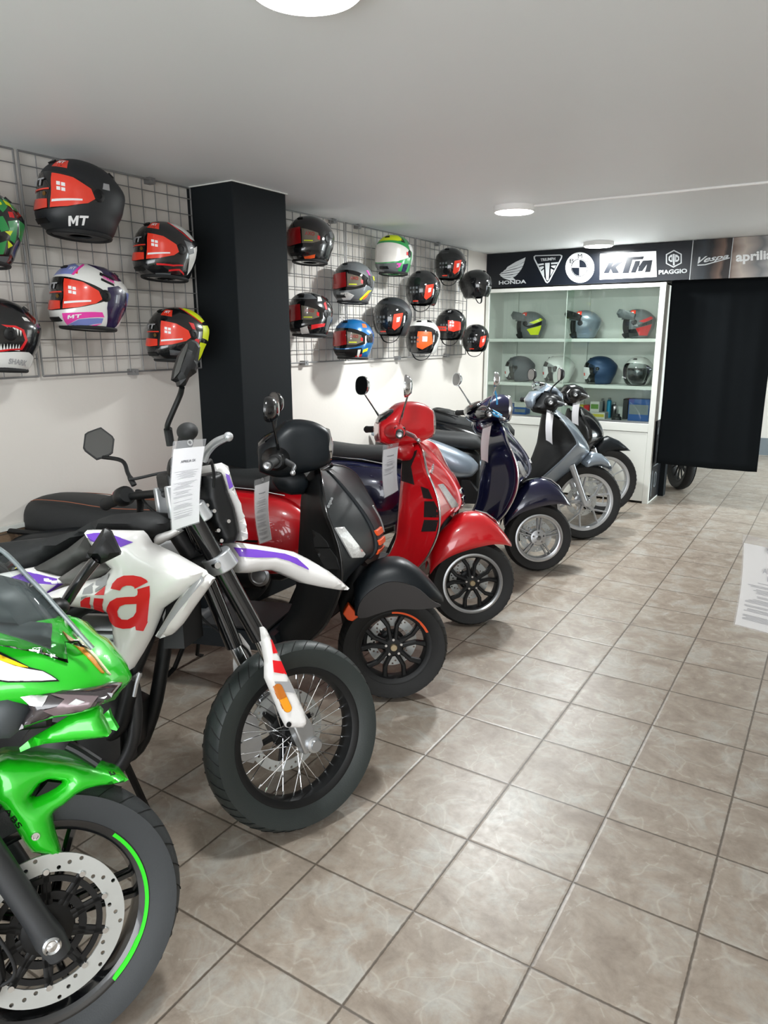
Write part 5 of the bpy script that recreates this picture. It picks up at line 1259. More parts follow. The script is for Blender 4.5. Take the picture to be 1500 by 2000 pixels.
    if opt.get('wrap'):
        mw = mat('cyan_wrap', rgb(70, 160, 214), 0.3, 0.2)
        for L in opt['wrap']: MB().tube(cr([SFr_at(S0, q) for q in L], 5), 0.006, 8).build('cyan_cord', mw, t)
    return t, surf
def SFr_at(S, q): return S.at3(q[0], q[1], q[2])
BFr = {'white': Frame(-.652, .332, 30, 12), 'black': Frame(-1.0, 1.315, 20, 5), 'red': Frame(-1.064, 2.22, 20, 5), 'blue': Frame(-1.086, 3.274, 20, 6), 'silver': Frame(-1.064, 4.183, 20, 3), 'black2': Frame(-1.162, 5.059, 20, 2), 'green': Frame(-.701, -.476, 40, 12)}
SFr = {'white': Frame(-.80, .46, 68, 12), 'black': Frame(-1.0, 1.315, 38, 4), 'red': Frame(-1.064, 2.22, 40, 5), 'blue': Frame(-1.086, 3.274, 36, 6), 'silver': Frame(-1.064, 4.183, 38, 3), 'black2': Frame(-1.162, 5.059, 36, 2), 'green': Frame(-.794, -.405, 65, 14)}
def c3(L): return [(660+0.26*x, 720+0.26*y) for x, y in L]
def c1(L): return [(440+0.30667*x, 740+0.30667*y) for x, y in L]
def c4(L): return [(840+0.28*x, 720+0.28*y) for x, y in L]
vespa('satin black scooter with orange accents, between the white motorcycle and the red scooter', BFr['black'], SFr['black'], M_MATBLK, M_SEAT,
      dict(rim=M_BLK, trim=M_GLOSSBLK, vents=M_ORANGE, arc=(1.62, 0.42, M_ORANGE), stitch=mat('orange_thread', rgb(150, 90, 66), 0.7), rail=M_BLK, mirror=M_GLOSSBLK, bezel=M_CHROME, inner=M_BLK, fender_side=mat('dark_fender_plastic', rgb(34, 30, 29), 0.6),
           grilles=[(c1([(556, 962), (600, 985), (650, 1040), (664, 1072), (572, 1070)]), 0, 'g'), (c1([(575, 1080), (668, 1080), (712, 1140), (735, 1215), (640, 1212)]), 0, 'g')],
           signal_px=c1([(695, 950), (750, 945), (885, 1115), (870, 1135), (800, 1140)]), logo_px=c1([(626, 830), (668, 752), (688, 764), (655, 850)]), handle=M_BLK, my=0.27, mh=0.19, hx=-0.035, mfx=-0.03, lmx=0.05, fcut=True, lmy=0.30, seatlow=0.61, lever=M_ALU, cover=[(640+.17333*x, 1060+.17333*y) for x, y in [(235, 690), (355, 830), (280, 885), (225, 870), (170, 800)]]))
vespa('glossy red scooter with black side grilles and chrome trim', BFr['red'], SFr['red'], M_RED, M_SEAT,
      dict(rim=M_BLK, lip=M_ALU, louvres=True, trimline=True, lmy=0.39, lmx=-0.06, mrw=0.066, mrh=0.052, signal_px=c3([(750, 872), (785, 868), (898, 1022), (893, 1038), (850, 1046)]), logo_px=c3([(690, 780), (705, 715), (722, 720), (712, 800)]),
           grilles=[(c3([(485, 672), (595, 612), (585, 650), (550, 735), (575, 872), (478, 842)]), [-0.15, -0.17, -0.18, -0.2, -0.2, -0.15], 'g'), (c3([(625, 885), (680, 905), (712, 980), (645, 972)]), -0.26, 'g'), (c3([(652, 996), (722, 996), (757, 1060), (755, 1118), (648, 1115)]), -0.27, 'g'), (c3([(650, 1136), (756, 1138), (735, 1222), (628, 1224)]), -0.27, 'g')]))
vespa('dark midnight blue scooter with chrome trim and a blue-wrapped mirror stem', BFr['blue'], SFr['blue'], M_BLUE, M_SEAT,
      dict(gts=False, R=0.225, rr=0.153, style='twin', rim=M_ALU, lip=M_ALU, trimline=True, louvres=False, handle=M_GLOSSBLK, mrw=0.045, mrh=0.045, my=0.30, mh=0.20, lmy=0.36, lmx=-0.05, signal_px=c4([(600, 640), (625, 650), (690, 775), (685, 795), (665, 790), (640, 740)]), wrap=[[(966, 762, -.26), (970, 775, -.25), (971, 790, -.24)], [(946, 812, -.27), (950, 803, -.27), (960, 801, -.27), (970, 806, -.27), (980, 812, -.27)], [(958, 804, -.29), (968, 812, -.29), (978, 815, -.29)]]))
# ---- large-wheeled scooters
def bigscooter(label, B, S, paint, inner, o):
    t = thing('scooter', label, 'scooter', B.o); R = 0.289
    W = wheel(S, R, 0.10, 0.214, t, o['style'], rimcol=M_SILV, disc=(0.12, 0.08, 0.05), grooves=48, tyre_m=mat('scooter_tyre', rgb(20, 20, 20), 0.68, bump=0.3, bscale=300), hubcol=M_ALU)
    ow = S.w(0, 0, R); MB().lathe(ow, S.l, [(0.220, -0.034), (0.212, -0.036), (0.200, -0.032), (0.202, -0.028)], 72).build('rim_lip', M_SILV, W)
    for sg in (-1, 1):
        if sg < 0 or True:
            MB().tube([S.w(-0.20, sg*0.075, 0.76), S.w(-0.125, sg*0.075, 0.56)], 0.016, 12).build('fork_tube', M_BLK, t)
            MB().tube([S.w(-0.135, sg*0.075, 0.585), S.w(-0.01, sg*0.075, 0.275)], [0.024, 0.019], 14).lathe(S.w(0, sg*0.06, R), S.l*sg, [(0, 0.0), (0.024, 0.0), (0.024, 0.03), (0.012, 0.034), (0, 0.034)], 20).build('fork_leg', M_SILV, t)
    rows = dense_rows(o['rows'], 3); fr, rr, eR, eL, surf = shield_loft(B, rows)
    MB().loft(fr[::-1], cap=False, closed=False).build('front_shield', paint, t, ang=60, solid=0.003)
    MB().loft(rr, cap=False, closed=False).build('inner_leg_panel', inner, t, ang=60)
    if o.get('band'):   # painted band running down the near edge of the shield
        for px, lat, mm, nm in o['band']: Pillow(B, B.pts(px, lat), lat, 0.03, 0.004, 0.03, back=0.03, step=0.015).build(nm, mm, t)
    Pillow(S, S.pts(o['fender'], 0.0), 0, 0.066, 0.02, 0.05, step=0.02).build('front_fender', o.get('fpaint', paint), t, ang=60)
    for px, lat, h, mm, nm in o['pieces']:
        Pillow(S, S.pts(px, 0.0), lat, h, h*0.35, 0.05, step=0.015).build(nm, mm, t, ang=60)
    zb = o['bar']; xb = -0.36
    MB().tube([S.w(xb, -0.24, zb), S.w(xb+0.02, -0.1, zb-0.01), S.w(xb+0.02, 0.1, zb-0.01), S.w(xb, 0.24, zb)], 0.016, 10).build('handlebar', M_BLK, t)
    for sg in (-1, 1):
        MB().ell(S.w(xb+0.02, sg*0.17, zb), S.v(0.05, 0, 0), S.v(0, 0.05, 0), S.v(0, 0, 0.04)).build('switch_block', M_BLK, t)
        grip(t, S.w(xb, sg*0.22, zb), S.w(xb-0.04, sg*0.345, zb), 0.0165)
        lever(t, [S.w(xb+0.05, sg*0.18, zb), S.w(xb+0.075, sg*0.24, zb-0.01), S.w(xb+0.06, sg*0.36, zb-0.015)], M_ALU, 0.0065)
        if o.get('mirrors', True):
            mirror(t, S.w(xb+0.02, sg*0.16, zb+0.02), S.w(xb+0.02, sg*0.32, zb+0.19), -S.h-S.l*sg*0.15, S.l, 0.062, 0.045, M_BLK, 0.005, bend=[S.w(xb+0.02, sg*0.17, zb+0.09)])
    # body, seat, cowl, rear wheel
    MB().prism(B, [(-0.42, 0.27), (-0.45, 0.36), (-0.80, 0.36), (-0.86, 0.44), (-0.92, 0.44), (-0.92, 0.26)], -0.16, 0.16).build('footboard', M_BLK, t, bevel=0.012, ang=40)
    MB().loft(xloft(B, st_dense([(-0.800, 0.06, 0.30, 0.62), (-0.880, 0.12, 0.30, 0.68), (-1.072, 0.14, 0.38, 0.70), (-1.288, 0.13, 0.56, 0.73), (-1.504, 0.08, 0.66, 0.77), (-1.612, 0.03, 0.70, 0.76)]), 22, 3)).build('rear_body', M_BLK, t, ang=60)
    for sg in (-1, 1):
        MB().loft(xloft(B, st_dense([(-0.800, 0.01, 0.52, 0.56), (-0.860, 0.045, 0.46, 0.62), (-1.000, 0.075, 0.46, 0.69), (-1.180, 0.085, 0.53, 0.755), (-1.360, 0.07, 0.63, 0.79), (-1.518, 0.045, 0.71, 0.80), (-1.634, 0.01, 0.76, 0.79)]), 24, 2.3, y0=sg*0.115)).build('side_cowl', paint, t, ang=60)
    MB().loft(xloft(B, st_dense([(-0.780, 0.07, 0.66, 0.71), (-0.860, 0.12, 0.66, 0.78), (-1.072, 0.14, 0.67, 0.80), (-1.252, 0.15, 0.69, 0.82), (-1.360, 0.15, 0.72, 0.88), (-1.490, 0.12, 0.75, 0.88), (-1.547, 0.05, 0.78, 0.84)]), 24, 2.8)).build('seat', M_SEAT, t, ang=60)
    MB().tube(cr([B.w(-1.259, -0.14, 0.83), B.w(-1.373, -0.15, 0.86), B.w(-1.467, -0.10, 0.88), B.w(-1.492, 0, 0.88), B.w(-1.467, 0.10, 0.88), B.w(-1.373, 0.15, 0.86), B.w(-1.259, 0.14, 0.83)], 6), 0.014, 10, flat=0.7).build('grab_rail', o.get('railm', M_SILV), t)
    wheel(Frame(*(B.w(-1.39, 0, 0)[:2]), 20, 2), 0.26, 0.11, 0.18, t, 'yspoke', name='rear_wheel', rimcol=M_SILV)
    MB().loft(xloft(B, [(-0.95, 0.05, 0.18, 0.30), (-1.1, 0.10, 0.15, 0.34), (-1.35, 0.10, 0.17, 0.36), (-1.45, 0.05, 0.2, 0.32)], 18, 3, y0=0.09)).build('engine_case', M_DARKM, t, ang=50)
    MB().lathe(B.w(-1.10, -0.15, 0.25), -B.h, [(0, 0), (0.045, 0), (0.06, 0.02), (0.062, 0.34), (0.05, 0.37), (0, 0.37)], 28).build('muffler', M_BLK, t)
    MB().tube([B.w(-0.95, -0.02, 0.25), B.w(-1.02, -0.06, 0.012)], 0.011, 8).tube([B.w(-0.95, 0.1, 0.25), B.w(-1.0, 0.2, 0.012)], 0.009, 8).build('stand', M_BLK, t)
    return t
def rows_px(B, ridge, edge, w, rear):
    out = []
    for r, e, ww, (bx, wb) in zip(ridge, edge, w, rear):
        R0 = tuple(B.at(*r, 0.0)); E0 = tuple(B.at(*e, -ww)); out.append((R0, E0, ww, (bx, (R0[1]+E0[1])/2), wb))
    return out
B = BFr['silver']
rws = rows_px(B, c4([(885, 288), (960, 345), (1040, 430), (1103, 535), (1106, 580), (1050, 650), (960, 740), (870, 850)]), c4([(815, 300), (910, 345), (970, 425), (1020, 512), (1000, 548), (900, 650), (810, 730), (740, 790)]),
              [0.08, 0.15, 0.21, 0.25, 0.255, 0.23, 0.2, 0.17], [(-0.33, 0.05), (-0.34, 0.08), (-0.35, 0.11), (-0.36, 0.13), (-0.37, 0.14), (-0.40, 0.14), (-0.44, 0.14), (-0.48, 0.13)])
bigscooter('silver-blue large-wheeled scooter with a black leg panel beside the cabinet', B, SFr['silver'], M_SBLUE, M_BLK, dict(style='yspoke', rows=rws, bar=1.05,
    fender=c4([(1055, 645), (1085, 600), (1125, 578), (1185, 592), (1235, 632), (1258, 680), (1258, 712), (1225, 690), (1170, 676), (1110, 685), (1070, 705)]),
    pieces=[(c4([(735, 215), (780, 160), (860, 170), (905, 200), (910, 260), (870, 270), (850, 300), (800, 320), (730, 305), (690, 260), (720, 240)]), 0, 0.125, M_BLK, 'headset_cowl'),
            (c4([(660, 215), (700, 160), (760, 150), (800, 120), (795, 100), (870, 128), (915, 175), (925, 245), (890, 250), (860, 175), (780, 170), (735, 215), (715, 285), (680, 275)]), 0.0, 0.075, M_SBLUE, 'headset_trim'),
            (c4([(715, 105), (745, 88), (795, 98), (790, 130), (720, 150)]), 0, 0.07, M_CLEAR, 'small_windscreen')]))
B = BFr['black2']
rws = rows_px(B, c4([(1050, 262), (1110, 300), (1165, 355), (1205, 425), (1205, 480), (1150, 545), (1090, 620), (1030, 700)]), c4([(1000, 300), (1040, 330), (1080, 390), (1105, 450), (1100, 500), (1060, 560), (1000, 640), (940, 700)]),
              [0.08, 0.14, 0.2, 0.24, 0.25, 0.23, 0.2, 0.17], [(-0.33, 0.05), (-0.34, 0.08), (-0.35, 0.11), (-0.36, 0.13), (-0.37, 0.14), (-0.40, 0.14), (-0.44, 0.14), (-0.48, 0.13)])
bigscooter('black large-wheeled scooter furthest back, nearest the white cabinet doors', B, SFr['black2'], M_GLOSSBLK, M_BLK, dict(style='thin', rows=rws, bar=1.045, mirrors=False, railm=M_BLK,
    fender=c4([(1130, 548), (1170, 492), (1240, 470), (1310, 500), (1360, 540), (1392, 572), (1300, 572), (1230, 578), (1190, 600), (1140, 600)]), fpaint=M_MATBLK,
    pieces=[(c4([(900, 165), (945, 112), (1000, 106), (1055, 130), (1090, 175), (1088, 210), (1020, 232), (1000, 265), (930, 250), (900, 210)]), 0, 0.10, M_GLOSSBLK, 'headset_cowl')]))

# ================================================================ white and purple motorcycle
def c7(L): return [(100+0.42667*x, 950+0.42667*y) for x, y in L]
def cL(L): return [(0.25333*x, 1000+0.25333*y) for x, y in L]       # crop with its corner at (0, 1000)
def c6(L): return [(x/3.0, 640+y/3.0) for x, y in L]
def c8(L): return [(380+0.26667*x, 1200+0.26667*y) for x, y in L]
def white_bike():
    B, S = BFr['white'], SFr['white']; t = thing('motorcycle', 'white supermoto motorcycle with purple stripes and a big red letter a on its side', 'motorcycle', B.o)
    R = 0.297
    W = wheel(S, R, 0.112, 0.214, t, 'wire', rimcol=M_BLK, disc=(0.132, 0.10, 0.062), grooves=44, tyre_m=mat('supermoto_tyre', rgb(40, 46, 45), 0.42, bump=0.3, bscale=300))
    A = lambda px, lat: S.at3(*px, lat)
    # forks: upper black tubes, chrome stanchions, lower lugs
    for sg, top, bot in ((-1, (388, 1030), (508, 1246)), (1, (385, 1085), (458, 1262))):
        lat = 0.102*sg; x0, z0 = S.at(*top, lat); x1, z1 = S.at(*bot, lat)
        d = np.array([x1-x0, z1-z0]); d /= np.linalg.norm(d)
        zt = 1.06; p0 = S.w(x0-d[0]/(-d[1])*0 + (zt-z0)/d[1]*d[0], lat, zt); p1 = S.w(x1, lat, z1)
        ax_ = S.w(-0.02, lat, R+0.02)
        f = MB().tube([p0, p1], 0.0265, 20).build('fork_tube', M_GLOSSBLK, t, ang=50)
        MB().tube([p1-S.v(0, 0, 0.0), p1*0.999+S.w(x1+d[0]*0.012, lat, z1+d[1]*0.012)*0.001], 0.03, 20).build('dust_seal', M_BLKM, f) if False else None
        MB().tube([p1, p1*0.2+ax_*0.8], 0.0195, 18).build('fork_stanchion', M_CHROME, f)
        MB().loft([[ax_+S.v(a, b, c) for a, b, c in q] for q in (
            [(-0.052, -0.022, 0.10), (-0.008, -0.022, 0.115), (-0.008, 0.022, 0.115), (-0.052, 0.022, 0.10)], [(-0.03, -0.026, 0.02), (0.03, -0.026, 0.03), (0.03, 0.026, 0.03), (-0.03, 0.026, 0.02)], [(-0.012, -0.022, -0.045), (0.025, -0.022, -0.035), (0.025, 0.022, -0.035), (-0.012, 0.022, -0.045)])]).build('axle_lug', M_ALU, f, bevel=0.006, ang=40)
        MB().lathe(S.w(0.0, lat-sg*0.02, R), S.l*sg, [(0, 0), (0.024, 0), (0.024, 0.052), (0.016, 0.055), (0.016, 0.064), (0.0, 0.064)], 24).build('axle_nut', M_ALU, f)
    # near fork guard with stripes and reflector
    gpx = c7([(958, 646), (975, 643), (988, 655), (1012, 705), (1045, 775), (1075, 850), (1110, 920), (1165, 1040), (1173, 1085), (1158, 1105), (1082, 1105), (1060, 1060), (1020, 960), (985, 880), (985, 800), (965, 700)])
    G = Pillow(S, S.pts(gpx, -0.135), -0.128, 0.016, 0.004, 0.012, back=0.01, step=0.010); g = G.build('fork_guard', M_BIKEW, t, ang=50)
    G.decal_px(c7([(1010, 702), (1036, 762), (1014, 765), (1004, 700)]), mb=None).build('red_stripe', M_REDD, g); G.decal_px(c7([(1012, 795), (1052, 800), (1078, 860), (1018, 850)])).build('red_stripe', M_REDD, g)
    G.decal_px(c7([(1020, 893), (1090, 893), (1116, 945), (1046, 938)])).build('grey_stripe', M_GREYD, g)
    cap = lambda x0, y0, x1, y1, r, f0=1: [(x1+r*math.cos(a), y1+r*math.sin(a)) for a in [math.atan2(y1-y0, x1-x0)-PI/2+PI*i/8 for i in range(9)]]+([(x0-r*math.cos(a), y0-r*math.sin(a)) for a in [math.atan2(y1-y0, x1-x0)-PI/2+PI*i/8 for i in range(9)]] if f0 else [(x0-(y1-y0)/math.hypot(x1-x0, y1-y0)*r, y0+(x1-x0)/math.hypot(x1-x0, y1-y0)*r), (x0+(y1-y0)/math.hypot(x1-x0, y1-y0)*r, y0-(x1-x0)/math.hypot(x1-x0, y1-y0)*r)])
    rp = cap(1036, 922, 1079, 1014, 20)
    q = G.decal_px(c7(rp), off=0.004, step=0.006).build('side_reflector', M_AMBERD, g); G.decal_px(c7(cap(1058, 969, 1079, 1014, 18, 0)), off=0.0054, step=0.006).build('reflector_lower_half', M_AMBER, q)
    MB().lathe(S.at3(564, 1415, -0.145), -S.l, [(0, 0.0), (0.008, 0), (0.007, 0.004), (0, 0.005)], 16).build('guard_screw', M_BLK, g)
    fg = c7([(845, 668), (862, 672), (905, 730), (918, 775), (880, 830), (835, 850), (832, 810)]); MB().prism(S, S.pts(fg, 0.13), 0.125, 0.131).build('fork_guard', M_BIKEW, t)
    # clamps
    def clamp(cpx, dz, m, nm, rr=0.034, extra=0.014):
        c = S.at(*cpx, -0.102); mb = MB(); s = np.array([-0.42, 0.907])    # fork axis in x, z
        rings = []
        for off in (-0.026, 0.026):
            L = []
            for i in range(28):
                a = 2*PI*i/28; x = rr*math.cos(a); y = (0.102+rr*0.9)*math.copysign(abs(math.sin(a))**0.35, math.sin(a)); L.append(S.w(c[0]+x*0.92+s[0]*off, y, c[1]+s[1]*off+x*0.40))
            rings.append(L)
        mb.loft(rings); o = mb.build(nm, m, t, ang=50, bevel=0.004)
        MB().lathe(S.w(c[0]-0.03, -0.12, c[1]-0.005), -S.l, [(0, 0), (0.009, 0), (0.009, 0.025), (0, 0.025)], 12).build('clamp_bolt', M_CHROME, o); return o
    clamp((433, 1096), 0, M_SILV, 'lower_triple_clamp', 0.044); clamp((392, 1000), 0, M_SILV, 'upper_triple_clamp', 0.03)
    MB().tube([S.w(-0.30, 0, 1.03), S.w(-0.215, 0, 0.84)], 0.024, 16).build('steering_stem', M_DARKM, t)
    # high front fender
    F_ = S.pts([(440, 1059), (460, 1059), (520, 1068), (565, 1077), (595, 1092), (632, 1114), (657, 1133), (673, 1148), (670, 1151), (655, 1151), (625, 1146), (593, 1139), (541, 1116), (523, 1112), (500, 1114), (476, 1118), (458, 1118), (450, 1095)], 0)
    FP = Pillow(S, F_, 0, 0.068, 0.03, 0.055, step=0.014); fd = FP.build('front_fender', M_BIKEW, t, ang=50)
    FP.decal_px([(456, 1069), (500, 1073), (556, 1081), (580, 1090), (602, 1110), (603, 1113), (580, 1103), (566, 1096), (540, 1089), (500, 1089), (468, 1087)], off=0.002, step=0.014).build('purple_stripe', M_PURPLE, fd)
    # side panel with the letter
    pp = [(160, 1042), (166, 1036), (268, 1038), (276, 1046), (286, 1062), (312, 1074), (340, 1087), (394, 1118), (398, 1125), (370, 1148), (339, 1172), (310, 1192), (298, 1222), (288, 1246), (268, 1282), (250, 1311), (240, 1311), (222, 1295), (216, 1240), (213, 1215), (208, 1200), (190, 1193), (130, 1186), (92, 1183), (60, 1178), (88, 1160), (120, 1148), (150, 1139), (198, 1128), (213, 1112), (205, 1105), (186, 1085), (170, 1060)]
    P1 = Pillow(B, B.pts(pp, -0.215), -0.19, 0.045, 0.012, 0.045, back=0.02, step=0.018); sp_ = P1.build('side_panel', M_BIKEW, t, ang=50)
    for sg in (1,):   # the far side panel, mirrored
        pts = B.pts(pp, -0.215); MB().prism(B, [tuple(q) for q in pts], 0.17, 0.20).build('side_panel', M_BIKEW, t, ang=40)
    red = [cL([(855, 590), (868, 552), (905, 512), (955, 490), (1030, 488), (1090, 500), (1130, 522), (1142, 540), (1040, 592), (1036, 578), (1012, 567), (975, 567), (945, 578), (925, 605)])]
    body = cL([(1060, 595), (1155, 568), (1158, 640), (1148, 740), (1138, 850), (1105, 918), (1050, 910), (1045, 880), (1005, 896), (950, 900), (890, 885), (845, 845), (822, 790), (826, 735), (850, 690), (900, 662), (965, 655), (1040, 652), (1060, 640), (1064, 615)])
    hole = cL([(1055, 708), (965, 712), (925, 728), (905, 765), (912, 805), (940, 828), (985, 830), (1030, 805), (1052, 770)])
    mb = MB(); P1.decal_px(red[0], mb=mb, step=0.012); P1.decal_px(body, mb=mb, holes_px=[hole], step=0.012)
    for q in ([(728, 640), (770, 605), (815, 568), (803, 640)], [(728, 663), (800, 668), (795, 778), (724, 750)], [(622, 690), (660, 660), (698, 654), (697, 745), (622, 730)]): P1.decal_px(cL(q), mb=mb, step=0.02)
    mb.build('red_letter', M_REDD, sp_, ang=60)
    mb = MB()
    for q in ([(740, 530), (790, 495), (840, 470), (820, 560), (735, 618)], [(650, 590), (720, 545), (715, 625), (635, 635)], [(628, 655), (680, 643), (625, 680)]): P1.decal_px(cL(q), mb=mb, step=0.02)
    mb.build('grey_checks', M_GREYD, sp_, ang=60)
    mb = MB()
    for q in ([(664, 172), (722, 162), (780, 160), (770, 190), (742, 235), (690, 200)], [(700, 190), (725, 225), (735, 235), (700, 225), (672, 185)], [(858, 172), (1030, 232), (930, 272), (900, 230), (870, 200)]): P1.decal_px(cL(q), mb=mb, step=0.015)
    mb.build('purple_stripe', M_PURPLE, sp_, ang=60)
    # radiator deflector behind the panel
    dp = c7([(690, 400), (733, 428), (720, 450), (640, 560), (585, 640), (545, 682), (492, 700), (470, 688), (500, 640), (560, 540), (615, 460)])
    P2 = Pillow(B, B.pts(dp, -0.20), -0.18, 0.035, 0.01, 0.03, back=0.02, step=0.016); d_ = P2.build('radiator_shroud', M_BIKEW, t, ang=50)
    P2.decal_px(c7([(690, 408), (655, 440), (560, 560), (480, 688), (498, 695), (590, 560), (700, 430)]), step=0.02).build('grey_edge', M_GREYD, d_)
    # seat and side covers
    sp1 = B.pts([(-140, 1085), (-60, 1068), (0, 1061), (62, 1055), (108, 1046), (160, 1033), (158, 1046), (125, 1072), (80, 1098), (47, 1115), (0, 1127), (-60, 1135), (-140, 1145)], -0.10)
    Pillow(B, sp1, 0, 0.13, 0.08, 0.07, step=0.025).build('seat', M_SEAT, t, ang=60)
    sp2 = B.pts([(162, 1044), (172, 1078), (170, 1092), (150, 1100), (113, 1131), (47, 1116), (80, 1099), (125, 1073)], -0.14); Pillow(B, sp2, 0, 0.15, 0.12, 0.03, step=0.02).build('seat_side', mat('seat_side_grey', rgb(70, 70, 68), 0.6), t, ang=60)
    sp3 = B.pts(cL([(445, 515), (640, 385), (720, 400), (845, 432), (835, 460), (720, 520), (640, 552), (560, 560), (480, 545)]), -0.19); Pillow(B, sp3, -0.17, 0.035, 0.02, 0.02, back=0.08).build('side_cover_insert', mat('insert_grey', rgb(104, 102, 100), 0.5), t, ang=50)
    sp4 = B.pts([(-140, 1150), (-40, 1128), (45, 1112), (110, 1131), (122, 1139), (88, 1162), (60, 1172), (0, 1180), (-140, 1200)], -0.17); P4_ = Pillow(B, sp4, -0.13, 0.04, 0.02, 0.03, back=0.26); tl = P4_.build('tail_panel', M_BIKEW, t, ang=50)
    mb = MB(); P4_.decal_px(cL([(0, 512), (60, 515), (170, 470), (185, 455), (300, 480), (440, 515), (450, 550), (490, 553), (360, 635), (345, 630), (440, 560), (290, 550), (100, 545), (0, 580)]), mb=mb, step=0.02); P4_.decal_px(cL([(290, 485), (310, 490), (290, 550), (268, 545)]), mb=mb, step=0.02); mb.build('purple_stripe', M_PURPLE, tl, ang=60)
    # tank cover between seat and steering
    tk = B.pts([(160, 1036), (190, 1018), (230, 1004), (290, 1000), (318, 1004), (345, 1018), (330, 1040), (300, 1062), (270, 1040)], -0.06); Pillow(B, tk, 0, 0.15, 0.10, 0.05, step=0.02).build('tank_cover', M_BLKM, t, ang=60)
    MB().lathe(B.w(-0.50, -0.05, 1.0), B.u, [(0, 0), (0.028, 0), (0.03, 0.006), (0.022, 0.022), (0, 0.024)], 24).build('fuel_cap', M_BLK, t)
    wp = B.pts(c6([(890, 1240), (905, 1215), (1000, 1185), (1020, 1180), (1045, 1195), (1000, 1225), (900, 1280)]), -0.12); Pillow(B, wp, -0.10, 0.02, 0.01, 0.015, back=0.03).build('tank_trim', M_BIKEW, t)
    # engine, frame, exhaust
    MB().tube(cr([B.w(-0.36, 0, 0.92), B.at3(330, 1150, -0.06), B.at3(305, 1193, -0.07), B.at3(286, 1249, -0.08), B.at3(262, 1310, -0.08), B.at3(248, 1370, -0.08), B.at3(228, 1425, -0.08), B.at3(170, 1452, -0.08)], 5), 0.022, 12).build('frame_tube', M_BLK, t)
    MB().tube(cr([B.w(-0.36, 0, 0.92), B.w(-0.46, 0.05, 0.70), B.w(-0.52, 0.06, 0.42), B.w(-0.62, 0.07, 0.28), B.w(-0.90, 0.07, 0.27)], 5), 0.022, 12).build('frame_tube', M_BLK, t)
    MB().tube(cr([B.w(-0.32, -0.04, 0.90), B.w(-0.60, -0.11, 0.80), B.w(-0.95, -0.11, 0.62), B.w(-1.0, -0.10, 0.40)], 5), 0.024, 12).build('frame_tube', M_BLK, t)
    e = MB().loft(xloft(B, [(-0.56, 0.08, 0.30, 0.50), (-0.62, 0.12, 0.25, 0.56), (-0.80, 0.14, 0.24, 0.55), (-0.98, 0.09, 0.30, 0.50)], 20, 3.5)).build('engine', M_DARKM, t, ang=40)
    m = MB()
    for k in range(7): z = 0.56+0.022*k; m.loft(xloft(B, [(-0.58, 0.075, z, z+0.009), (-0.70, 0.075, z, z+0.009)], 16, 5))
    m.loft(xloft(B, [(-0.57, 0.06, 0.54, 0.74), (-0.69, 0.06, 0.54, 0.74)], 16, 3)); m.build('cylinder', M_ALU, e, ang=40)
    MB().lathe(B.w(-0.74, -0.13, 0.38), -B.l, [(0, 0.03), (0.06, 0.028), (0.075, 0.018), (0.08, 0)], 32).build('clutch_cover', M_DARKM, e)
    MB().tube([B.w(-0.70, -0.15, 0.73), B.w(-0.70, -0.15, 0.80)], 0.016, 14).build('ignition_coil', M_BLK, t)
    MB().prism(B, [(-0.37, 0.66), (-0.38, 0.80), (-0.42, 0.81), (-0.43, 0.66)], -0.09, 0.09).build('radiator', M_BLK, t)
    MB().tube(cr([B.w(-0.58, -0.04, 0.62), B.w(-0.53, -0.05, 0.52), B.w(-0.54, -0.06, 0.36), B.w(-0.64, -0.08, 0.27), B.w(-0.9, -0.14, 0.28)], 6), 0.02, 12).build('exhaust_pipe', M_DARKM, t)
    MB().lathe(B.w(-0.9, -0.17, 0.30), B.v(-0.95, -0.05, 0.3), [(0, 0), (0.03, 0), (0.05, 0.06), (0.05, 0.5), (0.04, 0.53), (0, 0.53)], 24).build('muffler', M_BLK, t)
    m = MB().tube([B.w(-0.62, 0.10, 0.26), B.w(-0.60, 0.26, 0.01)], 0.012, 8); m.build('side_stand', M_BLK, t)
    MB().tube([B.at3(262, 1325, -0.10), B.at3(272, 1318, -0.15)], 0.008, 8).tube([B.at3(274, 1313, -0.15), B.at3(267, 1335, -0.15), B.at3(262, 1360, -0.15)], 0.006, 8).build('brake_pedal', M_ALU, t)
    MB().lathe(B.at3(246, 1322, -0.13), -B.l, [(0, 0.006), (0.008, 0.006), (0.012, 0), (0.012, -0.01)], 14).build('frame_bolt', M_CHROME, t)
    MB().prism(B, [(-0.56, 0.50), (-0.52, 0.48), (-0.53, 0.36), (-0.60, 0.28), (-0.70, 0.26), (-0.70, 0.32)], -0.06, 0.06).build('skid_plate', M_BLK, t)
    MB().tube([B.w(-0.95, -0.09, 0.36), B.w(-1.42, -0.1, 0.30)], 0.026, 10).tube([B.w(-0.95, 0.09, 0.36), B.w(-1.42, 0.1, 0.30)], 0.026, 10).build('swing_arm', M_BLK, t)
    wheel(Frame(*(B.w(-1.42, 0, 0)[:2]), 30, 10), R, 0.14, 0.20, t, 'twin', name='rear_wheel', rimcol=M_BLK)
    MB().prism(B, [(-1.05, 0.70), (-0.95, 0.84), (-1.35, 0.92), (-1.75, 1.0), (-1.78, 0.97), (-1.40, 0.82)], -0.10, 0.10).build('tail', M_BIKEW, t, bevel=0.01)
    # brake disc caliper on the far side
    MB().prism(S, [(-0.19, 0.27), (-0.155, 0.40), (-0.10, 0.38), (-0.09, 0.28), (-0.13, 0.235)], 0.045, 0.10).build('brake_caliper', M_ALU, t, bevel=0.008)
    # handlebar
    zc = 1.13; xc = -0.315
    bp = {-1: [S.at3(366, 846, -0.37), S.at3(352, 905, -0.235)], 1: [S.at3(206, 985, 0.37), S.at3(236, 972, 0.24)]}
    xm, zm = S.at(326, 962, 0.0)
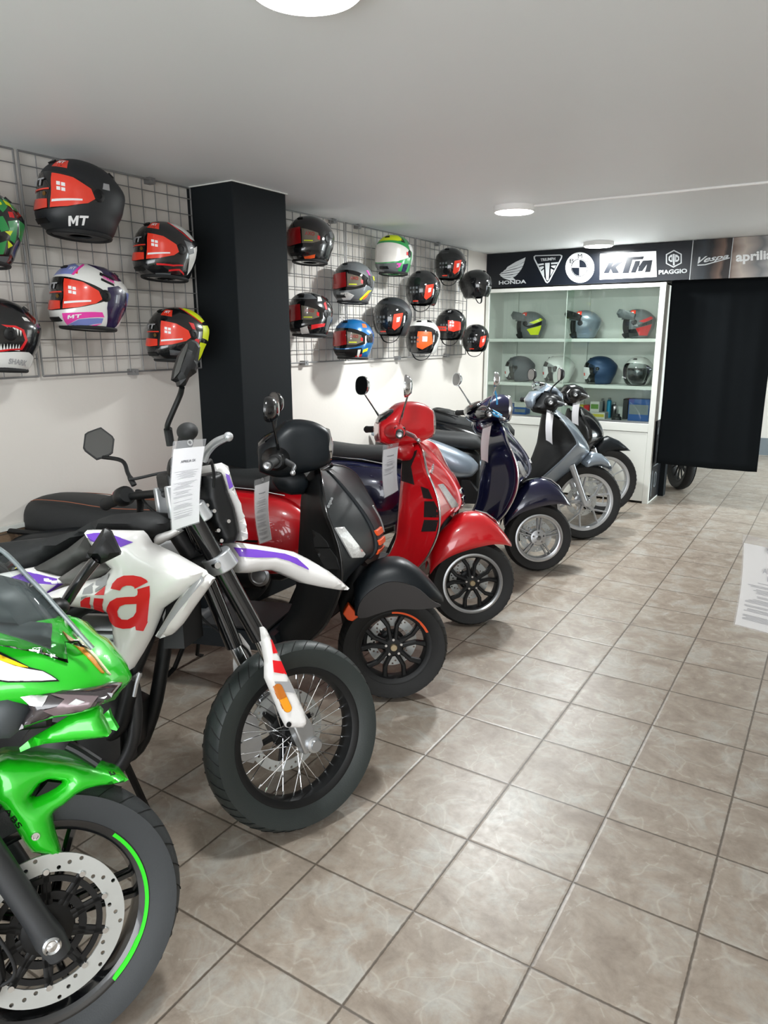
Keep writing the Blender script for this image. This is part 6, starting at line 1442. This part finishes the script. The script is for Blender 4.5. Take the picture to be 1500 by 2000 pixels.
    hb = cr([bp[-1][0], bp[-1][1], S.w(xm, -0.09, zm), S.w(xm, 0.09, zm), bp[1][1], bp[1][0]], 6)
    MB().tube(hb, 0.0125, 12).build('handlebar', M_BLK, t)
    for sg in (-1, 1):
        MB().box(S, xm-0.020, xm+0.020, sg*0.05-0.013, sg*0.05+0.013, zm-0.075, zm+0.018).build('bar_clamp', M_SILV, t, bevel=0.005)
        g1, g0 = bp[sg]; grip(t, g0, g1, 0.0175, M_BLKM, end=False)
        gd = (g0-g1)/np.linalg.norm(g0-g1); MB().lathe(g0, gd, [(0, 0), (0.026, 0), (0.030, 0.01), (0.030, 0.04), (0.022, 0.052), (0, 0.052)], 20).build('switch_block', M_BLK, t)
        lp = [S.at3(398, 895, -0.24), S.at3(406, 880, -0.27), S.at3(422, 864, -0.32), S.at3(446, 853, -0.37)] if sg < 0 else [S.at3(272, 960, 0.22), S.at3(274, 985, 0.25), S.at3(272, 1005, 0.28), S.at3(271, 1018, 0.31)]
        lever(t, lp, M_SILV if sg < 0 else M_BLK, 0.008, name='brake_lever' if sg < 0 else 'clutch_lever')
    MB().lathe(S.at3(229, 966, 0.24), S.v(-0.6, -0.5, 0.2), [(0, 0.01), (0.01, 0.01), (0.012, 0)], 14).build('red_switch', mat('switch_red', rgb(226, 40, 66), 0.4), t)
    # grip end facing the viewer and reservoir
    c = S.at3(366, 843, -0.37); MB().ell(c, S.v(0.024, 0, 0), S.v(0, 0.034, 0), S.v(0, 0, 0.022)).build('grip_end', M_BLKM, t)
    # mirrors
    mq = c6([(1105, 82), (1125, 78), (1150, 95), (1162, 120), (1140, 268), (1098, 300), (1076, 345), (1046, 340), (1040, 316), (1012, 302), (1020, 250), (1048, 160)])
    ML = Pillow(S, S.pts(mq, -0.33), -0.33, 0.032, 0.014, 0.03, step=0.012); mr = ML.build('mirror', M_BLK, t, ang=25)
    ML.decal_px(c6([(1018, 298), (1026, 250), (1052, 165), (1092, 92), (1100, 98), (1082, 160), (1048, 262)]), step=0.012).build('mirror_glass', M_MIRROR, mr, ang=30)
    MB().tube(cr([S.at3(*q, l_) for q, l_ in zip(c6([(1000, 690), (985, 600), (982, 570), (1010, 500), (1055, 395), (1066, 350)]), (-.24, -.25, -.26, -.28, -.31, -.33))], 6), [0.0105]*8+[0.007]*23, 10).build('mirror_stem', M_BLK, mr)
    fl = S.at3(193, 866, 0.36); vd = CAM-fl; vd /= np.linalg.norm(vd)
    mirror(t, S.at3(262, 948, 0.20), fl, vd+np.array([0.0, 0.0, 0.30]), np.cross(vd, [0, 0, 1]), 0.052, 0.056, M_BLK, 0.0065, bend=[S.at3(250, 925, 0.22), S.at3(238, 900, 0.28)], shape='hex')
    # headlight mask seen from behind, dark wiring inside
    mp = S.pts([(412, 908), (425, 905), (438, 912), (447, 945), (462, 985), (472, 1020), (476, 1052), (466, 1056), (456, 1010), (440, 975), (425, 940)], -0.04)
    hm = Pillow(S, mp, 0, 0.10, 0.07, 0.02, step=0.015); mk = hm.build('headlight_mask', M_BIKEW, t, ang=50)
    hm.decal_px([(440, 925), (447, 928), (455, 950), (448, 955)], step=0.01).build('purple_stripe', M_PURPLE, mk)
    hp = S.pts([(395, 930), (428, 918), (440, 960), (452, 990), (462, 1040), (455, 1060), (430, 1062), (408, 1020), (398, 975)], -0.05); hi = Pillow(S, hp, 0, 0.09, 0.06, 0.02).build('headlight_housing', M_BLK, t)
    for q in ((404, 987), (418, 998), (446, 1018), (426, 1036), (432, 1056)): MB().lathe(S.at3(*q, -0.095), -S.l, [(0, 0.004), (0.0055, 0.004), (0.006, -0.01)], 12).build('housing_bolt', M_CHROME, hi)
    MB().box(S, -0.30, -0.20, -0.055, 0.055, 1.11, 1.165).build('instrument_panel', M_BLK, t, bevel=0.01)
    cables(t, [[S.at3(404, 905, -0.2), S.at3(412, 900, -0.15), S.at3(418, 935, -0.1), S.at3(412, 990, -0.06)], [S.w(xc-0.02, 0.2, zc+0.03), S.w(xc+0.12, 0.12, zc+0.02), S.w(xc+0.12, 0.04, zc-0.18), S.w(xc, 0, zc-0.4)],
               [S.at3(276, 970, 0.2), S.at3(290, 990, 0.12), S.at3(310, 1003, 0.06), S.at3(330, 1008, 0.0)]], 0.0045)
    cables(t, [[S.w(xc+0.06, 0.06, zc-0.1), S.w(xc+0.10, 0.10, zc-0.4), S.w(-0.06, 0.12, 0.55), S.w(-0.13, 0.1, 0.36)]], 0.004, 'brake_hose')
    return t
white_bike()
# ================================================================ green sport motorcycle
def c5(L): return [(0.275*x, 1450+0.275*y) for x, y in L]
def green_bike():
    B, S = BFr['green'], SFr['green']; t = thing('motorcycle', 'lime green sport motorcycle with a clear windscreen, cut by the left edge', 'motorcycle', B.o); R = 0.295
    W = wheel(S, R, 0.115, 0.212, t, 'sport', rimcol=M_GLOSSBLK, disc=(0.156, 0.118, -0.062), grooves=34, arc=(0.72, -1.0, mat('green_rim_tape', rgb(44, 214, 30), 0.35)))
    mb = MB(); mb.lathe(S.w(0, -0.045, R), S.l, [(0.03, -0.012), (0.052, -0.012), (0.056, -0.004), (0.056, 0.01), (0.03, 0.01)], 48)
    o = mb.build('hub_ring', M_GLOSSBLK, W, ang=40)
    mb = MB()
    for k in range(44):
        a = 2*PI*k/44; p = S.w(0.060*math.cos(a), -0.060, R+0.060*math.sin(a)); q = S.w(0.069*math.cos(a), -0.060, R+0.069*math.sin(a)); mb.tube([p, q], 0.0014, 5)
    mb.build('speed_sensor_ring', M_DARKM, W, ang=60)
    for sg in (-1, 1):
        lat = 0.108*sg; top = S.w(-0.19, lat, 0.82); ax_ = S.w(0.0, lat, R)
        d = ax_-top; f = MB().tube([top, top+d*0.55], 0.0265, 20).build('fork_stanchion', M_BLK, t)
        MB().tube([top+d*0.42, top+d*0.45, top+d*0.9, top+d*1.0, top+d*1.07], [0.031, 0.027, 0.026, 0.030, 0.024], 22).build('fork_leg', mat('dark_grey_anodised', rgb(62, 64, 66), 0.4, 0.4), f, ang=60)
        MB().lathe(S.w(0, lat+sg*0.02, R), S.l*sg, [(0, 0), (0.018, 0), (0.018, 0.012), (0.014, 0.016), (0.010, 0.013), (0, 0.015)], 24).build('axle_nut', M_CHROME, f)
    MB().prism(S, [(-0.10, 0.42), (-0.15, 0.40), (-0.185, 0.30), (-0.17, 0.22), (-0.12, 0.20), (-0.085, 0.26), (-0.09, 0.36)], -0.12, -0.045).build('brake_caliper', M_BLK, t, bevel=0.008)
    for x, z in ((-0.125, 0.37), (-0.135, 0.25), (-0.15, 0.31)): MB().lathe(S.w(x, -0.12, z), -S.l, [(0, 0.006), (0.008, 0.006), (0.010, 0)], 12).build('caliper_bolt', M_CHROME, t)
    cables(t, [[S.w(-0.13, -0.10, 0.24), S.w(-0.07, -0.13, 0.27), S.w(-0.10, -0.13, 0.38), S.w(-0.20, -0.10, 0.60)]], 0.004, 'brake_hose')
    # fender
    fp = c5([(-60, 430), (-60, 180), (0, 150), (60, 125), (180, 120), (300, 124), (420, 136), (520, 150), (640, 180), (800, 225), (890, 252), (918, 268), (890, 285), (820, 300), (700, 315), (620, 335), (540, 380), (470, 440), (395, 490), (376, 520), (385, 580), (400, 640), (425, 720), (455, 822), (340, 805), (228, 788), (190, 740), (150, 680), (100, 590), (60, 520), (0, 445)])
    FP = Pillow(S, S.pts(fp, -0.06), 0, 0.084, 0.055, 0.05, step=0.010, holes=[S.pts(c5([(230, 402), (262, 360), (300, 315), (350, 286), (470, 298), (462, 312), (410, 352), (350, 385), (280, 415), (240, 420)]), -0.08)])
    fd = FP.build('front_fender', M_GREEN, t, ang=50)
    MB().prism(S, S.pts(c5([(225, 420), (340, 280), (475, 292), (400, 370), (280, 425)]), -0.05), -0.05, 0.05).build('fender_vent', M_BLK, fd)
    V, Fs = textmesh('ABS', 0.0, 0.1); q = [S.on(*p, FP.near, -0.09) for p in c5([(30, 452), (145, 590), (118, 625), (5, 480)])]; mb = MB(); vv = []
    for u, v in V: x, z = (q[3]*(1-u)+q[2]*u)*(1-v)+(q[0]*(1-u)+q[1]*u)*v; vv.append(S.w(x, FP.near(x, z)-0.001, z))
    film_on(fd, None, 'fender_letters', M_BLK, fd, 0.0012, 0.0012, textq=(('ABS', 0.0, 0.1), c5([(50, 452), (160, 590), (132, 616), (24, 480)]))); film_on(fd, None, 'fender_letters', M_BLK, fd, 0.0012, 0.0012, textq=(('Ka', 0.0, 0.1), c5([(768, 208), (800, 200), (822, 226), (788, 238)])))
    p = S.on(*c5([(252, 665)])[0], FP.near, -0.08); MB().lathe(S.w(p[0], FP.near(*p), p[1]), -S.l, [(0, 0.003), (0.004, 0.003), (0.005, 0.005), (0.008, 0.005), (0.009, 0)], 18).build('fender_bolt', M_CHROME, fd)
    # nose fairing
    fa = cL([(-700, 640), (-300, 740), (0, 810), (200, 835), (390, 860), (430, 868), (480, 880), (560, 940), (640, 1010), (720, 1065), (790, 1140), (855, 1215), (905, 1290), (936, 1355), (932, 1388), (900, 1425), (860, 1465), (825, 1520), (770, 1545), (620, 1580), (450, 1610), (300, 1650), (130, 1700), (0, 1720), (-700, 1760)])
    FA = Pillow(B, B.pts(fa, -0.05), 0.03, 0.22, 0.015, 0.24, step=0.022); fo = FA.build('front_fairing', M_GREEN, t, ang=60)
    hp_ = cL([(92, 1388), (200, 1378), (500, 1385), (770, 1400), (862, 1408), (850, 1442), (760, 1500), (700, 1535), (560, 1575), (400, 1600), (280, 1640), (130, 1695), (175, 1600), (218, 1530), (190, 1480)])
    HP = Pillow(B, B.pts(hp_, -0.13), -0.115, 0.030, 0.006, 0.03, back=0.07, step=0.010); hl = HP.build('headlight', mat('headlight_glass', rgb(50, 44, 46), 0.08, coat=1.0), t, ang=50)
    HP.decal_px(cL([(160, 1425), (240, 1410), (372, 1412), (350, 1460), (325, 1498), (230, 1490)]), off=0.002, step=0.01).build('headlight_reflector', mat('reflector_chrome', rgb(225, 225, 225), 0.25, 0.8, bump=0.8, bscale=60), hl, ang=60)
    HP.decal_px(cL([(390, 1400), (760, 1418), (700, 1500), (640, 1530), (420, 1570), (330, 1530), (440, 1500), (500, 1440)]), off=0.002, step=0.01).build('headlight_reflector', mat('lens_grey', rgb(120, 106, 108), 0.25, 0.4), hl, ang=60)
    HP.decal_px(cL([(530, 1480), (590, 1436), (660, 1460), (600, 1485)]), off=0.0035, step=0.01).build('position_lamp', M_LENS, hl, ang=60)
    ip_ = cL([(-500, 1300), (0, 1380), (92, 1388), (150, 1430), (190, 1480), (216, 1532), (180, 1600), (130, 1695), (60, 1760), (-500, 1800)])
    Pillow(B, B.pts(ip_, -0.13), -0.11, 0.035, 0.008, 0.03, back=0.07, step=0.02).build('fairing_intake', mat('dark_grey_plastic', rgb(62, 68, 70), 0.55), t, ang=50)
    film_on(fo, cL([(-500, 960), (0, 1082), (120, 1140), (230, 1200), (330, 1225), (400, 1262), (458, 1304), (300, 1312), (60, 1316), (-500, 1240)]), 'graphic_outline', M_BLK, fo, 0.002, 0.004, 7)
    film_on(fo, cL([(-500, 1060), (0, 1150), (120, 1195), (230, 1218), (325, 1233), (390, 1268), (432, 1297), (300, 1304), (60, 1306), (-500, 1220)]), 'white_graphic', M_WHITED, fo, 0.004, 0.004, 7)
    film_on(fo, cL([(-400, 1000), (0, 1108), (110, 1155), (218, 1203), (150, 1198), (0, 1150), (-400, 1050)]), 'yellow_graphic', mat('yellow_decal', rgb(252, 204, 16), 0.35), fo, 0.0045, 0.004, 7)
    film_on(fo, cL([(478, 925), (530, 965), (620, 1035), (720, 1135), (800, 1245), (780, 1240), (690, 1140), (600, 1050), (520, 985)]), 'orange_graphic', mat('orange_gold_decal', rgb(214, 140, 52), 0.35), fo, 0.003, 0.004, 7)
    film_on(fo, cL([(560, 945), (660, 1030), (740, 1120), (850, 1260), (820, 1240), (720, 1120), (640, 1040)]), 'pale_graphic', mat('pale_decal', rgb(220, 214, 180), 0.35), fo, 0.0035, 0.004, 7)
    film_on(fo, cL([(-600, 700), (-100, 780), (160, 850), (398, 872), (394, 960), (390, 1060), (290, 1025), (180, 985), (0, 930), (-300, 840), (-600, 760)]), 'cockpit_panel', mat('slate_plastic', rgb(58, 66, 68), 0.5), fo, 0.004, 0.006, 8)
    # chin
    ch = cL([(133, 1835), (200, 1780), (350, 1695), (510, 1598), (640, 1560), (740, 1530), (765, 1560), (762, 1590), (800, 1665), (830, 1738), (815, 1748), (600, 1772), (330, 1802), (220, 1832), (142, 1866)])
    Pillow(B, B.pts(ch, -0.09), -0.07, 0.022, 0.010, 0.012, back=0.012, step=0.012).build('lower_fairing_blade', M_GREEN, t, ang=50)
    c2 = cL([(800, 1560), (835, 1528), (850, 1580), (905, 1678), (898, 1690), (860, 1680), (780, 1640), (770, 1600)]); Pillow(B, B.pts(c2, 0.06), 0.07, 0.016, 0.008, 0.012, step=0.012).build('lower_fairing_blade', M_GREEN, t, ang=50)
    MB().loft(xloft(B, [(-0.02, 0.02, 0.74, 0.77), (-0.12, 0.05, 0.74, 0.80), (-0.35, 0.09, 0.74, 0.82)], 18, 3, y0=0.10)).build('inner_fairing', M_BLK, t, ang=50)
    # dark inner panel and windscreen
    ip = cL([(-400, 480), (-100, 520), (60, 560), (140, 590), (240, 690), (330, 780), (398, 840), (394, 960), (390, 1060), (290, 1025), (180, 985), (160, 940), (60, 930), (-400, 820)])
    Pillow(B, B.pts(ip, -0.02), 0.03, 0.12, 0.02, 0.14, step=0.03).build('cockpit_panel', mat('slate_plastic', rgb(70, 78, 80), 0.5), t, ang=60)
    ws = cL([(-500, 120), (-200, 180), (0, 285), (100, 370), (200, 478), (320, 600), (440, 738), (540, 850), (620, 940), (716, 1052), (640, 1000), (560, 960), (600, 1107), (500, 1060), (395, 1015), (180, 960), (60, 925), (-100, 880), (-500, 760)])
    WS = Pillow(B, B.pts(ws, -0.03), 0.02, 0.16, 0.10, 0.16, back=None, step=0.03)
    WB = Pillow(B, B.pts(cL([(-900, 40), (-500, 120), (-200, 180), (0, 285), (100, 370), (200, 478), (320, 600), (440, 738), (540, 850), (620, 940), (716, 1052), (760, 1500), (0, 1700), (-900, 1700)]), -0.03), 0.02, 0.16, 0.06, 0.20)
    WS.near = WB.near
    V2, F2, _ = trimesh2d(WS.poly, (), 0.02); mb = MB(); yv = [WS.near(x, z) for x, z in V2]; mb.add([B.w(x, y, z) for y, (x, z) in zip(yv, V2)], F2)
    w_ = mb.build('windscreen', M_CLEAR, t, ang=60, solid=0.003)
    MB().tube(cr([B.at3(*q, -0.07) for q in cL([(-200, 180), (0, 288), (100, 372), (200, 480), (320, 602), (440, 740), (540, 852), (620, 945), (716, 1052)])], 4), 0.0045, 8).build('screen_edge', mat('screen_edge_clear', rgb(120, 132, 134), 0.1, alpha=0.7, coat=1.0), w_)
    # far mirror
    L_ = 0.16
    h1 = cL([(800, 128), (815, 124), (832, 132), (858, 148), (930, 308), (925, 330), (780, 402), (760, 360), (700, 350), (672, 350), (680, 310), (712, 262)])
    MM = Pillow(B, B.pts(h1, L_), L_, 0.03, 0.008, 0.04, step=0.012); mi = MM.build('mirror', M_BLK, t, ang=25)
    MB().tube(cr([B.at3(*q, L_-0.01) for q in cL([(440, 720), (500, 700), (560, 610), (620, 520), (690, 430), (740, 370)])], 5), [0.020, 0.020, 0.020, 0.019, 0.018]+[0.0155]*21, 12, flat=0.8).build('mirror_stem', M_GLOSSBLK, mi)
    MB().ell(B.at3(*cL([(440, 735)])[0], 0.10), B.v(0.025, 0, 0), B.v(0, 0.03, 0), B.v(0, 0, 0.02)).build('mirror_foot', M_BLK, mi)
    # the rest of the machine, reaching out of the frame to the left
    MB().loft(xloft(B, st_dense([(-0.30, 0.10, 0.80, 0.95), (-0.42, 0.15, 0.74, 0.98), (-0.65, 0.17, 0.62, 0.98), (-0.85, 0.13, 0.55, 0.90)]), 22, 2.6)).build('fuel_tank', M_GREEN, t, ang=60)
    MB().loft(xloft(B, st_dense([(-0.62, 0.07, 0.35, 0.62), (-0.68, 0.11, 0.2, 0.62), (-0.8, 0.12, 0.18, 0.55), (-1.0, 0.08, 0.3, 0.5)]), 22, 3)).build('lower_fairing', M_BLK, t, ang=60)
    MB().loft(xloft(B, st_dense([(-0.80, 0.08, 0.72, 0.82), (-1.0, 0.13, 0.72, 0.82), (-1.25, 0.12, 0.78, 0.90), (-1.6, 0.06, 0.92, 0.98)]), 20, 2.8)).build('seat', M_SEAT, t, ang=60)
    wheel(Frame(*(B.w(-1.37, 0, 0)[:2]), 40, 12), R, 0.15, 0.212, t, 'sport', name='rear_wheel', rimcol=M_GLOSSBLK)
    MB().tube([B.w(-0.85, -0.1, 0.36), B.w(-1.37, -0.11, R)], 0.028, 10).tube([B.w(-0.85, 0.1, 0.36), B.w(-1.37, 0.11, R)], 0.028, 10).build('swing_arm', M_BLK, t)
    MB().tube(cr([B.at3(*q, 0.10) for q in c5([(480, 20), (560, 60), (640, 110), (700, 150)])], 4), 0.012, 10).build('side_stand', M_BLK, t)
    for sg in (-1, 1): grip(t, S.w(-0.33, sg*0.22, 0.93), S.w(-0.40, sg*0.35, 0.92), 0.017)
    MB().tube([S.w(-0.27, -0.24, 0.93), S.w(-0.25, 0, 0.93), S.w(-0.27, 0.24, 0.93)], 0.02, 10).build('handlebar', M_BLK, t)
    return t
green_bike()

# ================================================================ price sheets
def A3(fr, px, lat): return fr.at3(px[0], px[1], lat)
sheet([(338, 862), (403, 857), (390, 1021), (334, 1040)], A3(SFr['white'], (338, 862), -0.42), 32-15, 'clear price sheet hanging from the white motorcycle handlebar', 'APRILIA SX', seed=2, rows=30, tail=0.93)
sheet([(497, 938), (527, 928), (531, 1055), (506, 1064)], A3(SFr['black'], (497, 938), -0.30), -22, 'curved price sheet hanging in front of the red cowl from the black scooter grip', 'Vespa', seed=3, tail=0.95)
sheet([(748, 870), (779, 864), (778, 958), (750, 974)], A3(SFr['red'], (748, 870), -0.30), -22, 'price sheet hanging from the right grip of the red scooter', 'Vespa', seed=4, tail=0.6, dense=0.4)
sheet([(943, 832), (961, 824), (953, 905), (939, 898)], A3(SFr['blue'], (943, 832), -0.28), -22, 'blank-looking price sheet hanging from the dark blue scooter', None, seed=5, dense=0)
sheet([(1068, 800), (1082, 806), (1079, 869), (1066, 860)], A3(SFr['silver'], (1068, 800), -0.28), -22, 'price sheet hanging from the silver-blue scooter', None, seed=6, dense=0)
sheet([(1119, 788), (1133, 785), (1130, 832), (1117, 826)], A3(SFr['black2'], (1119, 788), -0.28), -22, 'price sheet hanging from the black scooter furthest back', None, seed=7, dense=0)
QL = CAM+ray(1497, 1033)*2.15
sh = sheet([(1451, 1044), (1562, 1066), (1552, 1254), (1432, 1221)], QL+np.array([0, -0.03, 0]), 40, 'large white price sheet cut by the right edge of the photo', None, seed=8, tail=0.9, v0=0.47, dense=0.3, paper=mat('bright_paper', rgb(240, 238, 234), 0.6))
# the little ball-headed chain link at its eyelet and its title
nn = np.array([math.sin(math.radians(40)), -math.cos(math.radians(40)), 0]); dd = np.array([math.cos(math.radians(40)), math.sin(math.radians(40)), 0]); a3 = lambda x, y, o=0.013: onplane(x, y, QL+np.array([0, -0.03, 0]), nn)+nn*o
mb = MB(); text_quad(mb, 'APRILIA', [a3(1484, 1107), a3(1530, 1116), a3(1529, 1126), a3(1483, 1117)]); text_quad(mb, '125', [a3(1493, 1124), a3(1514, 1128), a3(1513, 1137), a3(1492, 1133)]); mb.build('title_text', M_INK, sh, smooth=False)
MB().ell(a3(1495, 1073, 0.02), dd*0.009, nn*0.009, np.array([0, 0, 0.009])).build('hanging_ball', M_CHROME, sh)

# ================================================================ copies that stand mostly out of view
def copy_tree(o, parent=None):
    c = o.copy(); COL.objects.link(c); c.parent = parent
    for ch in list(o.children): copy_tree(ch, c)
    return c
src = [o for o in COL.objects if o.get('label', '').startswith('black large-wheeled')][0]
c = copy_tree(src); c['label'] = 'black scooter beyond the right edge of the photo, only its round black lever tip seen'
rot = math.radians(-112); S_ = SFr['black2']; tip = S_.w(-0.40, -0.362, 1.045)-np.array(src.location)
Rz = np.array([[math.cos(rot), -math.sin(rot), 0], [math.sin(rot), math.cos(rot), 0], [0, 0, 1]]); tp = Rz@tip
c.rotation_euler = (0, 0, rot); dq = ray(1503, 1034); QT = CAM+dq*((tp[2]-CAM[2])/dq[2]); c.location = (QT[0]-tp[0], QT[1]-tp[1], 0)
for ch in c.children:
    if ch.name.startswith(('brake_lever', 'grip')):
        for e in [ch]+list(ch.children):
            e.data = e.data.copy(); e.data.materials.clear(); e.data.materials.append(M_BLK)
    if False: ch.data = ch.data.copy(); ch.data.materials.clear(); ch.data.materials.append(M_BLK)
c = copy_tree(src); c['label'] = 'dark scooter parked behind the black curtain, its wheel showing below the cloth'
c.location = (-0.80, 6.5, 0); c.rotation_euler = (0, 0, math.radians(-95))
md = mat('shaded_black', rgb(20, 20, 20), 0.7)  # shade behind the curtain put into one flat dark colour for every part
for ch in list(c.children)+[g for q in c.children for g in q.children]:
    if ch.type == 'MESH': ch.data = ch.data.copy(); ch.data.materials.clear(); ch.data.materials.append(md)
bpy.context.view_layer.update()
